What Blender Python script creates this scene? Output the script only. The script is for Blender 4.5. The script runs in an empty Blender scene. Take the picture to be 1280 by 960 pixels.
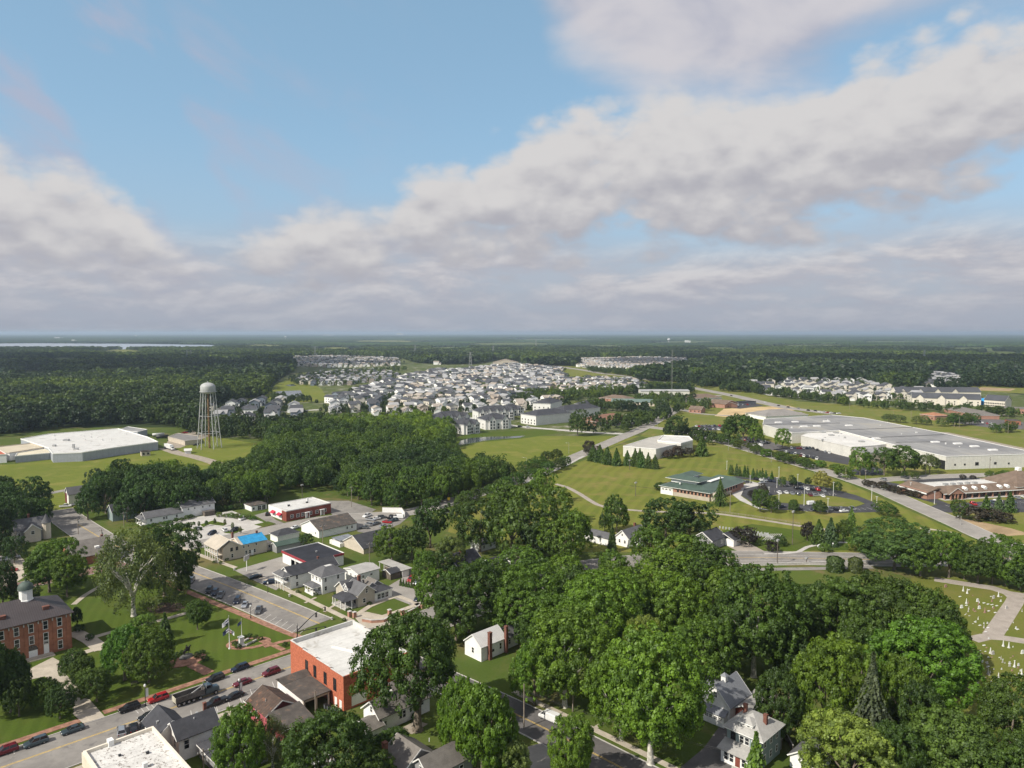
import bpy, bmesh, math, random
import numpy as np
from math import sin, cos, radians, pi, atan2, hypot
from mathutils import Vector, Matrix, noise as mnoise
from mathutils.geometry import tessellate_polygon
SC = bpy.context.scene
COL = SC.collection
R = random.Random(7)
NR = np.random.RandomState(11)
H = 92.0
HAZE = 7.0e-5
F = 904.0                       # focal length in photograph pixels (1280 wide)
PITCH = math.atan(64 / F)
cp, sp = cos(PITCH), sin(PITCH)
cam_d = bpy.data.cameras.new('camera')
cam_d.sensor_width = 36.0
cam_d.lens = 36.0 * F / 1280
cam_d.clip_start = 1.0
cam_d.clip_end = 60000.0
cam = bpy.data.objects.new('camera', cam_d)
cam.location = (0, 0, H)
cam.rotation_euler = (pi / 2 - PITCH, 0, 0)
COL.objects.link(cam)
SC.camera = cam
SC.view_settings.view_transform = 'Standard'
SC.view_settings.look = 'None'
SC.view_settings.gamma = 1.0
SC.view_settings.exposure = 0.38
SC.render.engine = 'CYCLES'
SC.cycles.max_bounces = 5
SC.cycles.diffuse_bounces = 2
SC.cycles.glossy_bounces = 2
SC.cycles.transmission_bounces = 2
SC.cycles.volume_bounces = 0
SC.cycles.transparent_max_bounces = 8
SC.cycles.use_adaptive_sampling = True
SC.cycles.adaptive_threshold = 0.02
SUN_AZ = 36.0                   # direction the light travels, degrees from +X towards +Y
SUN_EL = 42.0
sun_d = bpy.data.lights.new('sun', 'SUN')
sun_d.energy = 4.3
sun_d.angle = radians(0.55)
sun_d.color = (1.0, 0.94, 0.83)
sun = bpy.data.objects.new('sun', sun_d)
Ld = Vector((cos(radians(SUN_AZ)) * cos(radians(SUN_EL)), sin(radians(SUN_AZ)) * cos(radians(SUN_EL)), -sin(radians(SUN_EL))))
sun.rotation_euler = Ld.to_track_quat('-Z', 'Y').to_euler()
sun.location = (-200, -150, 400)
COL.objects.link(sun)
def G(px, py, h=0.0):
 """photograph pixel -> point of the plane z=h seen there"""
 v = (py - 480) / F
 t = (H - h) / (sp + v * cp)
 return ((px - 640) / F * t, (cp - v * sp) * t)
def PX(X, Y, Z=0.0):
 z = Z - H
 d = Y * cp - z * sp
 return 640 + F * X / d, 480 - F * (Y * sp + z * cp) / d
world = bpy.data.worlds.new('World')
SC.world = world
world.use_nodes = True
WN = world.node_tree
WN.nodes.clear()
def wnode(t, **kw):
 n = WN.nodes.new(t)
 for k, v in kw.items():
  setattr(n, k, v)
 return n
def M(op, a, b=None, c=None, clamp=False, NT=None):
 NT = NT or WN
 n = NT.nodes.new('ShaderNodeMath'); n.operation = op; n.use_clamp = clamp
 for i, v in enumerate((a, b, c)):
  if v is None: continue
  if isinstance(v, (int, float)): n.inputs[i].default_value = v
  else: NT.links.new(v, n.inputs[i])
 return n.outputs[0]
def MR(v, a, b, c=0.0, d=1.0, smooth=True, NT=None):
 NT = NT or WN
 n = NT.nodes.new('ShaderNodeMapRange'); n.interpolation_type = 'SMOOTHSTEP' if smooth else 'LINEAR'
 NT.links.new(v, n.inputs[0])
 for i, x in enumerate((a, b, c, d)): n.inputs[1 + i].default_value = x
 return n.outputs[0]
def MIX(fac, a, b, NT=None):
 NT = NT or WN
 n = NT.nodes.new('ShaderNodeMix'); n.data_type = 'RGBA'
 if isinstance(fac, (int, float)): n.inputs[0].default_value = fac
 else: NT.links.new(fac, n.inputs[0])
 for i, v in ((6, a), (7, b)):
  if isinstance(v, (tuple, list)): n.inputs[i].default_value = (*v[:3], 1)
  else: NT.links.new(v, n.inputs[i])
 return n.outputs[2]
sky = wnode('ShaderNodeTexSky', sky_type='NISHITA')
sky.sun_disc = False
sky.sun_elevation = radians(SUN_EL)
sky.sun_rotation = radians((90 - SUN_AZ) + 180)     # the sun stands behind and left of the camera
sky.altitude = 100
sky.air_density = 1.0; sky.dust_density = 0.6; sky.ozone_density = 1.0
tc = wnode('ShaderNodeTexCoord')
nrm = wnode('ShaderNodeVectorMath', operation='NORMALIZE'); WN.links.new(tc.outputs['Generated'], nrm.inputs[0])
sep = wnode('ShaderNodeSeparateXYZ'); WN.links.new(nrm.outputs[0], sep.inputs[0])
dx, dy, dz = sep.outputs
AZ = M('MULTIPLY', M('ARCTAN2', dx, dy), 180 / pi)       # degrees, right positive
EL = M('MULTIPLY', M('ARCSINE', dz), 180 / pi)
def vec(a, b, c=0.0):
 n = wnode('ShaderNodeCombineXYZ')
 for i, v in enumerate((a, b, c)):
  if isinstance(v, (int, float)): n.inputs[i].default_value = v
  else: WN.links.new(v, n.inputs[i])
 return n.outputs[0]
def NOISE(v, scale, detail=5, rough=0.55, dist=0.0, NT=None):
 NT = NT or WN
 n = NT.nodes.new('ShaderNodeTexNoise'); n.inputs['Scale'].default_value = scale
 n.inputs['Detail'].default_value = detail; n.inputs['Roughness'].default_value = rough
 n.inputs['Distortion'].default_value = dist
 NT.links.new(v, n.inputs['Vector'])
 return n.outputs[0]
def azel(px, py):
 X = (px - 640) / F; v = (py - 480) / F
 d = Vector((X, cp - v * sp, -sp - v * cp)).normalized()
 return math.degrees(atan2(d.x, d.y)), math.degrees(math.asin(d.z))
AZN = MR(AZ, -60, 60, 0, 1, smooth=False)
def EDGE(pts):
 """a curve of elevation over azimuth, from points read off the sky in the photograph"""
 n = wnode('ShaderNodeFloatCurve')
 WN.links.new(AZN, n.inputs['Value'])
 ps = sorted(azel(*p) for p in pts)
 cm = n.mapping; cu = cm.curves[0]
 cm.use_clip = False
 q = [((a + 60) / 120, (e + 20) / 60) for a, e in ps]
 while len(cu.points) < len(q): cu.points.new(0.5, 0.5)
 for p, (a, e) in zip(cu.points, q): p.location = (a, e)
 cm.update()
 return M('MULTIPLY_ADD', n.outputs[0], 60.0, -20.0)
den = M('ADD', M('MAXIMUM', dz, 0.0), 0.085)
PV = vec(M('DIVIDE', dx, den), M('DIVIDE', dy, den))
AV = vec(M('MULTIPLY', AZ, 0.1), M('MULTIPLY', EL, 0.17))
AVu = vec(M('MULTIPLY', AZ, 0.1), M('MULTIPLY', M('ADD', EL, 1.3), 0.17))
n1 = NOISE(AV, 1.15, 7, 0.56, 0.25)
n1u = NOISE(AVu, 1.15, 7, 0.56, 0.25)
topE = EDGE([(-400, 150), (-60, 165), (30, 180), (100, 200), (150, 232), (200, 296), (260, 306), (330, 282), (400, 250), (460, 255), (520, 218), (600, 185), (700, 140), (800, 122), (900, 108), (1000, 92), (1100, 56), (1200, 28), (1290, 20), (1500, 0), (1900, 60)])
botE = EDGE([(-400, 330), (-60, 345), (80, 350), (185, 345), (230, 340), (320, 345), (420, 350), (500, 335), (600, 332), (700, 328), (800, 318), (900, 308), (1000, 300), (1100, 285), (1200, 250), (1290, 232), (1500, 200), (1900, 250)])
def PUFF(v, sc_, dv=(0, 0, 0)):
 wn = wnode('ShaderNodeTexNoise'); wn.inputs['Scale'].default_value = sc_ * 1.6; wn.inputs['Detail'].default_value = 4; WN.links.new(v, wn.inputs['Vector'])
 ad = wnode('ShaderNodeVectorMath', operation='MULTIPLY_ADD'); WN.links.new(wn.outputs['Color'], ad.inputs[0]); ad.inputs[1].default_value = (.42 / sc_ * 2,) * 3; WN.links.new(v, ad.inputs[2])
 vo = wnode('ShaderNodeTexVoronoi'); vo.inputs['Scale'].default_value = sc_; WN.links.new(ad.outputs[0], vo.inputs['Vector'])
 return M('SUBTRACT', 1.0, vo.outputs['Distance'])
p1 = M('ADD', M('MULTIPLY', PUFF(AV, 1.9), .6), M('MULTIPLY', PUFF(AV, 4.6), .4))
p1u = M('ADD', M('MULTIPLY', PUFF(AVu, 1.9), .6), M('MULTIPLY', PUFF(AVu, 4.6), .4))
def bank(el, nz, pf):
 a = M('MULTIPLY', M('SUBTRACT', topE, el), 0.42)
 b = M('MULTIPLY', M('SUBTRACT', el, botE), 0.30)
 return M('ADD', M('MINIMUM', M('MINIMUM', a, b), 1.3), M('ADD', M('MULTIPLY', M('SUBTRACT', nz, 0.5), 1.9), M('MULTIPLY', M('SUBTRACT', pf, 0.56), 1.9)))
c1 = bank(EL, n1, p1)
a1 = MR(c1, -0.32, 0.72)
rel = M('DIVIDE', M('SUBTRACT', topE, EL), M('MAXIMUM', M('SUBTRACT', topE, botE), 1.0))
lit = MR(M('ADD', M('SUBTRACT', 1.0, rel), M('ADD', M('MULTIPLY', M('SUBTRACT', n1, n1u), .7), M('MULTIPLY', M('SUBTRACT', p1, p1u), .8))), -0.05, 0.85)
colD = (3.1, 3.08, 3.4); colL = (4.75, 4.65, 4.65)
k1 = MIX(lit, colD, colL)
vb = EDGE([(-700, -300), (300, -300), (600, -130), (655, -30), (700, 50), (770, 105), (900, 135), (1000, 120), (1080, 60), (1280, 0), (1500, -40), (1900, -100)])
n2 = NOISE(vec(M('MULTIPLY', AZ, 0.06), M('MULTIPLY', EL, 0.12), 3.3), 1.3, 5, 0.5, 0.3)
a2 = M('MULTIPLY', MR(M('ADD', M('MULTIPLY', M('SUBTRACT', EL, vb), 0.13), M('MULTIPLY', M('SUBTRACT', n2, 0.5), 1.6)), -0.25, 0.55), 0.93)
k2 = MIX(MR(n2, 0.38, 0.62), (3.1, 3.15, 3.8), (4.6, 4.4, 4.6))
tl = EDGE([(-700, 250), (0, 250), (150, 285), (300, 290), (430, 262), (560, 270), (800, 300), (1000, 290), (1150, 262), (1280, 262), (1900, 250)])
n3 = NOISE(PV, 0.85, 6, 0.58, 0.2)
def low(d): return M('ADD', M('MULTIPLY', NOISE(vec(M('MULTIPLY', AZ, 0.1), M('MULTIPLY', M('ADD', EL, d), 0.30), 7.7), 1.35, 7, 0.6, 0.2), 0.75), M('MULTIPLY', n3, 0.25))
n3b = low(0.0)
n3c = low(0.75)
base3 = MR(M('SUBTRACT', tl, EL), -1.5, 3.0)
a3 = M('MULTIPLY', base3, MR(n3b, 0.34, 0.58, 0.62, 1.0))
lit3 = MR(M('ADD', M('MULTIPLY', M('SUBTRACT', n3b, n3c), 4.5), M('MULTIPLY', M('SUBTRACT', n3b, 0.5), 2.6)), -0.45, 0.95)
k3 = MIX(lit3, (3.25, 3.25, 3.65), (4.6, 4.5, 4.6))
n4 = NOISE(vec(M('MULTIPLY', AZ, 0.09), M('MULTIPLY', M('ADD', EL, M('MULTIPLY', AZ, 0.35)), 0.16), 5.1), 1.25, 6, 0.55, 0.3)
a4 = M('MULTIPLY', M('MULTIPLY', MR(n4, 0.45, 0.68), MR(AZ, -2, -34)), 0.75)
hz = MR(EL, 0.0, 5.0, 0.65, 0.0)                          # lilac haze low over the horizon
c = MIX(0.5, sky.outputs[0], (2.3, 4.0, 5.3))
c = MIX(M('MULTIPLY', MR(EL, 16, 3), 0.6), c, (2.6, 3.3, 4.3))
c = MIX(a4, c, (3.3, 3.3, 4.1))
c = MIX(a2, c, k2)
c = MIX(a3, c, k3)
c = MIX(a1, c, k1)
c = MIX(hz, c, (2.5, 2.75, 3.35))
bg = wnode('ShaderNodeBackground'); bg.inputs['Strength'].default_value = 0.108
WN.links.new(c, bg.inputs['Color'])
wo = wnode('ShaderNodeOutputWorld'); WN.links.new(bg.outputs[0], wo.inputs['Surface'])
world.cycles.sampling_method = 'MANUAL'
world.cycles.sample_map_resolution = 512
MATS = {}
def lin(r, g, b):
 f = lambda c: (c / 255 / 12.92) if c <= 10 else ((c / 255 + .055) / 1.055) ** 2.4
 return (f(r), f(g), f(b))
def mat(name, c, rough=.85, var=.18, scale=.6, spec=.25, metal=0.0, grain=.10, c2=None, lines=None, bump=0.0, coat=0.0, stain=None):
 """procedural surface: two octaves of tone variation, optional regular lines (siding, seams) and stains"""
 if name in MATS: return MATS[name]
 m = bpy.data.materials.new(name); m.use_nodes = True
 NT = m.node_tree; p = NT.nodes['Principled BSDF']
 geo = NT.nodes.new('ShaderNodeNewGeometry'); pos = geo.outputs['Position']
 k = dict(NT=NT)
 n1 = NOISE(pos, scale, 4, .6, .2, **k)
 n2 = NOISE(pos, scale * 9, 3, .6, 0, **k)
 a = tuple(x * (1 - var) for x in c); b = tuple(min(1, x * (1 + var)) for x in (c2 or c))
 col = MIX(MR(n1, .3, .7, NT=NT), a, b, **k)
 g = MIX(n2, (1 - grain * 2,) * 3, (1 + grain * 2,) * 3, **k)
 mul = NT.nodes.new('ShaderNodeMix'); mul.data_type = 'RGBA'; mul.blend_type = 'MULTIPLY'; mul.inputs[0].default_value = 1
 NT.links.new(col, mul.inputs[6]); NT.links.new(g, mul.inputs[7]); col = mul.outputs[2]
 if lines:                                   # (axis, spacing, darkness) in object space
  tcn = NT.nodes.new('ShaderNodeTexCoord'); s = NT.nodes.new('ShaderNodeSeparateXYZ')
  NT.links.new(tcn.outputs['Object'], s.inputs[0])
  ax, spc, dk = lines
  fr = M('FRACT', M('DIVIDE', s.outputs[ax], spc, **k), **k)
  ln = M('LESS_THAN', fr, 0.22, **k)
  col = MIX(M('MULTIPLY', ln, dk, **k), col, tuple(x * .35 for x in c), **k)
 if stain:                                   # (colour, scale, threshold)
  sc_, ss, st = stain
  n3 = NOISE(pos, ss, 5, .65, .5, **k)
  col = MIX(MR(n3, st, st + .12, NT=NT), col, sc_, **k)
 NT.links.new(col, p.inputs['Base Color'])
 p.inputs['Roughness'].default_value = rough
 p.inputs['Specular IOR Level'].default_value = spec
 p.inputs['Metallic'].default_value = metal
 p.inputs['Coat Weight'].default_value = coat
 if bump:
  bn = NT.nodes.new('ShaderNodeBump'); bn.inputs['Strength'].default_value = bump; bn.inputs['Distance'].default_value = .1
  NT.links.new(n2, bn.inputs['Height']); NT.links.new(bn.outputs[0], p.inputs['Normal'])
 MATS[name] = m
 return m
def grass(name, c1, c2, c3, big=.012, mid=.09, stripe=None, dry=None):
 m = bpy.data.materials.new(name); m.use_nodes = True
 NT = m.node_tree; p = NT.nodes['Principled BSDF']; k = dict(NT=NT)
 pos = NT.nodes.new('ShaderNodeNewGeometry').outputs['Position']
 nb = NOISE(pos, big, 4, .6, .4, **k); nm = NOISE(pos, mid, 5, .65, .2, **k); nf = NOISE(pos, 1.7, 4, .7, 0, **k)
 col = MIX(MR(nb, .35, .65, NT=NT), c1, c2, **k)
 col = MIX(M('MULTIPLY', MR(nm, .42, .7, NT=NT), .6, **k), col, c3, **k)
 if stripe:                                  # mower stripes: (angle, width, strength)
  an, w, st = stripe
  mp = NT.nodes.new('ShaderNodeMapping'); mp.inputs['Rotation'].default_value = (0, 0, radians(an))
  NT.links.new(pos, mp.inputs['Vector'])
  s = NT.nodes.new('ShaderNodeSeparateXYZ'); NT.links.new(mp.outputs[0], s.inputs[0])
  sn = M('SINE', M('ADD', M('MULTIPLY', s.outputs[0], 2 * pi / w, **k), M('MULTIPLY', nb, 14, **k), **k), **k)
  col = MIX(M('MULTIPLY', MR(sn, -.6, .6, NT=NT), st, **k), col, tuple(x * 1.45 for x in c2), **k)
 if dry:
  nd = NOISE(pos, .045, 5, .7, .3, **k)
  col = MIX(MR(nd, .50, .72, NT=NT), col, dry, **k)
 mu = NT.nodes.new('ShaderNodeMix'); mu.data_type = 'RGBA'; mu.blend_type = 'MULTIPLY'; mu.inputs[0].default_value = 1
 NT.links.new(col, mu.inputs[6]); NT.links.new(MIX(nf, (.72,) * 3, (1.28,) * 3, **k), mu.inputs[7])
 NT.links.new(mu.outputs[2], p.inputs['Base Color'])
 p.inputs['Roughness'].default_value = .95; p.inputs['Specular IOR Level'].default_value = .1
 bn = NT.nodes.new('ShaderNodeBump'); bn.inputs['Strength'].default_value = .5; bn.inputs['Distance'].default_value = .15
 NT.links.new(nf, bn.inputs['Height']); NT.links.new(bn.outputs[0], p.inputs['Normal'])
 MATS[name] = m
 return m
def leaf_mat(name, mul=1.0, own=None):
 """foliage: object colour (or a fixed one) varied per tree, per clump and per leaf"""
 m = bpy.data.materials.new(name); m.use_nodes = True
 NT = m.node_tree; NT.nodes.clear(); k = dict(NT=NT)
 oi = NT.nodes.new('ShaderNodeObjectInfo')
 at = NT.nodes.new('ShaderNodeAttribute'); at.attribute_name = 'tone'
 if own:
  col = MIX(oi.outputs['Random'], own[0], own[1], **k)
  pos = NT.nodes.new('ShaderNodeNewGeometry').outputs['Position']      # broad patches painting clouds' shade into the leaves, besides lighter and darker stands
  nn = M('ADD', M('MULTIPLY', NOISE(pos, .0011, 3, .6, .4, **k), .6, **k), M('MULTIPLY', NOISE(pos, .006, 4, .6, .2, **k), .4, **k), **k)
  sc_ = NT.nodes.new('ShaderNodeMix'); sc_.data_type = 'RGBA'; sc_.blend_type = 'MULTIPLY'; sc_.inputs[0].default_value = 1
  NT.links.new(col, sc_.inputs[6]); NT.links.new(MIX(MR(nn, .43, .58, NT=NT), (.45, .52, .68), (1.75, 1.55, 1.15), **k), sc_.inputs[7]); col = sc_.outputs[2]
 else: col = oi.outputs['Color']
 s = NT.nodes.new('ShaderNodeSeparateColor'); NT.links.new(at.outputs['Color'], s.inputs[0])
 br = MIX(s.outputs[0], (.72 * mul, .80 * mul, .75 * mul), (2.35 * mul, 2.3 * mul, 1.4 * mul), **k)
 mu = NT.nodes.new('ShaderNodeMix'); mu.data_type = 'RGBA'; mu.blend_type = 'MULTIPLY'; mu.inputs[0].default_value = 1
 NT.links.new(col, mu.inputs[6]); NT.links.new(br, mu.inputs[7])
 d = NT.nodes.new('ShaderNodeBsdfDiffuse'); t = NT.nodes.new('ShaderNodeBsdfTranslucent')
 gl = NT.nodes.new('ShaderNodeBsdfGlossy'); gl.inputs['Roughness'].default_value = .55; gl.inputs['Color'].default_value = (.9, .95, .9, 1)
 NT.links.new(mu.outputs[2], d.inputs[0])
 mu2 = NT.nodes.new('ShaderNodeMix'); mu2.data_type = 'RGBA'; mu2.blend_type = 'MULTIPLY'; mu2.inputs[0].default_value = 1
 NT.links.new(mu.outputs[2], mu2.inputs[6]); mu2.inputs[7].default_value = (1.5, 1.35, .6, 1)
 NT.links.new(mu2.outputs[2], t.inputs[0])
 a = NT.nodes.new('ShaderNodeMixShader'); a.inputs[0].default_value = .32
 NT.links.new(d.outputs[0], a.inputs[1]); NT.links.new(t.outputs[0], a.inputs[2])
 b = NT.nodes.new('ShaderNodeMixShader'); b.inputs[0].default_value = .025
 NT.links.new(a.outputs[0], b.inputs[1]); NT.links.new(gl.outputs[0], b.inputs[2])
 o = NT.nodes.new('ShaderNodeOutputMaterial'); NT.links.new(b.outputs[0], o.inputs[0])
 MATS[name] = m
 return m
leafM = leaf_mat('leaves')
leafW = leaf_mat('leaves_woodland', own=((.030, .062, .014), (.074, .122, .018)))
leafF = leaf_mat('leaves_far', own=((.020, .041, .014), (.050, .080, .018)))
leafB = leaf_mat('leaves_farther', own=((.016, .036, .016), (.028, .054, .021)))
barkM = mat('bark', (.17, .14, .11), .9, .3, 1.5, bump=.3)
barkL = mat('pale_bark', (.42, .39, .33), .9, .35, 1.2, c2=(.5, .48, .42))
gGround = grass('rough_grass', (.055, .085, .020), (.075, .105, .024), (.085, .095, .030))
gPark = grass('park_grass', (.050, .082, .011), (.068, .100, .014), (.082, .100, .020), stripe=(-20, 3.2, .22), dry=(.085, .10, .022))
gYard = grass('yard_grass', (.062, .095, .018), (.080, .112, .020), (.105, .110, .034), dry=(.16, .13, .06))
gField = grass('field_grass', (.105, .132, .020), (.130, .152, .024), (.155, .160, .036), stripe=(58, 5.5, .30), dry=(.20, .19, .05))
gMeadow = grass('meadow_grass', (.112, .138, .022), (.140, .152, .028), (.175, .155, .045), stripe=(20, 7, .30), dry=(.22, .18, .06))
gVerge = grass('verge_grass', (.120, .148, .026), (.145, .160, .030), (.18, .16, .055), dry=(.22, .18, .07))
gSub = grass('estate_ground', (.06, .09, .02), (.09, .11, .03), (.12, .12, .05), dry=(.33, .30, .26))
gCem = grass('cemetery_grass', (.105, .130, .024), (.130, .142, .028), (.165, .145, .045))
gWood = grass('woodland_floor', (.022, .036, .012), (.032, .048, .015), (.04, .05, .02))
asph = mat('asphalt', (.215, .200, .185), .9, .14, .12, c2=(.235, .22, .20), grain=.08, stain=((.15, .142, .135), .22, .57))
asphL = mat('pale_asphalt', (.29, .27, .245), .9, .12, .12, grain=.07, stain=((.22, .205, .19), .15, .57))
asphD = mat('fresh_asphalt', (.055, .055, .060), .85, .2, .15, grain=.08)
asphS = mat('street_asphalt', (.115, .108, .105), .9, .16, .15, grain=.08)
conc = mat('concrete', (.42, .37, .30), .9, .12, .3)
concL = mat('pale_concrete', (.45, .43, .40), .9, .10, .2)
grav = mat('gravel', (.30, .26, .21), .95, .2, .4)
pathM = mat('path_asphalt', (.33, .29, .25), .95, .12, .3)
brickP = mat('brick_paving', (.24, .125, .085), .9, .22, .8, c2=(.29, .16, .11))
brickSt = mat('brick_street', (.20, .12, .10), .9, .2, .8)
dirt = mat('bare_earth', (.33, .24, .14), .95, .25, .08)
sand = mat('graded_earth', (.50, .37, .20), .95, .2, .05)
mulch = mat('mulch', (.075, .050, .035), .95, .3, .8)
yel = mat('yellow_paint', (.52, .36, .10), .8, .25, .9)
whp = mat('white_paint', (.62, .60, .56), .8, .2, .9)
glassD = mat('dark_window_glass', (.018, .020, .024), .12, .3, .4, spec=.6)
whiteW = mat('white_siding', (.80, .79, .76), .75, .06, .3, lines=(2, .22, .10))
whiteP = mat('white_trim', (.78, .77, .74), .6, .04, .5)
creamW = mat('cream_siding', (.56, .49, .40), .75, .06, .3, lines=(2, .22, .10))
beigeW = mat('beige_siding', (.47, .42, .35), .75, .06, .3, lines=(2, .22, .10))
blueW = mat('blue_grey_siding', (.25, .31, .31), .75, .06, .3, lines=(2, .2, .12))
greyW = mat('grey_siding', (.27, .27, .27), .75, .06, .3, lines=(2, .2, .12))
yelW = mat('pale_yellow_siding', (.55, .50, .27), .75, .06, .3, lines=(2, .22, .10))
pinkW = mat('pink_red_siding', (.42, .105, .125), .75, .10, .4, lines=(2, .22, .12))
dredW = mat('dark_red_siding', (.15, .035, .035), .75, .12, .4, lines=(2, .22, .12))  # dark red boards; also the darkened copy of pink siding on its shaded gable
stoneW = mat('tan_block', (.50, .44, .36), .85, .1, .5)
orbrick = mat('orange_red_brick', (.40, .115, .062), .85, .16, 2.5, c2=(.45, .145, .08), lines=(2, .30, .05))
cbrick = mat('courthouse_brick', (.30, .125, .075), .85, .14, .6, c2=(.33, .14, .085), lines=(2, .30, .05))
rbrick = mat('red_brick', (.21, .062, .045), .85, .15, .6, lines=(2, .30, .05))
mbrick = mat('mall_brick', (.36, .20, .145), .85, .15, .6)
roofG = mat('grey_shingles', (.115, .115, .120), .9, .14, .5, grain=.16, lines=(2, .5, .06))
roofD = mat('charcoal_shingles', (.052, .053, .060), .88, .18, .5, grain=.16, lines=(2, .5, .06))
roofT = mat('taupe_shingles', (.165, .150, .135), .9, .16, .5, grain=.16, lines=(2, .5, .06))
roofB = mat('brown_shingles', (.088, .078, .070), .9, .2, .5, grain=.16, stain=((.16, .11, .08), .5, .55))
roofRu = mat('rusty_shingles', (.085, .060, .048), .9, .25, .6, grain=.2, stain=((.20, .10, .06), .9, .55), lines=(1, .9, .25))
roofBl = mat('black_membrane', (.026, .027, .034), .8, .25, .2, grain=.1)
roofW = mat('white_membrane', (.58, .57, .54), .6, .07, .15, stain=((.40, .38, .34), .22, .56), lines=(1, 3.1, .10))
roofWd = mat('peeling_white_roof', (.60, .585, .555), .7, .10, .3, stain=((.14, .11, .09), 1.5, .53))
roofWm = mat('white_metal_roof', (.60, .59, .57), .45, .05, .3, lines=(0, .6, .12))
roofGm = mat('grey_metal_roof', (.21, .22, .24), .45, .06, .3, lines=(0, .6, .2))
roofLg = mat('light_grey_shingles', (.36, .35, .33), .85, .10, .3, grain=.12)
roofTan = mat('tan_metal_roof', (.44, .39, .32), .7, .08, .3)
roofGr = mat('green_metal_roof', (.070, .105, .085), .5, .10, .2, lines=(0, .8, .15))
roofSeam = mat('dark_seam_metal_roof', (.070, .060, .062), .6, .10, .3, lines=(0, .55, .5))
roofBr = mat('brown_hip_shingles', (.17, .125, .095), .9, .15, .3)
warehR = mat('warehouse_grey_roof', (.22, .22, .225), .7, .14, .02, c2=(.28, .275, .265), lines=(0, 9.0, .14), stain=((.33, .31, .27), .02, .56))
warehW = mat('warehouse_wall', (.62, .60, .55), .7, .05, .1, lines=(0, 3.0, .07))
warehB = mat('warehouse_roof_white', (.62, .605, .57), .6, .08, .05, stain=((.42, .40, .36), .07, .60))
warehG = mat('warehouse_blue_grey_wall', (.34, .36, .39), .7, .06, .1, lines=(0, 2.0, .10))
tarp = mat('blue_tarpaulin', (.03, .26, .50), .5, .18, .7, bump=.4)
blueR = mat('blue_canopy', (.02, .28, .62), .5, .1, .7)
awn = mat('crimson_awning', (.42, .03, .06), .7, .1, .7)
dkwood = mat('weathered_wood', (.13, .11, .09), .9, .25, 1.0)
polem = mat('wood_pole', (.26, .22, .18), .9, .2, 1.0)
blackM = mat('black_metal', (.018, .018, .020), .45, .1, 1.0, spec=.4)
greyM = mat('galvanised_metal', (.38, .38, .37), .5, .1, 1.0, metal=.3)
whiteM = mat('white_metal', (.66, .66, .64), .5, .06, 1.0)
rust = mat('rusty_steel', (.20, .13, .06), .8, .3, .4, stain=((.12, .05, .03), .6, .5))
towerM = mat('water_tower_paint', (.40, .41, .40), .5, .08, .2, stain=((.30, .24, .18), .35, .66))
copper = mat('weathered_dome', (.075, .100, .085), .6, .2, .8)
stoneM = mat('grey_stone', (.45, .43, .40), .85, .15, 1.2)
stoneR = mat('red_granite', (.33, .20, .17), .6, .15, 1.2)
bronze = mat('dark_bronze', (.030, .028, .026), .4, .2, 2.0, metal=.4)
tyre = mat('tyre_rubber', (.018, .018, .018), .9, .1, 3.0)
rimM = mat('wheel_rim', (.35, .35, .36), .4, .1, 3.0, metal=.6)
chimM = mat('chimney_brick', (.17, .075, .055), .9, .2, 2.0)
headM = mat('headlight_lens', (.75, .75, .72), .2, .05, 3.0)
tailM = mat('tail_lamp_lens', (.30, .012, .012), .3, .05, 3.0)
yelS = mat('yellow_sign_paint', (.75, .52, .02), .6, .05, 1.0)
def water(name, c):
 m = mat(name, c, .10, .1, .05, spec=.6, grain=0)
 NT = m.node_tree; p = NT.nodes['Principled BSDF']
 n = NOISE(NT.nodes.new('ShaderNodeNewGeometry').outputs['Position'], .5, 4, .6, 0, NT=NT)
 b = NT.nodes.new('ShaderNodeBump'); b.inputs['Strength'].default_value = .12; b.inputs['Distance'].default_value = .3
 NT.links.new(n, b.inputs['Height']); NT.links.new(b.outputs[0], p.inputs['Normal'])
 return m
waterM = water('pond_water', (.04, .05, .05))
paint = {}
for nm, c, mt in (('black', (.010, .010, .012), .2), ('navy', (.012, .018, .040), .3), ('maroon', (.14, .012, .022), .3), ('red', (.36, .015, .02), .2),
                  ('silver', (.42, .43, .45), .6), ('white', (.68, .68, .67), .0), ('grey', (.13, .135, .14), .5), ('blue_grey', (.075, .105, .125), .5),
                  ('dark_green', (.02, .04, .035), .3)):
 paint[nm] = mat(nm + '_car_paint', c, .28, .04, .5, spec=.5, metal=mt, grain=.0, coat=.15)
def tag(o, label=None, cat=None, group=None, kind=None):
 if label: o['label'] = label
 if cat: o['category'] = cat
 if group: o['group'] = group
 if kind: o['kind'] = kind
 return o
def root(name, label, cat, x, y, ang=0.0, group=None, z=0.0):
 o = bpy.data.objects.new(name, None); o.empty_display_size = .5
 o.location = (x, y, z); o.rotation_euler = (0, 0, radians(ang))
 COL.objects.link(o)
 return tag(o, label, cat, group)
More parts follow.
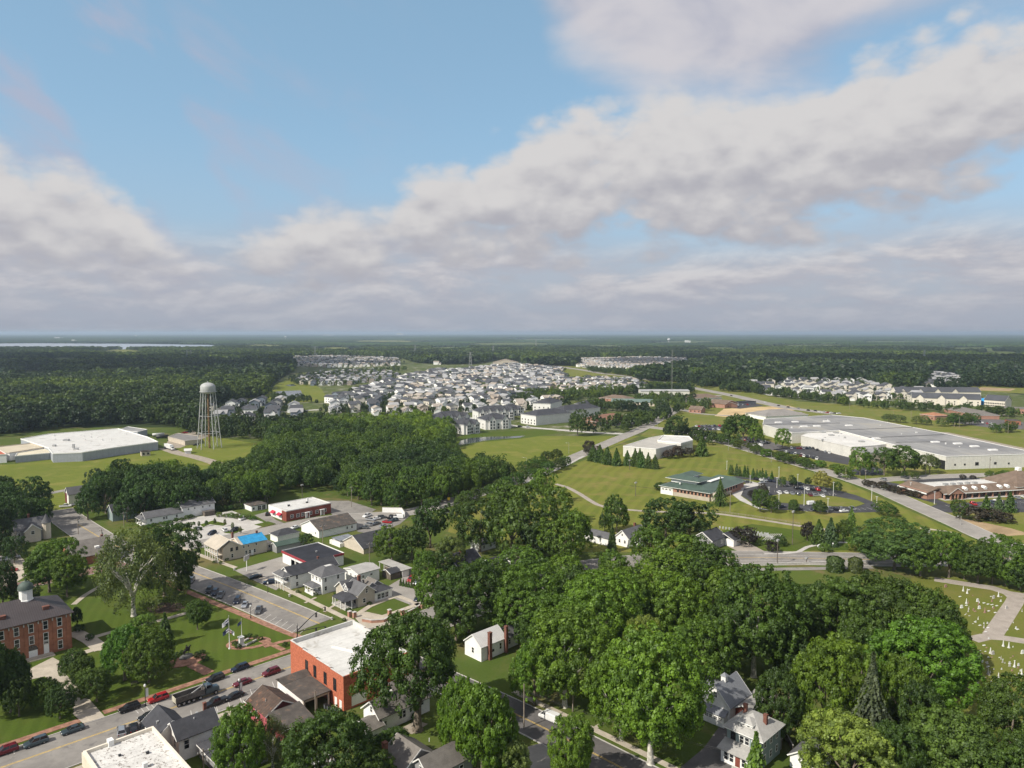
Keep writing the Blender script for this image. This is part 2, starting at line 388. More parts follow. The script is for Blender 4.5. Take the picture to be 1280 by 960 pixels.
class MB:
 """collects shapes and links them as ONE mesh object"""
 def __init__(s): s.v = []; s.f = []; s.m = []; s.mi = 0; s.sm = []
 def add(s, vs, fs, mi=None, smooth=False):
  b = len(s.v); s.v.extend([tuple(v) for v in vs])
  s.f.extend([tuple(b + i for i in f) for f in fs]); s.m.extend([s.mi if mi is None else mi] * len(fs)); s.sm.extend([smooth] * len(fs))
  return s
 def box(s, x0, x1, y0, y1, z0, z1, mi=None):
  return s.add([(x0, y0, z0), (x1, y0, z0), (x1, y1, z0), (x0, y1, z0), (x0, y0, z1), (x1, y0, z1), (x1, y1, z1), (x0, y1, z1)],
                     [(3, 2, 1, 0), (4, 5, 6, 7), (0, 1, 5, 4), (1, 2, 6, 5), (2, 3, 7, 6), (3, 0, 4, 7)], mi)
 def bar(s, a, b, w, h=None, mi=None):
  a = Vector(a); b = Vector(b); d = (b - a).normalized(); h = h or w
  up = Vector((0, 0, 1)) if abs(d.z) < .95 else Vector((1, 0, 0))
  r = d.cross(up).normalized() * w / 2; u = r.cross(d).normalized() * h / 2
  return s.add([a - r - u, a + r - u, a + r + u, a - r + u, b - r - u, b + r - u, b + r + u, b - r + u],
                     [(0, 1, 2, 3), (7, 6, 5, 4), (0, 4, 5, 1), (1, 5, 6, 2), (2, 6, 7, 3), (3, 7, 4, 0)], mi)
 def tube(s, pts, rs, n=8, mi=None, smooth=True):
  pts = [Vector(p) for p in pts]; L = len(pts)
  if isinstance(rs, (int, float)): rs = [rs] * L
  vs = []; fs = []
  for i, p in enumerate(pts):
   d = (pts[min(i + 1, L - 1)] - pts[max(i - 1, 0)]).normalized()
   a = d.cross(Vector((0, 0, 1)) if abs(d.z) < .9 else Vector((1, 0, 0))).normalized(); b = d.cross(a)
   for k in range(n):
    t = 2 * pi * k / n
    vs.append(p + (a * cos(t) + b * sin(t)) * rs[i])
  for i in range(L - 1):
   for k in range(n):
    fs.append((i * n + k, i * n + (k + 1) % n, (i + 1) * n + (k + 1) % n, (i + 1) * n + k))
  s.add(vs, fs, mi, smooth)
  s.add(vs[:n], [tuple(range(n))], mi); s.add(vs[-n:], [tuple(reversed(range(n)))], mi)
  return s
 def lathe(s, prof, n=16, cx=0, cy=0, mi=None, smooth=True):
  vs = [(cx + r * cos(2 * pi * k / n), cy + r * sin(2 * pi * k / n), z) for r, z in prof for k in range(n)]
  fs = [(i * n + k, i * n + (k + 1) % n, (i + 1) * n + (k + 1) % n, (i + 1) * n + k) for i in range(len(prof) - 1) for k in range(n)]
  return s.add(vs, fs, mi, smooth)
 def poly(s, pts, z=0, mi=None):
  t = tessellate_polygon([[Vector((p[0], p[1], 0)) for p in pts]])
  area = sum(pts[i][0] * pts[(i + 1) % len(pts)][1] - pts[(i + 1) % len(pts)][0] * pts[i][1] for i in range(len(pts)))
  fs = []
  for f in t:
   a, b, c_ = (pts[i] for i in f)
   cr = (b[0] - a[0]) * (c_[1] - a[1]) - (b[1] - a[1]) * (c_[0] - a[0])
   fs.append(tuple(f) if cr > 0 else tuple(reversed(f)))
  return s.add([(p[0], p[1], z) for p in pts], fs, mi)
 def prism(s, pts, z0, z1, mi=None, top=True):
  n = len(pts)
  area = sum(pts[i][0] * pts[(i + 1) % n][1] - pts[(i + 1) % n][0] * pts[i][1] for i in range(n))
  if area < 0: pts = pts[::-1]
  s.add([(p[0], p[1], z0) for p in pts] + [(p[0], p[1], z1) for p in pts],
              [(i, (i + 1) % n, n + (i + 1) % n, n + i) for i in range(n)], mi)
  if top: s.poly(pts, z1, mi)
  return s
 def build(s, name, mats, parent=None, loc=None, rotz=None, mesh_only=False):
  me = bpy.data.meshes.new(name)
  me.from_pydata(s.v, [], s.f)
  for m in (mats if isinstance(mats, (list, tuple)) else [mats]): me.materials.append(m)
  me.polygons.foreach_set('material_index', s.m)
  me.polygons.foreach_set('use_smooth', s.sm)
  me.update()
  if mesh_only: return me
  return put(name, me, parent, loc, rotz)
def put(name, me, parent=None, loc=None, rotz=None):
 o = bpy.data.objects.new(name, me); COL.objects.link(o)
 if parent is not None: o.parent = parent
 if loc is not None: o.location = loc
 if rotz is not None: o.rotation_euler = (0, 0, rotz)
 return o
def copy_tree(o, parent=None):
 c = o.copy(); COL.objects.link(c)
 if parent is not None: c.parent = parent
 for ch in KIDS.get(o.name, ()):
  copy_tree(ch, c)
 return c
KIDS = {}
def register(o):
 """remember the children of a prototype so that copies need no search"""
 for ob in list(COL.objects):
  if ob.parent is not None: KIDS.setdefault(ob.parent.name, [])
  if ob.parent is not None and ob not in KIDS[ob.parent.name]: KIDS[ob.parent.name].append(ob)
def struct(name, mb, m):
 return tag(mb.build(name, m), kind='structure')
def sheet(name, pxs, m, z, world_pts=False):
 pts = pxs if world_pts else [G(*p) for p in pxs]
 return struct(name, MB().poly(pts, z), m)
def smooth_line(pts, step=6.0):
 """Catmull-Rom through world points"""
 out = []
 P = [Vector(p) for p in pts]; P = [P[0] * 2 - P[1]] + P + [P[-1] * 2 - P[-2]]
 for i in range(1, len(P) - 2):
  n = max(1, int((P[i + 1] - P[i]).length / step))
  for k in range(n):
   t = k / n
   out.append(.5 * ((2 * P[i]) + (P[i + 1] - P[i - 1]) * t + (2 * P[i - 1] - 5 * P[i] + 4 * P[i + 1] - P[i + 2]) * t * t + (3 * P[i] - P[i - 1] - 3 * P[i + 1] + P[i + 2]) * t ** 3))
 out.append(P[-2]); return out
def offs(pts, d):
 out = []
 for i, p in enumerate(pts):
  t = (pts[min(i + 1, len(pts) - 1)] - pts[max(i - 1, 0)]).normalized()
  out.append(Vector((p.x - t.y * d, p.y + t.x * d)))
 return out
def strip(mb, pts, a, b, z, z0=None, mi=None):
 """band between offsets a<b left of the line; with z0 it gets side walls down to z0"""
 A = offs(pts, a); B = offs(pts, b); n = len(pts)
 mb.add([(p.x, p.y, z) for p in A] + [(p.x, p.y, z) for p in B], [(i, i + 1, n + i + 1, n + i) for i in range(n - 1)], mi)
 if z0 is not None:
  mb.add([(p.x, p.y, z) for p in A] + [(p.x, p.y, z0) for p in A], [(n + i, n + i + 1, i + 1, i) for i in range(n - 1)], mi)
  mb.add([(p.x, p.y, z) for p in B] + [(p.x, p.y, z0) for p in B], [(i, i + 1, n + i + 1, n + i) for i in range(n - 1)], mi)
 return mb
def road(name, pxs, w, m, z=.07, kerb=None, line=None, sm=True, wp=False, edge=None):
 pts = [Vector(p) if wp else Vector(G(*p)) for p in pxs]
 if sm: pts = smooth_line(pts)
 struct(name, strip(MB(), pts, -w / 2, w / 2, z), m)
 if kerb:
  mb = MB(); strip(mb, pts, w / 2, w / 2 + .25, z + .11, 0); strip(mb, pts, -w / 2 - .25, -w / 2, z + .11, 0)
  struct('kerb', mb, concL if kerb == 1 else kerb)
 if line:
  mb = MB()
  if line == 'double': strip(mb, pts, -.22, -.08, z + .008); strip(mb, pts, .08, .22, z + .008)
  elif line == 'single': strip(mb, pts, -.09, .09, z + .008)
  struct('road_marking', mb, yel)
 if edge:
  mb = MB(); strip(mb, pts, w / 2 - .5, w / 2 - .35, z + .008); strip(mb, pts, -w / 2 + .35, -w / 2 + .5, z + .008)
  struct('road_marking', mb, whp)
 return pts
TA = 44.5
ca, sa = cos(radians(TA)), sin(radians(TA))
def U(u, v):
 """town grid -> world (u along the main street, v across it)"""
 return (u * ca - v * sa, u * sa + v * ca)
def UV(px, py, h=0):
 x, y = G(px, py, h)
 return (x * ca + y * sa, -x * sa + y * ca)
WINM = {}
def win_mesh(w, h, style):
 k = (round(w, 2), round(h, 2), style)
 if k in WINM: return WINM[k]
 f = MB(); t = .11
 for a, b, c_, d in ((-w / 2 - t, w / 2 + t, h / 2, h / 2 + t), (-w / 2 - t * 1.3, w / 2 + t * 1.3, -h / 2 - t, -h / 2)):
  f.box(a, b, 0, .09, c_, d)
 f.box(-w / 2 - t, -w / 2, 0, .08, -h / 2, h / 2); f.box(w / 2, w / 2 + t, 0, .08, -h / 2, h / 2)
 if style in ('sash', 'dark'): f.box(-w / 2, w / 2, .02, .06, -.035, .035)
 if style == 'grid':
  f.box(-w / 2, w / 2, .02, .06, -.035, .035); f.box(-.035, .035, .02, .055, -h / 2, h / 2)
 g = MB().box(-w / 2, w / 2, .0, .025, -h / 2, h / 2)
 fm = {'dark': blackM, 'stone': stoneM}.get(style, whiteP)
 WINM[k] = (f.build('window', fm, mesh_only=True), g.build('pane', glassD, mesh_only=True))
 return WINM[k]
class Bld:
 def __init__(s, name, label, cat, x, y, ang=TA, group=None, z=0.0):
  s.r = root(name, label, cat, x, y, ang, group, z)
 def part(s, name, mb, m): return mb.build(name, m, s.r)
 def body(s, x0, x1, y0, y1, z1, m, z0=0.0, gable=None, rh=0, name='wall'):
  mb = MB().box(x0, x1, y0, y1, z0, z1)
  if gable == 'x':      # ridge along x: triangles on the x faces
   yc = (y0 + y1) / 2
   mb.add([(x0, y0, z1), (x0, y1, z1), (x0, yc, z1 + rh), (x1, y0, z1), (x1, y1, z1), (x1, yc, z1 + rh)], [(0, 2, 1), (3, 4, 5), (0, 3, 5, 2), (1, 2, 5, 4)])
  elif gable == 'y':
   xc = (x0 + x1) / 2
   mb.add([(x0, y0, z1), (x1, y0, z1), (xc, y0, z1 + rh), (x0, y1, z1), (x1, y1, z1), (xc, y1, z1 + rh)], [(0, 1, 2), (3, 5, 4), (0, 2, 5, 3), (1, 4, 5, 2)])
  return s.part(name, mb, m)
 def gable(s, x0, x1, y0, y1, z, rh, axis, m, ov=.45, th=.16, trim=whiteP, name='roof'):
  mb = MB(); z += .03
  if axis == 'y':
   xc = (x0 + x1) / 2; hw = (x1 - x0) / 2; sl = rh / hw; e = hw + ov
   for sg in (-1, 1):
    a = (xc, z + rh); b = (xc + sg * e, z - ov * sl)
    vs = [(a[0], y0 - ov, a[1]), (a[0], y1 + ov, a[1]), (b[0], y1 + ov, b[1]), (b[0], y0 - ov, b[1])]
    vs += [(v[0], v[1], v[2] + th) for v in vs]
    mb.add(vs, [(0, 1, 2, 3), (7, 6, 5, 4), (0, 3, 7, 4), (1, 5, 6, 2), (2, 6, 7, 3)] if sg > 0 else [(3, 2, 1, 0), (4, 5, 6, 7), (4, 7, 3, 0), (2, 6, 5, 1), (3, 7, 6, 2)])
  else:
   yc = (y0 + y1) / 2; hw = (y1 - y0) / 2; sl = rh / hw; e = hw + ov
   for sg in (-1, 1):
    a = (yc, z + rh); b = (yc + sg * e, z - ov * sl)
    vs = [(x0 - ov, a[0], a[1]), (x1 + ov, a[0], a[1]), (x1 + ov, b[0], b[1]), (x0 - ov, b[0], b[1])]
    vs += [(v[0], v[1], v[2] + th) for v in vs]
    mb.add(vs, [(3, 2, 1, 0), (4, 5, 6, 7), (4, 7, 3, 0), (2, 6, 5, 1), (3, 7, 6, 2)] if sg > 0 else [(0, 1, 2, 3), (7, 6, 5, 4), (0, 3, 7, 4), (1, 5, 6, 2), (2, 6, 7, 3)])
  o = s.part(name, mb, m)
  if trim:                                   # bargeboards on the gable ends
   if axis == 'y':
    for yy in (y0 - ov - .03, y1 + ov + .03):
     for sg in (-1, 1): MB().bar((xc, yy, z + rh + .02), (xc + sg * e, yy, z - ov * sl + .02), .05, .26).build('bargeboard', trim, o)
   else:
    for xx in (x0 - ov - .03, x1 + ov + .03):
     for sg in (-1, 1): MB().bar((xx, yc, z + rh + .02), (xx, yc + sg * e, z - ov * sl + .02), .05, .26).build('bargeboard', trim, o)
  return o
 def hip(s, x0, x1, y0, y1, z, rh, m, ov=.5, flat=0.0, th=.16, trim=whiteP, name='roof', run=None):
  x0 -= ov; x1 += ov; y0 -= ov; y1 += ov; z += .02
  run = run or min(x1 - x0, y1 - y0) / 2 * (1 - flat)
  a, b, c_, d = x0 + run, x1 - run, y0 + run, y1 - run
  mb = MB()
  lo = [(x0, y0), (x1, y0), (x1, y1), (x0, y1)]; hi = [(a, c_), (b, c_), (b, d), (a, d)]
  vs = [(p[0], p[1], z) for p in lo] + [(p[0], p[1], z + th) for p in lo] + [(p[0], p[1], z + th + rh) for p in hi]
  fs = [(3, 2, 1, 0)] + [(i, (i + 1) % 4, 4 + (i + 1) % 4, 4 + i) for i in range(4)] + [(4 + i, 4 + (i + 1) % 4, 8 + (i + 1) % 4, 8 + i) for i in range(4)] + [(8, 9, 10, 11)]
  mb.add(vs, fs)
  o = s.part(name, mb, m)
  if trim:
   t = MB()
   for i in range(4):
    p, q = lo[i], lo[(i + 1) % 4]
    t.bar((p[0], p[1], z + .02), (q[0], q[1], z + .02), .1, .2)
   t.build('fascia', trim, o)
  return o
 def flat(s, x0, x1, y0, y1, z, m, par=.5, pw=.3, pm=None, name='roof'):
  o = s.part(name, MB().box(x0 + .02, x1 - .02, y0 + .02, y1 - .02, z, z + .08), m)
  if par:
   t = MB()
   t.box(x0 - .03, x1 + .03, y0 - .03, y0 + pw, z - .1, z + par); t.box(x0 - .03, x1 + .03, y1 - pw, y1 + .03, z - .1, z + par)
   t.box(x0 - .03, x0 + pw, y0 + pw, y1 - pw, z - .1, z + par - .004); t.box(x1 - pw, x1 + .03, y0 + pw, y1 - pw, z - .1, z + par - .004)
   t.build('parapet', pm or m, s.r)
  return o
 def win(s, face, at, u, z, w=.95, h=1.5, style='sash', name='window'):
  """face 'x-','x+','y-','y+' of the wall standing at coordinate `at`; u runs along the wall"""
  f, g = win_mesh(w, h, style)
  rot = {'y-': pi, 'y+': 0, 'x-': pi / 2, 'x+': -pi / 2}[face]
  loc = (u, at, z) if face[0] == 'y' else (at, u, z)
  o = put(name, f, s.r, loc, rot); put('pane', g, o)
  return o
 def row(s, face, at, us, z, w=.95, h=1.5, style='sash'):
  for u in us: s.win(face, at, u, z, w, h, style)
 def door(s, face, at, u, w=1.1, h=2.2, m=None, z=0):
  mb = MB().box(-w / 2, w / 2, 0, .06, 0, h)
  rot = {'y-': pi, 'y+': 0, 'x-': pi / 2, 'x+': -pi / 2}[face]
  loc = (u, at, z) if face[0] == 'y' else (at, u, z)
  return put('door', mb.build('door', m or whiteP, mesh_only=True), s.r, loc, rot)
 def chimney(s, x, y, z0, z1, w=.8, d=.8, m=None, parent=None):
  o = s.part('chimney', MB().box(x - w / 2, x + w / 2, y - d / 2, y + d / 2, z0, z1).box(x - w / 2 - .08, x + w / 2 + .08, y - d / 2 - .08, y + d / 2 + .08, z1 - .25, z1 - .05), m or chimM)
  return o
 def vent(s, x, y, z, w=1.2, d=1.2, h=.8, m=None, name='roof_vent'):
  return s.part(name, MB().box(x - w / 2, x + w / 2, y - d / 2, y + d / 2, z, z + h).box(x - w / 2 - .07, x + w / 2 + .07, y - d / 2 - .07, y + d / 2 + .07, z + h, z + h + .08), m or greyM)
 def pipe(s, x, y, z, h=.7, r=.09, m=None):
  return s.part('vent_pipe', MB().tube([(x, y, z), (x, y, z + h)], r, 6), m or whiteM)
 def posts(s, pts, z0, z1, w=.2, m=None):
  me = MB().box(-w / 2, w / 2, -w / 2, w / 2, 0, z1 - z0).box(-w * .75, w * .75, -w * .75, w * .75, z1 - z0 - .2, z1 - z0 - .004).build('post', m or whiteP, mesh_only=True)
  for x, y in pts: put('post', me, s.r, (x, y, z0))
def loft(mb, st, mi=0):
 """st: list of (x, [(half_y, z) ...]) from belly to top; mirrored across y"""
 n = len(st[0][1]); vs = []; fs = []
 for x, pr in st:
  for hy, z in pr: vs.append((x, hy, z))
  for hy, z in reversed(pr): vs.append((x, -hy, z))
 m = 2 * n
 for i in range(len(st) - 1):
  for k in range(m):
   a, b = i * m + k, i * m + (k + 1) % m
   fs.append((a, a + m, b + m, b))
 fs.append(tuple(range(m))); fs.append(tuple(reversed(range((len(st) - 1) * m, len(st) * m))))
 mb.add(vs, fs, mi)
def wheel_meshes(r, w):
 t = MB(); pr = [(r * .62, -w / 2), (r * .95, -w / 2), (r, -w * .35), (r, w * .35), (r * .95, w / 2), (r * .62, w / 2)]
 n = 16; vs = []; fs = []
 for rr, y in pr:
  for k in range(n): vs.append((rr * cos(2 * pi * k / n), y, rr * sin(2 * pi * k / n)))
 for i in range(len(pr) - 1):
  for k in range(n): fs.append((i * n + k, i * n + (k + 1) % n, (i + 1) * n + (k + 1) % n, (i + 1) * n + k))
 t.add(vs, fs)
 d = MB(); vs = [(r * .62 * cos(2 * pi * k / n), sg * w * .38, r * .62 * sin(2 * pi * k / n)) for sg in (-1, 1) for k in range(n)]
 d.add(vs, [tuple(range(n)), tuple(reversed(range(n, 2 * n)))] + [(k, (k + 1) % n, n + (k + 1) % n, n + k) for k in range(n)])
 return t.build('tyre', tyre, mesh_only=True), d.build('rim', rimM, mesh_only=True)
WHL = {}
def add_wheel(rt, x, y, r, w=.24):
 k = (r, w)
 if k not in WHL: WHL[k] = wheel_meshes(r, w)
 o = put('wheel', WHL[k][0], rt, (x, y, r)); put('rim', WHL[k][1], o)
CARS = {}
CSPEC = {   # length, half width, belt height, roof height, body stations (x, top z), cabin bottom x0..x1, cabin top x0..x1
 'sedan': (4.8, .92, .95, 1.45, [(-2.4, .55), (-2.36, .88), (-2.1, .99), (-1.3, 1.0), (.85, .96), (1.9, .82), (2.28, .68), (2.4, .48)], (-1.75, 1.15), (-1.05, .35)),
 'suv': (4.8, .96, 1.08, 1.72, [(-2.4, .6), (-2.37, 1.0), (-2.2, 1.08), (-1.3, 1.09), (.95, 1.06), (1.95, .95), (2.32, .78), (2.4, .5)], (-2.25, 1.2), (-1.95, .4)),
 'minivan': (5.0, .97, 1.05, 1.74, [(-2.5, .6), (-2.46, 1.0), (-2.3, 1.06), (-1.3, 1.06), (1.2, 1.02), (2.1, .88), (2.42, .72), (2.5, .48)], (-2.35, 1.75), (-2.1, .75)),
 'pickup': (5.7, .98, 1.10, 1.85, [(-2.85, .7), (-2.83, 1.08), (-2.7, 1.12), (-1.0, 1.12), (1.1, 1.10), (2.4, 1.02), (2.78, .85), (2.85, .55)], (-.95, 1.35), (-.75, .6)),
 'van': (5.6, 1.0, 1.22, 2.08, [(-2.8, .6), (-2.78, 1.22), (-2.7, 1.26), (-1.2, 1.26), (1.6, 1.22), (2.4, 1.08), (2.72, .9), (2.8, .55)], (-2.76, 2.2), (-2.70, 1.25)),
}
def make_car(kind, col):
 key = (kind, col)
 if key in CARS: return CARS[key]
 L, hw, belt, top, st, cb, ct = CSPEC[kind]
 meshes = []
 b = MB(); S = []
 for i, (x, z) in enumerate(st):
  e = .86 if i in (0, len(st) - 1) else (.96 if i in (1, len(st) - 2) else 1.0)
  S.append((x, [(hw * e * .80, .28), (hw * e * .96, .34), (hw * e, min(.62, z - .05)), (hw * e * .97, z - .10), (hw * e * .86, z)]))
 loft(b, S)
 if kind == 'van':                       # windowless cargo box above the belt
  loft(b, [(cb[0] + .02, [(hw * .97, belt - .05), (hw * .92, top - .25), (hw * .80, top - .02)]), (-2.3, [(hw * .98, belt - .05), (hw * .93, top - .2), (hw * .82, top)]), (.55, [(hw * .98, belt - .05), (hw * .93, top - .2), (hw * .82, top)])])
 meshes.append(('body', b.build('body', paint[col], mesh_only=True), []))
 g = MB()
 x0 = .5 if kind == 'van' else cb[0]; xt = .5 if kind == 'van' else ct[0]
 gh = top - .05
 g.add([(x0, -hw * .88, belt - .03), (cb[1], -hw * .86, belt - .06), (cb[1], hw * .86, belt - .06), (x0, hw * .88, belt - .03),
           (xt, -hw * .70, gh), (ct[1], -hw * .68, gh), (ct[1], hw * .68, gh), (xt, hw * .70, gh)],
          [(3, 2, 1, 0), (4, 5, 6, 7), (0, 1, 5, 4), (1, 2, 6, 5), (2, 3, 7, 6), (3, 0, 4, 7)])
 meshes.append(('windows', g.build('windows', glassD, mesh_only=True), []))
 r_ = MB()
 xa, xb = xt + .02, ct[1] - .02
 r_.add([(xa, -hw * .70, gh - .01), (xb, -hw * .67, gh - .02), (xb, hw * .67, gh - .02), (xa, hw * .70, gh - .01),
   (xa + .08, -hw * .62, gh + .06), (xb - .1, -hw * .60, gh + .05), (xb - .1, hw * .60, gh + .05), (xa + .08, hw * .62, gh + .06)],
           [(3, 2, 1, 0), (4, 5, 6, 7), (0, 1, 5, 4), (1, 2, 6, 5), (2, 3, 7, 6), (3, 0, 4, 7)])
 for sg in (-1, 1):                      # pillars
  for q in ((x0, xt), (cb[1], ct[1]), ((x0 + cb[1]) / 2, (xt + ct[1]) / 2)):
   if kind == 'van' and q[0] == x0: continue
   r_.bar((q[0], sg * hw * .875, belt - .04), (q[1], sg * hw * .70, gh), .09, .05)
 meshes.append(('roof', r_.build('roof', paint[col], mesh_only=True), []))
 if kind == 'pickup':
  t = MB().box(-2.68, -1.02, -hw * .74, hw * .74, 1.121, 1.128); meshes.append(('bed_liner', t.build('bed_liner', blackM, mesh_only=True), []))
 hl = MB().box(-.05, .05, -.17, .17, -.07, .07).build('headlight', headM, mesh_only=True)
 tl = MB().box(-.04, .04, -.13, .13, -.09, .09).build('tail_lamp', tailM, mesh_only=True)
 mir = MB().box(-.08, .08, -.07, .07, -.06, .06).build('wing_mirror', paint[col], mesh_only=True)
 CARS[key] = dict(meshes=meshes, hl=hl, tl=tl, mir=mir, spec=(L, hw, belt, top, st, cb, ct))
 return CARS[key]
KN = {'sedan': ('sedan', 'car'), 'suv': ('sport utility car', 'car'), 'minivan': ('minivan', 'car'), 'pickup': ('pickup truck', 'pickup'), 'van': ('cargo van', 'van')}
def car(x, y, heading, kind, col, label, group=None, z=.075, detail=2):
 P = make_car(kind, col); L, hw, belt, top, st, cb, ct = P['spec']
 r = root({'sedan': 'sedan_car', 'suv': 'sport_utility_car', 'minivan': 'minivan', 'pickup': 'pickup_truck', 'van': 'cargo_van'}[kind], label, KN[kind][1], x, y, heading, group, z)
 for nm, me, _ in P['meshes']: put(nm, me, r)
 wr = .40 if kind in ('pickup',) else (.37 if kind != 'sedan' else .34)
 fx, rx = L / 2 - .95, -L / 2 + (1.25 if kind == 'pickup' else .95)
 if detail >= 1:
  for sx in (fx, rx):
   for sg in (-1, 1): add_wheel(r, sx, sg * (hw - .14), wr)
 if detail >= 2:
  for sg in (-1, 1):
   put('headlight', P['hl'], r, (L / 2 - .07, sg * hw * .62, .66)); put('tail_lamp', P['tl'], r, (-L / 2 + .03, sg * hw * .66, .80))
   put('wing_mirror', P['mir'], r, (cb[1] - .25, sg * (hw + .04), belt + .02))
 return r
def heading(a, b):
 """from tail pixel to nose pixel"""
 A = G(*a); B = G(*b)
 return math.degrees(atan2(B[1] - A[1], B[0] - A[0]))
def rnd_dirs(n, rs):
 v = rs.normal(size=(n, 3)); return v / np.linalg.norm(v, axis=1)[:, None]
def leaf_mesh(name, C, N, size, tone, mats, rs, aspect=.75):
 """one quad per leaf clump: centres C, normals N, half sizes, tone per leaf"""
 n = len(C)
 t = np.cross(N, rnd_dirs(n, rs)); t /= np.maximum(np.linalg.norm(t, axis=1), 1e-6)[:, None]
 b = np.cross(N, t)
 s = size[:, None]; bend = N * s * .28
 V = np.stack([C - t * s - b * s * aspect - bend * rs.uniform(0, 1, (n, 1)), C + t * s * .9 - b * s * aspect, C + t * s + b * s * aspect - bend, C - t * s * .8 + b * s * aspect], 1).reshape(-1, 3)
 me = bpy.data.meshes.new(name)
 me.vertices.add(4 * n); me.vertices.foreach_set('co', V.ravel().astype(np.float32))
 me.loops.add(4 * n); me.loops.foreach_set('vertex_index', np.arange(4 * n, dtype=np.int32))
 me.polygons.add(n); me.polygons.foreach_set('loop_start', np.arange(0, 4 * n, 4, dtype=np.int32))
 at = me.color_attributes.new('tone', 'FLOAT_COLOR', 'CORNER')
 col = np.ones((4 * n, 4), np.float32); col[:, 0] = np.repeat(tone, 4); col[:, 1] = col[:, 0]; col[:, 2] = col[:, 0]
 at.data.foreach_set('color', col.ravel())
 for m in mats: me.materials.append(m)
 me.update(calc_edges=True)
 return me
def crown(name, seed, ncl, per, leaf, mats=None, zlo=.20, prof=None, spread=.8, cr=(.10, .17), droop=0, sparse=1.0, full=False):
 """a broad crown in a unit box: width 1, total height 1; clumps of leaves spread over and inside an uneven ellipsoid"""
 rs = np.random.RandomState(seed)
 zc = (1 + zlo) / 2; rz = (1 - zlo) / 2
 D = rnd_dirs(ncl * 3, rs); D = D[D[:, 2] > -.75][:ncl]
 ncl = len(D)
 lob = np.zeros(ncl)
 for _ in range(7):
  q = rnd_dirs(1, rs)[0]; lob += rs.uniform(.08, .32) * np.clip((D @ q), 0, 1) ** 3 * rs.choice([-1, 1, 1])
 rad = rs.uniform(.45, 1.0, ncl) ** .6 * (spread + lob)
 if prof is not None:
  rad = rad * np.array([prof(z) for z in D[:, 2]])
 crs = rs.uniform(cr[0], cr[1], ncl)
 wide = np.where(D[:, 2] < .2, np.clip(1 / np.sqrt(np.maximum(1 - D[:, 2] ** 2, .2)) * np.sqrt(np.maximum(1 - np.abs(D[:, 2]) ** 3.4, .05)), .6, 1.4), 1.0)
 Cc = D * rad[:, None] * np.stack([.5 * wide, .5 * wide, np.full(ncl, rz)], 1); Cc[:, 2] += zc
 Cc[:, 2] = np.clip(Cc[:, 2], zlo, 1 - crs * .6)
 n = ncl * per
 ci = np.repeat(np.arange(ncl), per)
 d = rnd_dirs(n, rs)
 out = D[ci] * np.array([1, 1, .7]) + np.array([0, 0, .35])
 dd = d + out * .75; dd /= np.linalg.norm(dd, axis=1)[:, None]
 rr = crs[ci] * (rs.uniform(.55, 1.08, n))
 P = Cc[ci] + dd * rr[:, None] * np.array([1, 1, .95])
 if droop: P[:, 2] -= droop * rs.uniform(0, 1, n) * crs[ci]
 N = dd + rnd_dirs(n, rs) * .5; N /= np.linalg.norm(N, axis=1)[:, None]
 tone = np.clip(rs.uniform(.12, .82, ncl)[ci] + rs.normal(0, .10, n), 0, 1)
 size = leaf * (.55 + rs.uniform(0, 1, n) ** 2 * .8)
 P[:, 2] = np.minimum(P[:, 2], 1.0)
 return leaf_mesh(name, P, N, size, tone, mats or [leafM], rs)
def trunk_mesh(name, seed, forks=5, r=.022, top=.55, spread=.28, m=None, wid=1.0):
 rs = random.Random(seed); mb = MB()
 fz = rs.uniform(.16, .24)
 mb.tube([(0, 0, -.01), (0, 0, .02), (.004, 0, fz * .6), (.0, .006, fz + .03)], [r * 1.7, r * 1.25, r, r * .85], 8)
 for i in range(forks):
  a = 2 * pi * i / forks + rs.uniform(-.4, .4); s = spread * rs.uniform(.6, 1.1); t = top * rs.uniform(.8, 1.35)
  x, y = cos(a), sin(a)
  p = [(0, 0, fz - .02), (x * s * .25, y * s * .25, fz + (t - fz) * .35), (x * s * .6, y * s * .6, fz + (t - fz) * .7), (x * s, y * s, t)]
  mb.tube(p, [r * .62, r * .48, r * .34, r * .12], 6)
  for k in range(2):
   b = a + rs.uniform(-.9, .9); q = p[1 + k]
   mb.tube([q, (q[0] + cos(b) * .08, q[1] + sin(b) * .08, q[2] + .07), (q[0] + cos(b) * .16, q[1] + sin(b) * .16, q[2] + .17)], [r * .3, r * .2, r * .06], 5)
 return mb.build(name, m or barkM, mesh_only=True)
def conifer(name, seed, levels, per, leaf, drp=.04, mats=None, zlo=.06, pw=.85, sub=5):
 rs = np.random.RandomState(seed); C = []; N = []; S = []; T = []
 for i in range(levels):
  f = i / (levels - 1); z = zlo + (1 - zlo) * f ** .92; rad = .5 * (1 - f) ** pw + .012
  nb = max(4, int(per * (1 - f * .75)))
  for k in range(nb):
   a = 2 * pi * (k + rs.uniform(0, .8)) / nb + i; L = rad * rs.uniform(.72, 1.08); tn = rs.uniform(.2, .8)
   for j in range(sub):
    g = (j + .6) / sub; r = L * g
    x, y = r * cos(a), r * sin(a); zz = z - drp * g - abs(drp) * .9 * g * g + .012
    for e in (-1, 1):
     w = leaf * (1.25 - .5 * g)
     C.append((x - e * sin(a) * w * .45 + rs.normal(0, .004), y + e * cos(a) * w * .45 + rs.normal(0, .004), zz + rs.normal(0, .005)))
     nn = np.array([cos(a) * .5 - e * sin(a) * .55, sin(a) * .5 + e * cos(a) * .55, .85]) + rs.normal(0, .28, 3); N.append(nn / np.linalg.norm(nn)); S.append(w * rs.uniform(.7, 1.1)); T.append(np.clip(tn + rs.normal(0, .15), 0, 1))
 return leaf_mesh(name, np.array(C), np.array(N), np.array(S), np.array(T), mats or [leafM], rs)
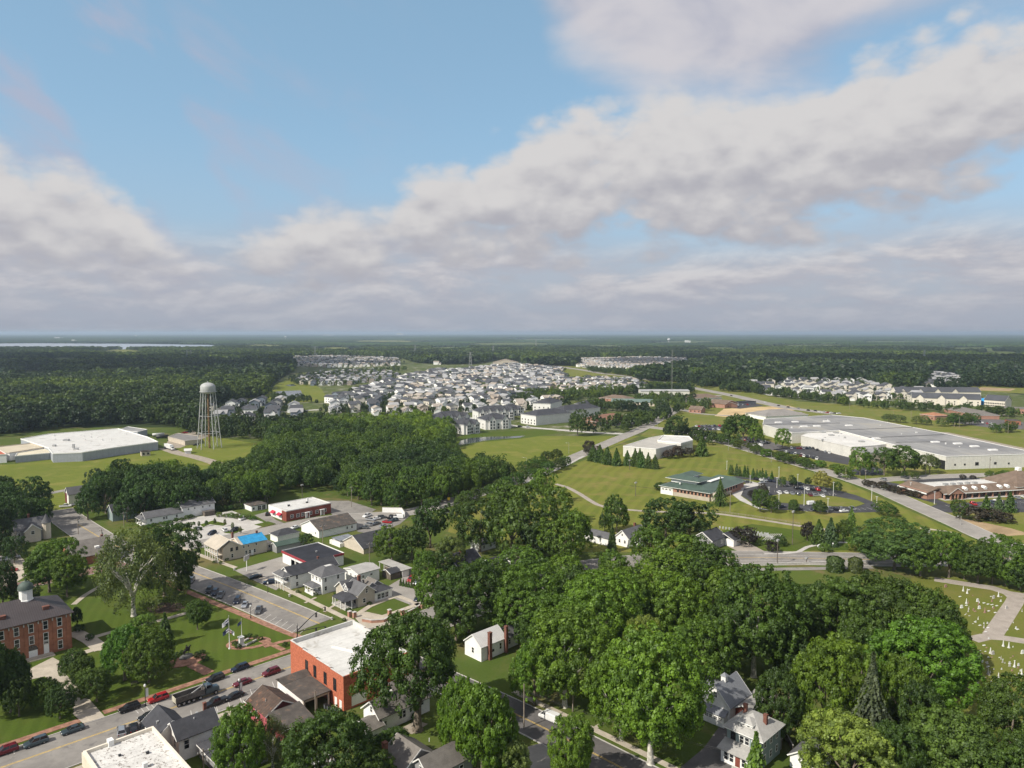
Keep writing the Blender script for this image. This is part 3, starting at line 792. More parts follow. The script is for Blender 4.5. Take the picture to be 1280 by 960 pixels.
def column(name, seed, n, leaf):
 """a clipped columnar evergreen"""
 rs = np.random.RandomState(seed)
 z = rs.uniform(0.02, 1, n); a = rs.uniform(0, 2 * pi, n)
 prof = .5 * np.clip(np.minimum(1, (1 - z) * 5 + .35), 0, 1) * (1 + .10 * np.sin(a * 5 + z * 9))
 prof *= rs.uniform(.82, 1.02, n)
 P = np.stack([prof * np.cos(a), prof * np.sin(a), z], 1)
 N = np.stack([np.cos(a), np.sin(a), .35 + z * .5], 1) + rs.normal(0, .4, (n, 3)); N /= np.linalg.norm(N, axis=1)[:, None]
 return leaf_mesh(name, P, N, leaf * rs.uniform(.6, 1.3, n), np.clip(rs.normal(.5, .2, n), 0, 1), [leafM], rs, 1.2)
HI = [crown('crown', 100 + i, 520, 66, .0100, zlo=z, spread=s, cr=(.034, .074)) for i, (z, s) in enumerate(((.10, .88), (.07, .90), (.12, .87), (.06, .86), (.09, .90)))]
MID = [crown('crown', 200 + i, 220, 28, .0180, zlo=.07, spread=.88, cr=(.05, .10)) for i in range(5)]
BIGC = crown('crown', 150, 520, 66, .0094, zlo=.27, spread=.90, cr=(.034, .074))
SPARSE = crown('crown', 310, 230, 60, .0100, zlo=.12, spread=.90, cr=(.05, .10), droop=1.6)
OVAL = crown('crown', 320, 480, 64, .0104, zlo=.04, spread=.86, cr=(.036, .074), prof=lambda z: 1.0 if z < 0 else 1 - .22 * z)
SHRUB = [crown('crown', 330 + i, 60, 40, .030, zlo=.0, spread=.82, cr=(.10, .18)) for i in range(2)]
SPRUCE = conifer('crown', 400, 19, 13, .019, .12, sub=16, pw=.68)
PINE = conifer('crown', 401, 22, 18, .042, .03, sub=6, pw=.7)
FIRM = conifer('crown', 402, 16, 14, .060, .02, sub=4, pw=.75)
COLM = column('crown', 410, 1500, .045)
TRK = [trunk_mesh('trunk', 500 + i, 5) for i in range(3)]
TRKP = trunk_mesh('trunk', 510, 7, r=.024, spread=.30, top=.52, m=barkL)
TRKB = trunk_mesh('trunk', 511, 6, r=.036, spread=.33, top=.62, m=barkM)
TRKS = MB().tube([(0, 0, -.01), (0, 0, .5), (0, 0, .9)], [.018, .012, .004], 7).build('trunk', barkM, mesh_only=True)
MID_F = [crown("crown", 560 + i, 80, 30, .024, mats=[leafW], zlo=.12, spread=.82, cr=(.10, .18)) for i in range(4)]
LOW = [crown('crown', 600 + i, 46, 15, .050, mats=[leafF], zlo=.06, spread=.86, cr=(.09, .17)) for i in range(5)]
LOWEST = [crown('crown', 620 + i, 20, 8, .105, mats=[leafF], zlo=.05, spread=.82, cr=(.14, .22)) for i in range(4)]
TREE_N = 0
def tree(px, top, base, w, kind='mid', col=(.045, .085, .020), label=None, group=None, name=None, xy=None, hm=None, wm=None, cat='tree'):
 """a tree whose foot is seen at (px, base); top row and width in pixels of the photograph"""
 global TREE_N
 TREE_N += 1
 if xy is None:
  xy = G(px, base)
  d = hypot(xy[0], 0) * 0 + xy[1] * cp + H * sp
  wm = w / F * d
  lo, hi = 0.0, 60.0
  cxy = xy
  for _ in range(40):
   m_ = (lo + hi) / 2
   if PX(cxy[0], cxy[1], m_)[1] > top: lo = m_
   else: hi = m_
  hm = lo
 i = TREE_N
 if col[1] > .03: q_ = R.uniform(.88, 1.14); col = (col[0] * q_ * R.uniform(.90, 1.05), col[1] * q_, col[2] * q_)
 cm, tm, nm = {'hi': (HI[i % 5], TRK[i % 3], 'shade_tree'), 'mid': (MID[i % 5], TRK[i % 3], 'shade_tree'), 'oval': (OVAL, TRK[i % 3], 'oval_tree'),
                  'sparse': (SPARSE, TRKP, 'sycamore_tree'), 'bighi': (BIGC, TRKB, 'shade_tree'), 'palehi': (HI[3], TRKP, 'shade_tree'), 'shrub': (SHRUB[i % 2], None, 'round_shrub'), 'spruce': (SPRUCE, TRKS, 'spruce_tree'),
                  'pine': (PINE, TRKS, 'pine_tree'), 'fir': (FIRM, TRKS, 'fir_tree'), 'column': (COLM, None, 'columnar_evergreen')}[kind]
 ang = R.uniform(0, 2 * pi)
 if tm is None:
  o = put(name or nm, cm, None, (xy[0], xy[1], 0), ang); o.scale = (wm, wm, hm)
  o.color = (*col, 1); tag(o, label, 'shrub' if kind == 'shrub' else cat, group)
  return o
 o = root(name or nm, label, cat, xy[0], xy[1], math.degrees(ang), group)
 c_ = put('crown', cm, o); c_.scale = (wm, wm, hm); c_.color = (*col, 1)
 t = put('trunk', tm, o); t.scale = (wm * .5 + hm * .5, wm * .5 + hm * .5, hm)
 return o
PROTO = {}
def proto_collection(key, meshes, extra=None):
 if key in PROTO: return PROTO[key]
 c_ = bpy.data.collections.new(key)
 for i, me in enumerate(meshes):
  o = bpy.data.objects.new('%s_%02d' % (key, i), me); c_.objects.link(o)
 PROTO[key] = c_
 return c_
def scatter(name, pts, scales, rots, coll, kind='stuff', idx=None, label=None, cat=None, group=None):
 """pts (n,3); scales (n,3); rots (n,) about z"""
 n = len(pts)
 me = bpy.data.meshes.new(name); me.vertices.add(n)
 me.vertices.foreach_set('co', np.asarray(pts, np.float32).ravel())
 a = me.attributes.new('sc', 'FLOAT_VECTOR', 'POINT'); a.data.foreach_set('vector', np.asarray(scales, np.float32).ravel())
 r = np.zeros((n, 3), np.float32); r[:, 2] = rots
 a = me.attributes.new('ro', 'FLOAT_VECTOR', 'POINT'); a.data.foreach_set('vector', r.ravel())
 k = len(coll.objects)
 a = me.attributes.new('ix', 'INT', 'POINT'); a.data.foreach_set('value', np.asarray(idx if idx is not None else NR.randint(0, k, n), np.int32))
 o = put(name, me)
 ng = bpy.data.node_groups.new(name + '_nodes', 'GeometryNodeTree')
 ng.interface.new_socket('Geometry', in_out='INPUT', socket_type='NodeSocketGeometry')
 ng.interface.new_socket('Geometry', in_out='OUTPUT', socket_type='NodeSocketGeometry')
 gi = ng.nodes.new('NodeGroupInput'); go = ng.nodes.new('NodeGroupOutput')
 ip = ng.nodes.new('GeometryNodeInstanceOnPoints'); ci = ng.nodes.new('GeometryNodeCollectionInfo')
 ci.inputs['Collection'].default_value = coll; ci.inputs['Separate Children'].default_value = True; ci.inputs['Reset Children'].default_value = True
 ip.inputs['Pick Instance'].default_value = True
 def na(nm, t):
  q = ng.nodes.new('GeometryNodeInputNamedAttribute'); q.data_type = t; q.inputs['Name'].default_value = nm; return q.outputs['Attribute']
 L = ng.links.new
 L(gi.outputs[0], ip.inputs['Points']); L(ci.outputs[0], ip.inputs['Instance'])
 L(na('ix', 'INT'), ip.inputs['Instance Index']); L(na('ro', 'FLOAT_VECTOR'), ip.inputs['Rotation']); L(na('sc', 'FLOAT_VECTOR'), ip.inputs['Scale'])
 L(ip.outputs[0], go.inputs[0])
 md = o.modifiers.new('scatter', 'NODES'); md.node_group = ng
 tag(o, label, cat, group, kind)
 return o
def inside(poly, X, Y):
 """points in polygon (numpy)"""
 p = np.asarray(poly, float); r = np.zeros(X.shape, bool); j = len(p) - 1
 for i in range(len(p)):
  c_ = ((p[i, 1] > Y) != (p[j, 1] > Y)) & (X < (p[j, 0] - p[i, 0]) * (Y - p[i, 1]) / (p[j, 1] - p[i, 1] + 1e-12) + p[i, 0])
  r ^= c_; j = i
 return r
def ground():
 ax = [-30000, -16000, -9000, -5000, -3000, -2000] + list(range(-1500, 1501, 100)) + [2000, 3000, 5000, 9000, 16000, 30000]
 ay = [-4000, -1500, -600, -300, -100] + list(range(0, 1501, 100)) + [2000, 3000, 5000, 9000, 16000, 26000, 40000]
 vs = [(x, y, 0) for y in ay for x in ax]; n = len(ax)
 mb = MB().add(vs, [(j * n + i, j * n + i + 1, (j + 1) * n + i + 1, (j + 1) * n + i) for j in range(len(ay) - 1) for i in range(n - 1)])
 struct('ground', mb, gYard)
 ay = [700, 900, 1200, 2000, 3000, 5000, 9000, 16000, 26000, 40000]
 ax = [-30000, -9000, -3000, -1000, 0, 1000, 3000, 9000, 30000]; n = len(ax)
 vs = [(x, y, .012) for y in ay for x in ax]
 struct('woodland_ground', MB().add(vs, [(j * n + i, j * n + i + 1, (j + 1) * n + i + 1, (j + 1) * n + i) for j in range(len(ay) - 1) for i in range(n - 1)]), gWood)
ground()
PARK = [(-90, 968), (0, 941.5), (110, 906.5), (243, 861), (368, 818), (398, 800), (380, 798), (300, 767), (230, 733), (212, 724), (190, 706), (120, 716), (40, 738), (-90, 775)]
sheet('park_lawn', PARK, gPark, .022)
sheet('meadow', [(-80, 660), (-80, 585), (20, 580), (70, 574), (150, 567), (205, 563), (250, 572), (285, 586), (245, 600), (150, 622), (40, 660)], gField, .02)
sheet('meadow', [(205, 563), (236, 556), (262, 545), (330, 556), (345, 585), (322, 592), (285, 588), (250, 573)], gField, .024)
sheet('meadow', [(555, 612), (566, 560), (590, 545), (660, 543), (690, 536), (800, 545), (700, 584), (640, 610)], gField, .02)
sheet('bank_grass', [(560, 556), (572, 546), (600, 541), (660, 538), (690, 537), (700, 541), (655, 548), (600, 553), (566, 562)], gPark, .026)
sheet('meadow', [(560, 665), (566, 640), (640, 612), (700, 588), (770, 558), (830, 542), (880, 548), (1060, 604), (1240, 684), (1300, 700), (905, 700), (820, 690), (700, 690), (620, 680)], gMeadow, .02)
sheet('grass_bank', [(900, 664), (940, 655), (1000, 663), (1060, 668), (1060, 688), (900, 690)], gPark, .03)
sheet('verge', [(800, 545), (835, 518), (790, 488), (830, 480), (893, 484), (1000, 502), (1100, 508), (1290, 530), (1500, 560), (1500, 720), (1300, 700), (1236, 676), (1060, 596)], gVerge, .021)
sheet('highway_verge', [(690, 456), (760, 458), (900, 480), (1000, 501), (1100, 507), (1200, 524), (1340, 548), (1340, 575), (1180, 542), (1080, 521), (1000, 514), (890, 494), (800, 476), (700, 468)], gVerge, .025)
sheet('suburb_ground', [(250, 548), (252, 512), (300, 499), (338, 493), (345, 478), (368, 462), (362, 450), (380, 446), (500, 447), (520, 453), (560, 456), (620, 452), (660, 457), (715, 466), (800, 480), (835, 518), (790, 545), (640, 545), (560, 545), (420, 548)], gSub, .022)
sheet('suburb_ground', [(722, 450), (895, 447), (870, 458), (830, 467), (780, 470), (735, 464)], gSub, .03)
sheet('suburb_ground', [(893, 482), (935, 470), (1000, 466), (1180, 480), (1280, 494), (1400, 500), (1400, 545), (1100, 508), (1000, 502)], gSub, .03)
sheet('meadow', [(700, 462), (790, 466), (805, 478), (700, 472)], gMeadow, .035)
sheet('field', [(1200, 478), (1300, 482), (1400, 490), (1400, 497), (1280, 492), (1210, 488)], gMeadow, .04)
sheet('graded_field', [(1226, 484), (1270, 486), (1262, 489), (1222, 488)], dirt, .06)
sheet('pond_meadow', [(330, 497), (345, 480), (370, 470), (402, 486), (410, 500), (360, 505)], gField, .03)
sheet('meadow', [(215, 461), (330, 455), (330, 459), (218, 465)], gMeadow, .03)
sheet('meadow', [(60, 449), (100, 449), (100, 452), (60, 452)], gMeadow, .03)
sheet('cemetery_lawn', [(1138, 724), (1160, 706), (1185, 708), (1400, 748), (1400, 960), (1110, 985), (1130, 860), (1200, 850), (1160, 760)], gCem, .022)
sheet('construction_ground', [(893, 520), (905, 511), (985, 507), (1000, 511), (975, 517), (930, 523)], sand, .05)
sheet('worn_ground', [(1182, 643), (1215, 650), (1262, 660), (1290, 668), (1260, 670), (1215, 664)], dirt, .034)
sheet('gravel_strip', [(1175, 540), (1185, 540.5), (1285, 561), (1290, 566), (1230, 554)], grav, .05)
struct('pond', MB().poly([G(*p) for p in ((573, 556), (575, 551), (588, 547.5), (610, 546), (640, 545.5), (657, 544.5), (650, 547), (625, 549), (604, 551), (585, 555))], .05), waterM)
struct('pond', MB().poly([G(*p) for p in ((342, 492), (346, 489), (376, 488), (378, 493), (370, 497), (352, 498.5))], .05), waterM)
struct('pond', MB().poly([G(*p) for p in ((356, 481.5), (366, 480), (371, 482), (362, 483))], .05), waterM)
struct('pond', MB().poly([G(*p) for p in ((462, 524), (480, 522), (505, 521.5), (503, 526), (485, 530), (468, 528))], .05), waterM)
lakeM = mat('lake_water', (.34, .37, .41), .25, .05, .01, spec=.6, grain=.02)
struct('lake', MB().poly([G(*p) for p in ((-500, 429.2), (0, 429.5), (60, 429.0), (110, 429.6), (180, 430.0), (277, 431.6), (268, 436.6), (200, 436.4), (130, 437), (100, 436), (60, 436.4), (0, 435.6), (-500, 435))], .8), lakeM)
main = road('main_street', [U(u, 179.3) for u in (-80, -30, 30, 115, 165, 210)] + [(70, 290), (100, 291), (160, 288), (215, 291), (300, 297), (420, 300)], 16.6, asph, .07, kerb=1, wp=True)
mb = MB(); q = [Vector(U(u, 180.9)) for u in (-80, -30, 30, 96)]; q = smooth_line(q); strip(mb, q, -.26, -.08, .078); strip(mb, q, .08, .26, .078); struct('road_marking', mb, yel)
q = smooth_line([Vector(p) for p in ((85, 290), (100, 291), (160, 288), (215, 291))]); mb = MB(); strip(mb, q, -.2, -.06, .078); strip(mb, q, .06, .2, .078); struct('road_marking', mb, yel)
mb = MB(); strip(mb, q, 3.6, 3.75, .078); strip(mb, q, -3.75, -3.6, .078); struct('road_marking', mb, whp)
cx = [(90.5, 430), (91, 390), (93, 340), (98.5, 310), (103, 283), (108.3, 244), (113, 202)]
road('side_street', [U(u - 2.3 * min(1, (430 - v) / 120), v) for u, v in cx], 14.4, asph, .082, kerb=1, wp=True)
q = smooth_line([Vector(U(u, v)) for u, v in cx[1:]]); mb = MB(); strip(mb, q, -.26, -.08, .09); strip(mb, q, .08, .26, .09); struct('road_marking', mb, yel)
road('side_street', [U(113.5, 190), U(116, 160), U(119, 118), U(119.7, 85), U(120, 50), U(120, 0)], 10.5, asphS, .076, kerb=1, line='double', wp=True)
road('brick_street', [U(-40, 309), U(40, 309), U(92, 310)], 9.0, brickSt, .06, kerb=1, wp=True)
road('lot_road', [(228, 684), (262, 678), (318, 667), (360, 658), (400, 650), (440, 646), (500, 642), (548, 632), (600, 616), (660, 595.5), (700, 579.5), (770, 549.5), (800, 537), (830, 521), (850, 510)], 12.0, asphL, .066, kerb=1)
road('boulevard', [(805, 533), (850, 539), (880, 546), (960, 569), (1030, 589), (1060, 598), (1100, 612), (1150, 634), (1200, 656), (1240, 674), (1290, 690)], 12.5, asphL, .068, kerb=1)
road('store_road', [(1066, 604), (1103, 600), (1137, 597.5), (1207, 594.5), (1280, 593), (1400, 592)], 11, asphL, .064, kerb=1)
road('apartment_road', [(395, 527), (430, 524), (470, 518), (505, 512.5), (545, 515), (590, 523), (640, 532), (695, 537), (732, 540), (790, 543)], 9, concL, .062)
road('highway', [(690, 457), (731, 463), (752, 466.7), (781, 470), (830, 478), (893, 490), (923, 496), (957, 504), (983, 509.5), (1009, 513), (1045, 517.5)], 20, asphL, .08)
road('connector_road', [(850, 511), (868, 516), (900, 519), (950, 520), (1000, 515)], 9, asphL, .06)
road('connector_road', [(840, 514), (835, 506), (870, 500), (900, 494)], 9, asphL, .058)
road('factory_drive', [(205, 560), (223, 566.5), (243, 571), (261, 576), (279, 582), (300, 586)], 9, grav, .06)
road('farm_road', [(40, 622), (70, 615), (100, 610), (140, 606)], 6, asph, .06)
road('service_road', [(860, 717), (905, 715), (950, 712), (1010, 711), (1090, 709)], 3.4, asph, .062)
def walk(name, pxs, w, m=conc, z=.13, wp=False, sm=True):
 pts = [Vector(p) if wp else Vector(G(*p)) for p in pxs]
 if sm: pts = smooth_line(pts)
 return struct(name, strip(MB(), pts, -w / 2, w / 2, z, 0), m)
walk('brick_sidewalk', [U(u, 190.3) for u in (-60, 0, 43)], 2.1, brickP, wp=True)
walk('brick_sidewalk', [U(u, 190.3) for u in (48, 70, 98)], 2.1, brickP, wp=True)
walk('brick_sidewalk', [(398, 806), (380, 799), (340, 783.5), (300, 767), (250, 746.5), (207, 727.5), (192, 717)], 2.3, brickP)
sheet('entrance_walk', [(91, 893), (104, 905), (131, 896.5), (112, 875), (101, 873)], conc, .15)
walk('path', [(107, 889), (88, 865), (70, 845), (58, 836)], 4.0, conc, .135)
walk('path', [(58, 842), (78, 829), (92, 820), (118, 812), (128, 811)], 2.6, conc, .14)
walk('path', [(128, 812), (112, 800), (92, 790)], 4.2, conc, .145)
walk('path', [(110, 799), (130, 793), (160, 785), (200, 776), (235, 766)], 2.0, conc, .13)
walk('path', [(92, 756), (105, 745), (118, 737), (140, 725)], 1.8, conc, .13)
sheet('courthouse_forecourt', [(34, 838), (58, 826), (66, 822), (80, 830), (60, 845), (38, 850)], conc, .12)
walk('brick_path', [(262, 842), (250, 836), (240, 831)], 3.0, brickP, .15)
def disc(name, px, rx, ry, m, z, ang=TA, n=28, h=0.0):
 c_ = G(*px); a = radians(ang)
 pts = [(c_[0] + rx * cos(t) * cos(a) - ry * sin(t) * sin(a), c_[1] + rx * cos(t) * sin(a) + ry * sin(t) * cos(a)) for t in (2 * pi * k / n for k in range(n))]
 return struct(name, MB().prism(pts, 0, z), m)
disc('brick_plaza', (233, 826), 5.4, 3.4, brickP, .16)
def ringpath(px, rx, ry, w, m, z, ang=TA):
 c_ = G(*px); a = radians(ang)
 q = [Vector((c_[0] + rx * cos(t) * cos(a) - ry * sin(t) * sin(a), c_[1] + rx * cos(t) * sin(a) + ry * sin(t) * cos(a))) for t in (2 * pi * k / 32 for k in range(33))]
 struct('brick_path', strip(MB(), q, -w / 2, w / 2, z, 0), m)
ringpath((311, 804), 5.6, 3.6, 1.5, brickP, .14, 15)
walk('brick_path', [(326, 801), (340, 806), (355, 813)], 1.6, brickP, .145)
walk('brick_path', [(330, 809), (350, 803), (372, 799)], 1.6, brickP, .142)
sheet('mulch_bed', [(183, 760), (200, 753), (225, 754), (232, 760), (215, 766), (190, 767)], mulch, .05)
walk('sidewalk', [U(119.2, 262), U(120.5, 228), U(121.5, 196)], 1.9, conc, wp=True)
walk('sidewalk', [U(112, 330), U(114.0, 300), U(117.5, 274)], 1.9, conc, wp=True)
for a, b in (((381, 754), (395, 747)), ((405, 765), (424, 753)), ((361, 744), (372, 738)), ((428, 757), (447, 744))):
 walk('front_path', [a, b], 1.0, conc, .125, sm=False)
walk('sidewalk', [U(120, 192), U(128, 192.5), U(150, 193.5), U(170, 195)], 2.2, conc, wp=True)
walk('path', [(447, 768), (462, 758), (482, 750), (497, 745)], 2.0, conc, .125)
walk('path', [(497, 745), (515, 752), (530, 760)], 1.8, conc, .13)
sheet('plaza', [(440, 768), (458, 765), (490, 772), (520, 770), (500, 785), (455, 786)], conc, .11)
walk('sidewalk', [U(u, 168.6) for u in (20, 60, 84)], 2.6, conc, wp=True)
walk('sidewalk', [U(126.4, 128), U(127.2, 100), U(127.6, 60)], 1.6, conc, wp=True)
walk('front_path', [(740, 889), (760, 884), (772, 876)], 1.3, conc, .12)
walk('front_path', [(742, 912), (757, 901), (768, 893)], 1.1, conc, .12)
walk('trail', [(694.7, 605), (708, 608.7), (725.6, 618), (741, 627.7), (756.5, 633.7), (800, 638.5), (850, 640.5), (889, 641.5), (941.6, 648.4), (1000.5, 657.6), (1050, 664)], 3.0, pathM, .06)
walk('sidewalk', [(955, 692), (980, 692), (998, 690), (1009, 684), (1029, 679), (1060, 678)], 1.9, concL, .12)
walk('sidewalk', [(1150, 660), (1180, 664), (1200, 668)], 2.0, conc, .12)
walk('trail', [(655, 604), (705, 583), (730, 570)], 2.2, concL, .10)
cem = [(1168, 724), (1200, 729), (1240, 735), (1262, 742), (1270, 748)]
walk('cemetery_drive', cem + [(1262, 762), (1250, 780), (1240, 795)], 5.2, pathM, .06)
walk('cemetery_drive', [(1255, 741), (1290, 746), (1340, 752)], 5.2, pathM, .064)
walk('cemetery_drive', [(1215, 800), (1232, 796), (1250, 797), (1290, 803), (1340, 812)], 4.2, pathM, .067)
sheet('parking_lot', [(198, 656), (237, 648), (290, 638.5), (335, 655), (318, 662), (262, 675), (240, 680), (222, 668)], concL, .058)
for p in ([(222, 661), (232, 659), (246, 662.5), (240, 664.5), (226, 664)], [(250, 656), (266, 651), (284, 655), (279, 657.5), (262, 655.5), (254, 659)], [(318, 656), (335, 652), (345, 655), (330, 659)], [(280, 666), (296, 660.5), (305, 662), (292, 668)]):
 struct('lot_island', MB().prism([G(*q) for q in p], 0, .17), gPark)
sheet('parking_lot', [(318, 644), (333, 640), (345, 650), (358, 655), (340, 656)], asph, .056)
sheet('parking_lot', [(408, 626), (436, 626), (470, 637), (462, 642), (416, 646)], asph, .054)
sheet('parking_lot', [(293, 713), (352, 696), (386, 703), (366, 722), (345, 738), (320, 727)], asphL, .056)
sheet('parking_lot', [(485, 733), (516, 714.5), (548, 733), (541, 748), (515, 757), (492, 748)], asphL, .052)
sheet('yard_asphalt', [(445, 650), (470, 645), (512, 645), (500, 655), (470, 668), (447, 665)], asph, .05)
sheet('parking_lot', [(927, 612), (940, 604.5), (965, 600), (995, 602), (1040, 611), (1070, 619), (1093, 628), (1100, 634), (1100, 640), (1047, 641.5), (965, 636.5), (942, 629), (926, 619)], asphD, .064)
struct('lot_island', MB().prism([G(*q) for q in ((955, 622), (975, 617.5), (1010, 618), (1045, 621), (1072, 626), (1081, 630), (1070, 633.5), (1040, 633), (1000, 630.5), (965, 627.5))], 0, .19), gVerge)
sheet('plaza', [(918, 610), (940, 602), (955, 606), (930, 611), (926, 620), (945, 633), (962, 638), (950, 637), (925, 626), (915, 618)], concL, .10)
sheet('parking_lot', [(905, 596), (945, 594), (972, 597), (985, 601), (958, 602), (930, 599)], asphD, .059)
sheet('parking_lot', [(966, 562), (1000, 557.5), (1035, 560), (1063, 572), (1060, 581), (1020, 574)], asphD, .06)
sheet('parking_lot', [(922, 549), (940, 545), (965, 553), (990, 560), (958, 564), (928, 556)], asphS, .06)
sheet('parking_lot', [(862, 535), (872, 531), (905, 532), (908, 538), (868, 538.5)], asphD, .06)
sheet('parking_lot', [(1060, 588), (1090, 583), (1103, 586), (1105, 594), (1070, 594)], asphD, .05)
sheet('parking_lot', [(1088, 607), (1110, 602.5), (1130, 606), (1186, 630), (1300, 622), (1300, 641), (1214, 639), (1186, 641), (1155, 636), (1172, 630)], asphD, .06)
sheet('parking_lot', [(1125, 600), (1200, 597), (1280, 597), (1280, 603), (1140, 605)], asphD, .055)
sheet('parking_lot', [(760, 533), (750, 527), (800, 522), (806, 530)], asphS, .05)
sheet('parking_lot', [(895, 508), (940, 503), (955, 507), (925, 511)], asphD, .06)
sheet('parking_lot', [(1180, 527), (1210, 520), (1280, 528), (1280, 537), (1240, 535)], asphS, .06)
sheet('parking_lot', [(213, 545), (240, 538), (262, 545), (225, 560), (205, 561)], grav, .052)
sheet('parking_lot', [(243, 596), (262, 591), (285, 594), (262, 604), (244, 602)], asphL, .056)
sheet('parking_lot', [(-20, 700), (18, 690), (45, 712), (20, 728), (-20, 735)], conc, .05)
sheet('driveway', [(906, 681), (935, 678), (957, 690), (930, 693)], pathM, .05)
sheet('driveway', [(880, 935), (905, 900), (925, 940), (905, 985), (840, 1000), (850, 960)], asphS, .05)
sheet('driveway', [(655, 935), (690, 925), (700, 960), (650, 975)], asphL, .05)
sheet('driveway', [(740, 706), (765, 702), (800, 712), (790, 720), (745, 722)], pathM, .05)
sheet('patio', [(498, 912), (520, 901), (535, 905), (515, 918)], grav, .05)
def bay_lines(u0, u1, step, v0, v1, slant=0, z=.084):
 mb = MB(); u = u0
 while u < u1:
  a = U(u, v0); b = U(u + slant, v1); mb.bar((a[0], a[1], z), (b[0], b[1], z), .12, .006); u += step
 struct('road_marking', mb, whp)
bay_lines(22, 30, 1.2, 171.5, 174.3, 0); bay_lines(54, 60, 1.2, 184, 187, 0); bay_lines(62, 96, 3.0, 171.4, 176.4, 1.5); bay_lines(-10, 30, 6.5, 185.0, 187.4, 0)
mb = MB()
for k in range(11):
 a = U(104.2 - k * .36, 199 + k * 3.1); b = U(107.6 - k * .36, 201.2 + k * 3.1); mb.bar((a[0], a[1], .094), (b[0], b[1], .094), .12, .006)
struct('road_marking', mb, whp)
def lot_lines(a, b, n, ln, z=.072, side=1):
 A = Vector(G(*a)); B = Vector(G(*b)); d = (B - A).normalized(); nn = Vector((-d.y, d.x)) * side; mb = MB()
 for k in range(n + 1):
  p = A.lerp(B, k / n); q_ = p + nn * ln
  mb.bar((p.x, p.y, z), (q_.x, q_.y, z), .12, .006)
 struct('road_marking', mb, whp)
lot_lines((962, 615), (1045, 619), 12, 5); lot_lines((975, 607.5), (1050, 611), 12, 5); lot_lines((1010, 640), (1090, 637), 11, 4.6); lot_lines((1190, 634), (1290, 629), 14, 5); lot_lines((240, 655), (300, 643), 9, 5)
def wuv(px, py, h, u0, v0):
 u, v = UV(px, py, h); return u - u0, v - v0
b = Bld('brick_hall', 'two storey orange red brick hall with a flat white roof on the street corner', 'building', *U(90, 150))
L_, W_ = 19.4, 26.6
b.body(0, L_, 0, W_, 8.2, orbrick)
mb = MB().box(.3, L_ - .3, .3, W_ - .3, 8.2, 8.5)
b.part('roof', mb, roofW)
mb = MB()
for k, (y0, y1, z) in enumerate(((0, 6, 8.75), (6, 13, 9.0), (13, 20, 9.25), (20, W_, 9.5))):
 mb.box(-.02, .34, y0 + (.0 if k else -.02), y1, 8.2, z); mb.box(L_ - .34, L_ + .02, y0 + (.0 if k else -.02), y1, 8.2, z)
mb.box(.34, L_ - .34, W_ - .34, W_ + .02, 8.2, 9.6); mb.box(.34, L_ - .34, -.02, .30, 8.2, 8.70)
pr = b.part('parapet', mb, orbrick)
mb = MB()
for k, (y0, y1, z) in enumerate(((0, 6, 8.75), (6, 13, 9.0), (13, 20, 9.25), (20, W_, 9.5))):
 mb.box(-.06, .40, y0 + .004, y1 - .004, z, z + .09); mb.box(L_ - .4, L_ + .06, y0 + .004, y1 - .004, z, z + .09)
mb.box(.4, L_ - .4, W_ - .4, W_ + .06, 9.6, 9.7)
mb.build('coping', roofW, pr)
mb = MB()
for k, (y0, y1, z) in enumerate(((0, 6, 8.75), (6, 13, 9.0), (13, 20, 9.25), (20, W_, 9.5))):
 mb.box(.34, .42, y0 + .3 * (k == 0), y1, 8.5, z - .01); mb.box(L_ - .42, L_ - .34, y0 + .3 * (k == 0), y1, 8.5, z - .01)
mb.box(.42, L_ - .42, W_ - .42, W_ - .34, 8.5, 9.59)
b.part('membrane_upstand', mb, roofW)
for px, py in ((377.5, 835), (390, 841), (404.2, 849), (418.5, 856)):
 x, y = wuv(px, py, 5.3, 90, 150); b.win('x-', -.02, y, 5.4, 1.15, 2.9, 'dark')
for y in (3.6, 1.4): b.door('x-', -.0, y, 1.1, 2.3, whiteP)
b.win('y-', -.02, 4.4, 5.6, 1.4, 2.4, 'dark')
b.part('loading_door', MB().box(2.2, 6.4, -.08, 0, .5, 3.2), whiteP); b.door('y-', 0, 11.2, 1.2, 2.6, whiteP, z=1.4)
b.chimney(L_ - 7.5, .5, 8.2, 10.1, .7, .7); b.vent(L_ - 5, 7, 8.5, 1.0, .8, .35)
b.part('roof_ridge', MB().add([(9.5, 9.0, 8.5), (10.6, 9.6, 8.5), (7.4, 17.6, 8.5), (6.6, 17.0, 8.5), (9.7, 9.6, 9.0), (7.0, 17.0, 9.0)], [(0, 1, 4), (1, 2, 5, 4), (2, 3, 5), (3, 0, 4, 5)]), roofW)
b = Bld('open_garage', 'low white garage with a grey roof and two open bays against the brick hall', 'garage', *U(82.4, 155.6))
b.body(0, .3, 0, 13.5, 3.4, whiteW, name='side_wall'); b.body(.3, 6.9, 13.2, 13.5, 3.4, whiteW, name='rear_wall')
b.body(.3, 6.9, 7.0, 13.2, 3.3, greyW, name='inner_wall'); b.posts([(.15, .15), (3.4, .15), (6.7, .15)], 0, 3.2, .4, stoneW)
b.part('lintel', MB().box(.3, 6.9, .0, .3, 2.75, 3.38), stoneW)
b.part('roof', MB().add([(-.3, -.4, 3.45), (7.2, -.4, 3.45), (7.2, 13.8, 3.9), (-.3, 13.8, 3.9), (-.3, -.4, 3.62), (7.2, -.4, 3.62), (7.2, 13.8, 4.07), (-.3, 13.8, 4.07)], [(3, 2, 1, 0), (4, 5, 6, 7), (0, 1, 5, 4), (1, 2, 6, 5), (2, 3, 7, 6), (3, 0, 4, 7)]), roofB)
b.gable(-.2, 7.1, 10.0, 13.6, 3.9, .8, 'x', roofB, ov=.2, trim=None, name='front_roof')
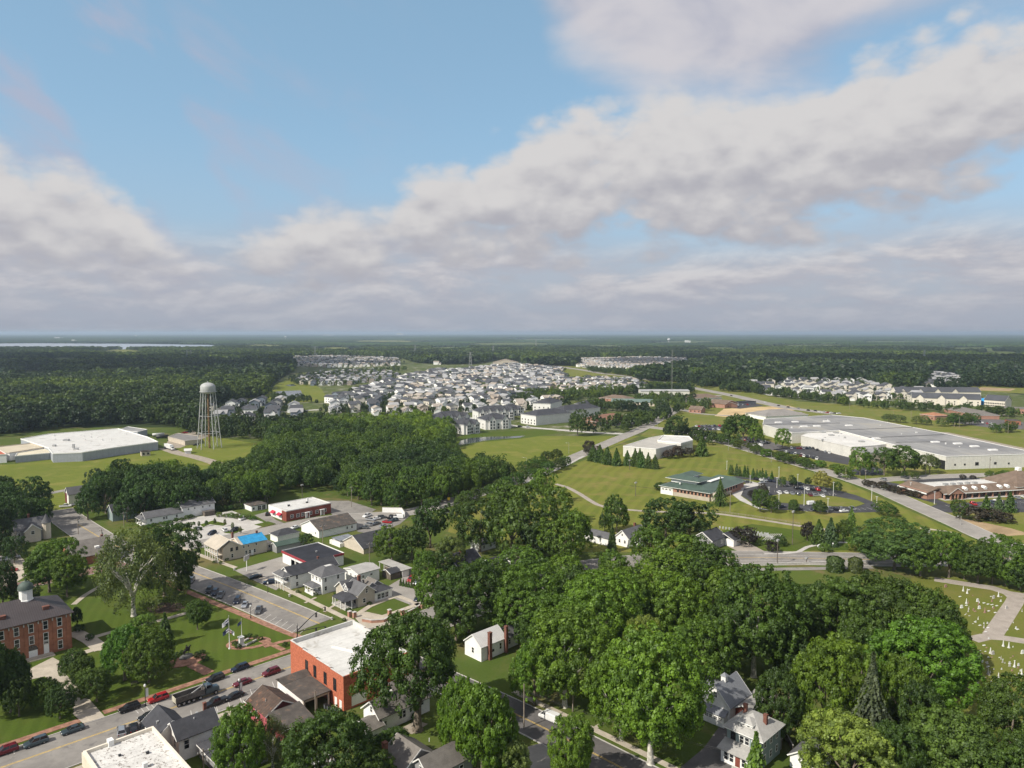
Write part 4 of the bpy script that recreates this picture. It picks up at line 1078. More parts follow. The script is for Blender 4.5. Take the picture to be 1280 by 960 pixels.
b = Bld('pink_house', 'small pink red gabled house with a rusty brown roof beside the garage', 'house', *U(72.5, 154.6))
b.body(0, 7.6, 0, 9.6, 3.9, pinkW, gable='y', rh=2.3); b.part('shaded_gable', MB().add([(-.005, -.02, 0), (7.605, -.02, 0), (7.605, -.02, 3.9), (3.8, -.02, 6.2), (-.005, -.02, 3.9)], [(0, 1, 2, 3, 4)]), dredW)  # dark red sheet over the front wall paints its shade into the colour
b.gable(0, 7.6, 0, 9.6, 3.9, 2.3, 'y', roofRu)
for x in (4.2, 5.4, 6.6): b.win('y-', -.03, x, 3.2, .85, 1.5, 'sash')
b.win('x-', 0, 5.2, 2.3, .9, 1.8); b.win('x-', 0, 8.4, 2.3, .9, 1.4); b.pipe(1.8, 4.0, 4.8, .9, .12, greyM)
b.body(.4, 7.2, 9.6, 12.4, 2.6, pinkW, name='porch_wall'); b.hip(.4, 7.2, 9.7, 12.4, 2.6, .5, roofB, ov=.3, name='porch_roof')
b = Bld('red_annex', 'dark red shed with a grey lean-to roof behind the pink house', 'shed', *U(72.9, 147.2))
b.body(0, 7.2, 0, 6.6, 3.2, dredW)
b.part('roof', MB().add([(-.4, -.6, 3.2), (7.6, -.6, 3.2), (7.6, 6.9, 4.5), (-.4, 6.9, 4.5), (-.4, -.6, 3.38), (7.6, -.6, 3.38), (7.6, 6.9, 4.68), (-.4, 6.9, 4.68)], [(3, 2, 1, 0), (4, 5, 6, 7), (0, 1, 5, 4), (1, 2, 6, 5), (2, 3, 7, 6), (3, 0, 4, 7)]), roofB)
b.part('gutter', MB().bar((-.4, -.66, 3.3), (7.6, -.66, 3.3), .12), whiteP)
b = Bld('white_corner_house', 'white house with charcoal cross-gabled roof and brick chimney beside the peeling flat roof', 'house', *U(53.6, 156.4))
b.body(0, 8.4, 0, 6.6, 5.3, whiteW, gable='x', rh=2.3); b.gable(0, 8.4, 0, 6.6, 5.3, 2.3, 'x', roofD, ov=.6)
b.body(-2.6, 3.4, 4.8, 13.2, 5.1, whiteW, gable='y', rh=2.3, name='side_wing'); b.gable(-2.6, 3.4, 4.8, 13.2, 5.1, 2.3, 'y', roofD, ov=.6, name='wing_roof')
b.win('y-', 0, 1.6, 3.4, 1.0, 1.9, 'sash'); b.win('x-', 0, 2.2, 3.4, .8, 1.7); b.win('x-', -2.6, 8.5, 3.2, .9, 1.7)
b.chimney(7.4, 4.6, 5.6, 8.9, .6, .6); b.pipe(4.2, 2.4, 6.7, .8, .10); b.vent(5.6, 4.6, 6.8, .4, .4, .4); b.vent(-1.5, 8.2, 6.0, .4, .4, .5)
b = Bld('dark_roofed_annex', 'low annex with charcoal hip roof behind the white corner house', 'building', *U(57.4, 143.6))
b.body(0, 10, 0, 11.5, 2.9, greyW); b.hip(0, 10, 0, 11.5, 2.9, 2.4, roofD); b.door('x-', 0, 8.4, 1.1, 2.1)
b = Bld('flat_roofed_store', 'flat roofed store with peeling white roof and cream parapets at the bottom edge', 'building', *U(36.5, 138.5))
b.body(0, 13.6, 0, 22.6, 7.0, mat('tan_brick_wall', (.55, .26, .14), .85, .12, .6, lines=(2, .3, .06)))
b.part('upper_wall', MB().box(-.06, .2, -.06, 22.66, 4.6, 7.4).box(.2, 13.66, 22.4, 22.66, 4.6, 7.4), mat('cream_stucco', (.66, .58, .47), .8, .06, .4))
b.flat(.2, 13.5, .2, 22.4, 7.0, roofWd, par=.75, pw=.42, pm=mat('cream_parapet_cap', (.72, .66, .55), .7, .06, .5))
b.part('parapet_pier', MB().box(4.6, 5.6, 21.4, 22.9, 6.9, 8.3), whiteP); b.vent(7.6, 9.0, 7.05, .8, .8, .9, whiteM); b.vent(9.5, 13.5, 7.05, .5, .5, .35, blackM)
b.vent(5.2, 16.5, 7.05, .4, .4, .3, blackM); b.part('roof_seams', MB().box(.8, 12.9, 7.4, 7.5, 7.08, 7.13).box(.8, 12.9, 14.2, 14.3, 7.08, 7.13), roofW)
b = Bld('white_long_house', 'long white gabled house with a grey roof in front of the brick hall', 'house', *U(90.6, 135.6))
b.body(0, 14.5, 0, 6.6, 3.9, whiteW, gable='x', rh=2.6); b.gable(0, 14.5, 0, 6.6, 3.9, 2.6, 'x', roofT, ov=.5)
b.win('y-', 0, 1.6, 1.9, .6, 1.0); b.row('y-', 0, (5.9, 6.9), 2.2, .8, 1.7); b.win('y-', 0, 8.8, 2.4, .6, 1.0); b.door('y-', 0, 10.6, 1.0, 2.2, blackM)
b.win('x-', 0, 3.3, 4.6, .7, 1.3); b.win('y-', 0, 12.2, 3.0, .8, 1.2); b.chimney(5.6, 4.6, 5.6, 7.9, .6, .6)
b.body(-3.6, 0, -1.2, 4.2, 2.6, whiteW, name='front_room', gable='x', rh=1.2); b.gable(-3.6, 0, -1.2, 4.2, 2.6, 1.2, 'x', roofT, name='front_roof')
b.body(9.2, 17, 6.6, 11.8, 3.6, whiteW, gable='x', rh=2.0, name='rear_wing'); b.gable(9.2, 17, 6.6, 11.8, 3.6, 2.0, 'x', roofT, name='rear_roof')
b = Bld('grey_gabled_house', 'grey sided house with taupe double-gabled roof at the bottom centre', 'house', *U(84.0, 108.4))
b.body(0, 11, 0, 6.2, 5.0, greyW, gable='x', rh=2.5); b.gable(0, 11, 0, 6.2, 5.0, 2.5, 'x', roofT)
b.body(-2.5, 6.0, 5.6, 13.0, 4.8, greyW, gable='y', rh=2.9, name='side_wing'); b.gable(-2.5, 6.0, 5.6, 13.0, 4.8, 2.9, 'y', roofT, name='wing_roof')
b.win('x-', 0, 3.1, 5.4, .55, .9); b.win('x-', 0, 3.1, 2.6, .8, 1.3); b.win('y-', 0, 3, 3.3, .9, 1.4); b.win('y-', 0, 8, 3.3, .9, 1.4)
b.chimney(-2.6, 11.6, 0, 8.4, .9, .9); b.pipe(5.2, 6.9, 7.2, .8, .09)
b = Bld('white_metal_roof_house', 'white cottage with pale metal roof and two tall brick chimneys', 'house', *U(131.6, 146.2))
b.body(0, 9.4, 0, 7.0, 4.2, whiteW, gable='x', rh=2.7); b.gable(0, 9.4, 0, 7.0, 4.2, 2.7, 'x', roofWm, ov=.3)
b.win('y-', 0, 4.6, 2.0, .5, .5, 'dark'); b.win('y-', 0, 7.4, 2.4, .75, 1.7); b.win('x-', 0, 3.5, 2.4, .8, 1.5); b.vent(5.4, 1.8, 5.4, .35, .35, .4, blackM)
b.chimney(2.8, -.55, 0, 8.0, .95, .9); b.chimney(9.2, -.5, 0, 7.9, .8, .9)
b.body(9.4, 15.6, 1.0, 7.0, 3.4, whiteW, gable='x', rh=2.2, name='rear_wing'); b.gable(9.4, 15.6, 1.0, 7.0, 3.4, 2.2, 'x', roofG, name='rear_roof'); b.win('y-', 1.0, 12, 1.9, .8, 1.3)
b = Bld('white_carriage_house', 'white gabled carriage house with steep slate grey roof and small cupola', 'barn', *U(150.8, 80.8))
b.body(0, 9.6, 0, 7.6, 4.6, whiteW, gable='x', rh=4.0); b.gable(0, 9.6, 0, 7.6, 4.6, 4.0, 'x', roofGm, ov=.35)
b.body(3.0, 9.0, 7.6, 9.4, 4.8, whiteW, name='dormer_wall'); b.part('dormer_roof', MB().box(2.7, 9.3, 6.0, 9.8, 6.2, 6.4), roofGm)
b.win('x-', 0, 3.8, 6.4, .9, 1.3, 'grid'); b.body(-1.8, 0, .4, 7.2, 2.6, whiteW, name='entry_wall'); b.part('entry_roof', MB().add([(-2.1, .2, 2.65), (0, .2, 3.5), (0, 7.4, 3.5), (-2.1, 7.4, 2.65), (-2.1, .2, 2.8), (0, .2, 3.65), (0, 7.4, 3.65), (-2.1, 7.4, 2.8)], [(0, 1, 2, 3), (7, 6, 5, 4), (0, 4, 5, 1), (1, 5, 6, 2), (2, 6, 7, 3), (3, 7, 4, 0)]), roofGm)
b.row('x-', -1.8, (1.4, 2.6, 3.8, 5.0, 6.2), 1.8, .8, .7, 'grid')
cu = b.part('cupola', MB().box(3.6, 4.8, 3.2, 4.4, 8.2, 9.6), whiteP); MB().add([(3.4, 3.0, 9.6), (5.0, 3.0, 9.6), (5.0, 4.6, 9.6), (3.4, 4.6, 9.6), (4.2, 3.8, 10.4)], [(0, 1, 4), (1, 2, 4), (2, 3, 4), (3, 0, 4), (3, 2, 1, 0)]).build('cupola_roof', roofGm, cu)
u0, v0 = UV(930, 884, 4.5)
b = Bld('grey_outbuilding', 'low outbuilding with light grey roof between carriage house and foursquare house', 'building', *U(u0, v0 - 3.0))
b.body(0, 12.5, 0, 6.4, 3.0, rbrick, gable='x', rh=1.9); b.gable(0, 12.5, 0, 6.4, 3.0, 1.9, 'x', roofLg)
b = Bld('foursquare_house', 'blue grey foursquare house with pale hip roof, dormer and two brick chimneys', 'house', *U(139.9, 67.6))
b.body(0, 9.0, 0, 7.9, 6.5, blueW); b.hip(0, 9.0, 0, 7.9, 6.5, 2.9, roofLg, ov=.75)
b.row('x-', 0, (1.6, 3.2, 4.4), 5.0, .9, 1.5); b.win('x-', 0, 6.4, 5.0, .9, 1.5, 'dark'); b.row('y-', 0, (1.6, 4.4, 7.2), 5.0, .8, 1.4); b.row('y-', 0, (1.6, 4.4, 7.2), 2.0, .8, 1.4)
b.body(-2.8, 0, .2, 7.7, 2.9, whiteW, name='porch_wall'); b.row('x-', -2.8, (1.1, 2.4, 5.2, 6.5), 1.7, .85, 1.7); b.door('x-', -2.8, 3.8, 1.1, 2.2, rbrick, z=.3)
b.part('porch_roof', MB().add([(-3.6, -.4, 2.95), (0, -.4, 3.9), (0, 8.3, 3.9), (-3.6, 8.3, 2.95), (-3.6, -.4, 3.13), (0, -.4, 4.08), (0, 8.3, 4.08), (-3.6, 8.3, 3.13)], [(0, 1, 2, 3), (7, 6, 5, 4), (0, 4, 5, 1), (1, 5, 6, 2), (2, 6, 7, 3), (3, 7, 4, 0)]), roofLg)
d = b.body(.9, 3.2, 2.6, 5.4, 8.3, whiteW, z0=6.7, name='dormer'); b.hip(.9, 3.6, 2.6, 5.4, 8.3, 1.0, roofLg, ov=.35, name='dormer_roof'); b.row('x-', .9, (3.4, 4.6), 7.7, .55, .6)
b.chimney(4.6, 1.4, 7.6, 10.0, .75, .75); b.chimney(6.0, 6.8, 7.6, 9.8, .75, .75)
b.part('step', MB().box(-4.6, -3.4, 3.0, 4.6, 0, .25).box(-3.9, -3.4, 3.0, 4.6, .25, .5), stoneM); b.body(9.0, 10.8, .5, 5.5, 2.9, greyW, name='rear_porch')
b.part('rear_porch_roof', MB().box(9.0, 11.4, -.1, 6.1, 2.95, 3.15), roofLg)
u0, v0 = UV(990, 942, 3.0)
b = Bld('small_garage', 'small white garage with grey gabled roof at the bottom right edge', 'garage', *U(u0, v0 - 5.2))
b.body(0, 7.5, 0, 5.6, 2.8, whiteW, gable='x', rh=2.0); b.gable(0, 7.5, 0, 5.6, 2.8, 2.0, 'x', roofG); b.win('x-', 0, 2.8, 1.6, .8, 1.0)
u0, v0 = UV(352, 950, 2.6)
b = Bld('small_red_shed', 'small shed with pale metal roof and red wall below the red annex', 'shed', *U(u0 - 1, v0 - 8))
b.body(0, 9, 0, 4.2, 2.4, mat('shed_red', (.40, .08, .05), .8, .1, .5)); b.part('roof', MB().box(-.3, 9.3, -.3, 4.5, 2.4, 2.52), roofWm)
b = Bld('courthouse', 'three storey brown brick courthouse with dark seamed hip roof and white cupola', 'courthouse', *U(52.4, 237), ang=TA)
CW = 40.0
b.body(-CW, 0, 0, 18, 10.6, cbrick); b.hip(-CW, 0, 0, 18, 10.6, 4.3, roofSeam, ov=.7, trim=mat('dark_cornice', (.10, .07, .055), .8, .1, 1))
wx = [wuv(px, py, h, 52.4, 237)[0] for px, py, h in ((70, 772, 8.8), (53, 776, 8.8), (35, 780, 8.8), (17, 785, 8.8))]
wx = [wx[0] - k * (wx[0] - wx[3]) / 3 for k in range(9)]
for i, x in enumerate(wx):
 b.win('y-', 0, x, 8.7, 1.05, 2.3); b.win('y-', 0, x, 5.3, 1.05, 2.3)
 if i not in (1, 2): b.win('y-', 0, x, 2.0, 1.05, 2.3)
b.door('y-', 0, wx[1], 1.3, 2.6, z=.5); b.win('y-', 0, wx[1], 3.8, 1.1, .9)
b.part('arched_door', MB().box(wx[2] - 1.3, wx[2] + 1.3, -.10, 0, .3, 2.3), whiteP)
arc = [(wx[2] + 1.5 * cos(t), 2.3 + 1.5 * sin(t)) for t in (pi * k / 10 for k in range(11))]
b.part('fanlight', MB().add([(x, -.10, z) for x, z in arc] + [(x, .0, z) for x, z in arc], [tuple(range(11))] + [(i, 11 + i, 12 + i, i + 1) for i in range(10)]), glassD)
pil = MB().box(-.45, .45, -.14, 0, 0, 10.4).build('pilaster', cbrick, mesh_only=True)
for k in range(9): put('pilaster', pil, b.r, ((wx[0] - 1.7 + 3.9) - k * (wx[0] - wx[1]), 0, 0))
brk = MB().box(-.12, .12, -.45, 0, 9.7, 10.5).build('bracket', stoneM, mesh_only=True)
for k in range(10):
 for dx_ in (-.5, .5): put('bracket', brk, b.r, (wx[0] + 2.2 + dx_ - k * (wx[0] - wx[1]), -.14, 0))
for x in (-5.5, -16.0, -27): b.chimney(x, 3.2, 11.2, 13.2, 1.6, 1.2)
cx_, cy_ = wuv(33, 751, 13.3, 52.4, 237); cy_ = 9.0; cx_ = cx_ - .5
dr = b.part('cupola', MB().lathe([(1.9, 14.0), (1.9, 14.6), (1.7, 14.7), (1.7, 17.4), (1.95, 17.5), (1.95, 17.7)], 8, cx_, cy_, smooth=False), whiteP)
MB().lathe([(2.05, 17.7), (2.0, 18.4), (1.6, 19.2), (.9, 19.7), (.12, 19.9), (.1, 20.6), (.0, 20.7)], 16, cx_, cy_).build('dome', copper, dr)
b.part('steps', MB().box(wx[2] - 2.2, wx[1] + 1.6, -2.6, 0, 0, .28).box(wx[2] - 1.9, wx[1] + 1.3, -1.6, 0, .28, .5), conc)
b = Bld('cream_inn', 'cream two storey inn with double front porch and bright blue tarpaulin on the roof', 'inn', *U(115.4, 285.4))
b.body(1.9, 9.2, 0, 12.6, 5.3, creamW, gable='y', rh=2.6); b.gable(-.6, 9.2, 0, 12.6, 5.3, 2.9, 'y', roofTan, ov=.3)
b.posts([(-.3, y) for y in (.2, 2.6, 5.1, 7.5, 10, 12.4)], 0, 5.2, .26); b.part('balcony', MB().box(-.6, 1.9, 0, 12.6, 2.6, 2.8), creamW)
b.part('railing', MB().box(-.56, -.48, .1, 12.5, 3.5, 3.6).box(-.56, -.48, .1, 12.5, 2.85, 2.9), whiteP)
bal = MB().box(-.54, -.50, -.03, .03, 2.9, 3.5).build('baluster', whiteP, mesh_only=True)
for k in range(24): put('baluster', bal, b.r, (0, .4 + k * .52, 0))
b.row('x-', 1.9, (2, 4.5, 8, 10.8), 4.2, .9, 1.5, 'dark'); b.row('x-', 1.9, (2, 4.5, 8, 10.8), 1.6, .9, 1.5, 'dark')
b.row('y-', 0, (5.4, 7.6), 4.2, .8, 1.3, 'dark'); b.row('y-', 0, (5.6,), 1.6, .8, 1.5)
b.body(9.2, 20.5, .3, 10.6, 5.1, creamW, name='rear_wing', gable='x', rh=2.0); b.gable(9.2, 20.5, .3, 10.6, 5.1, 2.0, 'x', roofTan, ov=.3, name='rear_roof')
tp = MB()
for (xa, xb, ya, yb) in ((10.2, 20.7, 0, 5.4),):
 sl = 2.0 / 5.15; n = 8
 vs = []; fs = []
 for i in range(n + 1):
  for j in range(n + 1):
   x = xa + (xb - xa) * i / n; y = -.2 + 5.5 * j / n; z = 5.1 + .26 + (y - .3) * sl + .10 + .10 * mnoise.noise(Vector((x * .9, y * .9, 0)))
   vs.append((x + .3 * mnoise.noise(Vector((0, y, 3))), y, z))
 fs = [(i * (n + 1) + j, (i + 1) * (n + 1) + j, (i + 1) * (n + 1) + j + 1, i * (n + 1) + j + 1) for i in range(n) for j in range(n)]
 tp.add(vs, fs)
 vs = [(v[0], 10.9 - v[1], v[2]) for v in vs]; tp.add(vs, [f[::-1] for f in fs])
tag(put('roof_tarpaulin', tp.build('roof_tarpaulin', tarp, mesh_only=True), None, b.r.location, radians(TA)), 'bright blue tarpaulin draped over the rear roof of the cream inn', 'tarpaulin')
b.row('y-', .3, (10.6, 12.6, 16), 4.2, .7, .9); b.row('y-', .3, (11.6, 13.2, 15.2), 1.7, .8, 1.4); b.door('y-', .3, 14.2, 1.0, 2.1); b.body(20.5, 24, 1.5, 8.5, 3.0, creamW, name='rear_room'); b.flat(20.5, 24, 1.5, 8.5, 3.0, roofTan, par=0, name='rear_room_roof'); b.win('y-', 1.5, 22.2, 1.8, .8, 1.3)
b.chimney(9.4, 8.2, 6.4, 8.9, .7, .7); b.chimney(18.6, 5.4, 6.6, 8.4, .7, .7)
b = Bld('porch_house', 'white two storey house with long charcoal roof and stacked front porches', 'house', *U(121.3, 237))
b.body(0, 19, 0, 7.2, 5.0, whiteW, gable='x', rh=2.3); b.gable(0, 19, 0, 7.2, 5.0, 2.3, 'x', roofD, ov=.5)
b.row('y-', 0, (2.6, 8.5, 13), 3.9, .8, 1.3); b.row('y-', 0, (2.6, 8.5, 13), 1.4, .8, 1.4)
b.part('balcony', MB().box(-2.6, 0, .3, 6.9, 2.6, 2.78), whiteP); b.posts([(-2.4, y) for y in (.5, 2.6, 4.7, 6.7)], 0, 4.9, .2)
b.part('railing', MB().box(-2.56, -2.46, .3, 6.9, 3.5, 3.6).box(-2.56, -2.50, .3, 6.9, 2.8, 3.3), whiteP); b.hip(-2.8, .4, .1, 7.1, 4.95, 1.3, roofG, ov=.3, name='porch_roof'); b.win('x-', 0, 2, 3.8, .9, 1.4, 'dark'); b.win('x-', 0, 5, 1.4, .9, 1.5, 'dark')
b = Bld('square_house', 'square white house with grey hip roof topped by a pale flat deck', 'house', *U(126.8, 224.4))
b.body(0, 9.2, 0, 7.6, 6.1, whiteW); b.hip(0, 9.2, 0, 7.6, 6.1, 2.3, roofG, ov=.7, flat=.25)
b.part('roof_deck', MB().box(3.4, 5.8, 3.0, 4.6, 8.46, 8.62), roofW)
b.row('x-', 0, (1.3, 3.8, 6.2), 4.9, .7, 1.2); b.row('y-', 0, (1.4, 6.4), 4.9, .7, 1.2); b.row('y-', 0, (1.4, 7.4), 1.9, .8, 1.4)
b.part('porch_floor', MB().box(-3.1, 0, 1.0, 6.8, 0, .5), whiteP); b.posts([(-2.9, y) for y in (1.2, 2.9, 5.0, 6.6)], .5, 2.8, .22); b.hip(-3.1, .2, 1.0, 6.8, 2.75, 1.1, roofG, ov=.35, name='porch_roof')
b.part('railing', MB().box(-2.96, -2.86, 1.2, 2.8, .6, 1.3).box(-2.96, -2.86, 5.0, 6.6, .6, 1.3), whiteP); b.row('x-', 0, (2, 6), 1.8, .9, 1.5, 'dark'); b.door('x-', 0, 4, z=.4)
b = Bld('beige_cottage', 'beige cottage with charcoal front porch roof, gabled dormer and white sunroom', 'house', *U(129.1, 205))
b.body(0, 6.6, 0, 8.2, 4.4, beigeW, gable='y', rh=2.6); b.gable(0, 6.6, 0, 8.2, 4.4, 2.6, 'y', roofG)
b.body(0, 7, 8.2, 14.0, 3.9, beigeW, gable='x', rh=2.3, name='side_wing'); b.gable(0, 7, 8.0, 14.0, 3.9, 2.3, 'x', roofG, name='wing_roof')
b.body(-.3, 3, 5.9, 8.3, 5.5, whiteW, z0=3.6, gable='x', rh=1.1, name='dormer'); b.gable(-.3, 3.2, 5.9, 8.3, 5.5, 1.1, 'x', roofD, ov=.3, name='dormer_roof'); b.row('x-', -.3, (6.7, 7.5), 5.0, .5, .9)
b.part('porch_roof', MB().add([(-4.6, .6, 2.9), (0, -.3, 3.3), (0, 9.8, 3.3), (-4.6, 9.0, 2.9), (-5.0, 2.0, 2.9), (-5.0, 7.6, 2.9), (-2.2, 4.8, 3.9), (0, 4.8, 4.1)], [(0, 1, 7, 6), (6, 7, 2, 3), (4, 0, 6), (5, 4, 6), (3, 5, 6), (0, 4, 5, 3, 2, 1)]), roofD)
b.posts([(-4.3, .9), (-4.7, 3), (-4.7, 6.6), (-4.3, 8.8), (-2.2, .4)], 0, 2.9, .24); b.part('porch_floor', MB().box(-4.6, 0, .6, 9.2, 0, .5), stoneM)
b.row('y-', 0, (3.4,), 5.0, .8, 1.4); b.row('y-', 0, (2.4,), 1.9, 1.0, 1.4); b.row('x-', 0, (2, 5), 1.9, 1.0, 1.5, 'dark'); b.win('x-', 0, 11, 1.9, .9, 1.4)
b.body(6.9, 14.0, .4, 5.4, 3.0, whiteW, name='sunroom'); b.hip(6.9, 14.0, .4, 5.4, 3.0, 1.2, roofD, ov=.35, name='sunroom_roof'); b.row('y-', .4, (8.6, 10.2, 11.8), 1.5, 1.2, 1.7, 'grid')
b.chimney(5.9, 8.6, 4.6, 7.6, 1.0, .8)
for k, (xa, ya) in enumerate(((7.2, 6.2), (9.8, 7.0))): b.body(xa, xa + 4.6, ya, ya + 5, 3.0, greyW, gable='y', rh=1.7, name='rear_room'); b.gable(xa, xa + 4.6, ya, ya + 5, 3.0, 1.7, 'y', roofT, name='rear_room_roof', ov=.3)
b = Bld('white_rear_house', 'plain white box house with low pale grey roof behind the square house', 'house', *U(141, 223.4))
b.body(0, 9, 0, 9.4, 4.2, whiteW, gable='x', rh=.9); b.gable(0, 9, 0, 9.4, 4.2, .9, 'x', roofLg, ov=.35); b.row('y-', 0, (2, 5.5), 2.9, .9, .7); b.row('x-', 0, (2, 5, 7.6), 2.9, .7, .9)
b = Bld('grey_shed', 'small shed with charcoal roof beside the white rear house', 'shed', *U(152.6, 219.8)); b.body(0, 4.5, 0, 5.5, 2.4, dkwood, gable='x', rh=1.0); b.gable(0, 4.5, 0, 5.5, 2.4, 1.0, 'x', roofD, ov=.3)
b = Bld('black_roofed_garage', 'flat black roofed service garage with crimson fascia', 'garage', *U(134, 248))
b.body(0, .3, 0, 6, 4.4, whiteW, name='side_wall'); b.body(0, .3, 13, 19.8, 4.4, whiteW, name='side_wall'); b.body(.3, 15.8, 0, .3, 4.4, whiteW, name='rear_wall'); b.body(.3, 15.8, 19.5, 19.8, 4.4, whiteW, name='rear_wall')
b.body(6, 15.8, .3, 19.5, 4.3, greyW, name='inner_wall'); b.posts([(.2, 9.5)], 0, 4.0, .5, whiteP); b.part('roof', MB().box(-.2, 15.9, -.1, 19.9, 4.4, 4.6), roofBl)
redf = mat('crimson_fascia', (.30, .045, .055), .6, .1, .7)
b.part('fascia', MB().box(-.45, -.2, -.15, 19.95, 4.0, 4.85).box(-.2, 15.9, -.35, -.1, 4.0, 4.85), redf); b.part('coping', MB().box(15.9, 16.1, -.1, 19.9, 4.5, 4.9).box(-.2, 16.1, 19.9, 20.1, 4.5, 4.9), whiteP); b.vent(9, 9, 4.6, .5, .5, .5); b.chimney(5, .8, 4.5, 5.6, .6, .6)
for dy_, dz_ in ((6, 0),): b.part('lift_door', MB().box(.05, .12, 6.0, 9.2, 2.8, 4.0).box(.05, .12, 9.8, 13, 2.8, 4.0), whiteP)
u0, v0 = UV(346, 691.6)
b = Bld('green_roofed_shed', 'low shed with green metal roof behind the black roofed garage', 'shed', *U(u0, v0)); b.body(0, 13, 0, 5, 2.8, greyW, gable='x', rh=1.2); b.gable(0, 13, 0, 5, 2.8, 1.2, 'x', roofGr, ov=.3)
b = Bld('hip_roofed_garage', 'white garage with charcoal hip roof beside the lot road', 'garage', *U(145, 294)); b.body(0, 10.2, 0, 7, 2.9, whiteW); b.hip(0, 10.2, 0, 7, 2.9, 2.0, roofD, ov=.4)
b = Bld('brown_roofed_workshop', 'long white workshop with brown gabled roof', 'workshop', *U(161.8, 288.2)); b.body(0, 19.5, 0, 16, 3.4, whiteW, gable='x', rh=3.2); b.gable(0, 19.5, 0, 16, 3.4, 3.2, 'x', roofB, ov=.4)
b.row('y-', 0, (14.5, 17), 2.0, .8, 1.1); b.door('y-', 0, 11, 2.8, 2.8, whiteP); b.win('x-', 0, 3, 1.8, .7, .9)
u0, v0 = UV(425, 684.5)
b = Bld('yard_canopy', 'low white walled yard store with dark blue flat canopy', 'shed', *U(u0, v0)); b.body(0, 9, 0, 8.5, 1.7, whiteW); b.part('canopy', MB().box(.5, 8.6, .6, 7.6, 2.6, 2.8), roofGm); b.posts([(.8, .9), (8.3, .9), (.8, 7.3), (8.3, 7.3)], 1.7, 2.6, .2, greyM)
b = Bld('dark_gabled_barn', 'wide cream gabled barn with charcoal roof beside the lawn', 'barn', *U(163, 254)); b.body(0, 17, 0, 16, 2.3, creamW, gable='x', rh=4.0); b.gable(0, 17, 0, 16, 2.3, 4.0, 'x', roofD, ov=.4)
b = Bld('brick_office', 'long red brick office with flat white roof, white end wall and crimson awnings', 'office', *U(165, 325))
b.body(0, 24.5, 0, 18.6, 5.0, rbrick); b.part('end_wall', MB().box(-.1, 0, 4.6, 18.7, 0, 5.1), whiteP); b.flat(0, 24.5, 0, 18.6, 5.0, roofW, par=.35, pw=.3, pm=roofW)
for y in (6.2, 12.8):
 b.part('awning', MB().add([(-.1, y - 1.8, 3.4), (-.1, y + 1.8, 3.4), (-1.7, y + 1.8, 2.3), (-1.7, y - 1.8, 2.3), (-.1, y - 1.8, 2.3), (-.1, y + 1.8, 2.3)], [(0, 3, 2, 1), (0, 4, 3), (1, 2, 5), (3, 4, 5, 2)]), awn)
b.row('y-', 0, (3, 6.2, 8.8, 13, 16.5, 21), 2.1, 1.5, 1.6, 'grid'); b.door('y-', 0, 10.8, 1.2, 2.3); b.door('y-', 0, 19, 1.2, 2.3); b.vent(6, 9, 5.1, .9, .9, .7, blackM); b.vent(18, 12, 5.1, .7, .7, 1.6, whiteM); b.vent(16, 9, 5.1, .8, .8, .6, blackM)
b.posts([(9.9, -.9), (11.8, -.9), (18.1, -.9), (20, -.9)], 0, 2.8, .22); b.part('canopy', MB().box(9.6, 12.1, -1.2, 0, 2.8, 3.0).box(17.8, 20.3, -1.2, 0, 2.8, 3.0), whiteP)
b = Bld('row_garage', 'white garage with flat brown roof left of the brick office', 'garage', *U(161.8, 356.3)); b.body(0, 8.4, 0, 9.6, 2.7, whiteW); b.part('roof', MB().box(-.3, 8.7, -.3, 9.9, 2.7, 2.9), roofB); b.win('y-', 0, 1.2, 1.4, .6, .8, 'dark'); b.row('y-', 0, (4.2, 6.6), 1.25, 1.7, 2.1, 'grid')
b = Bld('long_white_house', 'low white house with grey gabled roof and open end porch', 'house', *U(111.8, 366.6)); b.body(2.6, 19.2, 0, 8, 3.2, whiteW, gable='x', rh=2.2); b.gable(2.2, 19.2, 0, 8, 3.2, 2.2, 'x', roofG)
b.row('y-', 0, (4.6, 10.5, 11.7, 16.5), 1.9, .8, 1.2); b.posts([(.3, .3), (.3, 4), (.3, 7.7), (2.2, .3)], 0, 2.8, .22); b.hip(0, 3.2, 0, 8, 2.8, 1.2, roofG, ov=.35, name='porch_roof'); b.part('porch_floor', MB().box(0, 2.6, 0, 8, 0, .4), whiteP)
b = Bld('tall_white_house', 'two storey white house with grey gabled roof joined to the low house', 'house', *U(131.1, 366.8)); b.body(0, 16, 0, 8.6, 5.4, whiteW, gable='x', rh=2.2); b.gable(0, 16, 0, 8.6, 5.4, 2.2, 'x', roofG); b.row('y-', 0, (3, 6, 10, 13.5), 4.2, .7, .8)
b = Bld('brown_shed', 'small brown shed against the tall white house', 'shed', *U(140.5, 362.6)); b.body(0, 5, 0, 3.2, 2.2, dkwood); b.part('roof', MB().box(-.2, 5.2, -.2, 3.4, 2.2, 2.35), roofB)
u0, v0 = UV(40, 676)
b = Bld('turreted_house', 'grey roofed Victorian house with pointed corner turret among trees', 'house', *U(u0 - 6, v0)); b.body(0, 12, 0, 9, 5.4, greyW, gable='x', rh=4.0); b.gable(0, 12, 0, 9, 5.4, 4.0, 'x', roofG)
b.body(3, 9, -2.5, 2, 5.2, creamW, gable='y', rh=2.6, name='front_gable'); b.gable(3, 9, -2.5, 3, 5.2, 2.6, 'y', roofG, name='front_roof'); b.win('y-', -2.5, 6, 4.2, 1.2, 1.4)
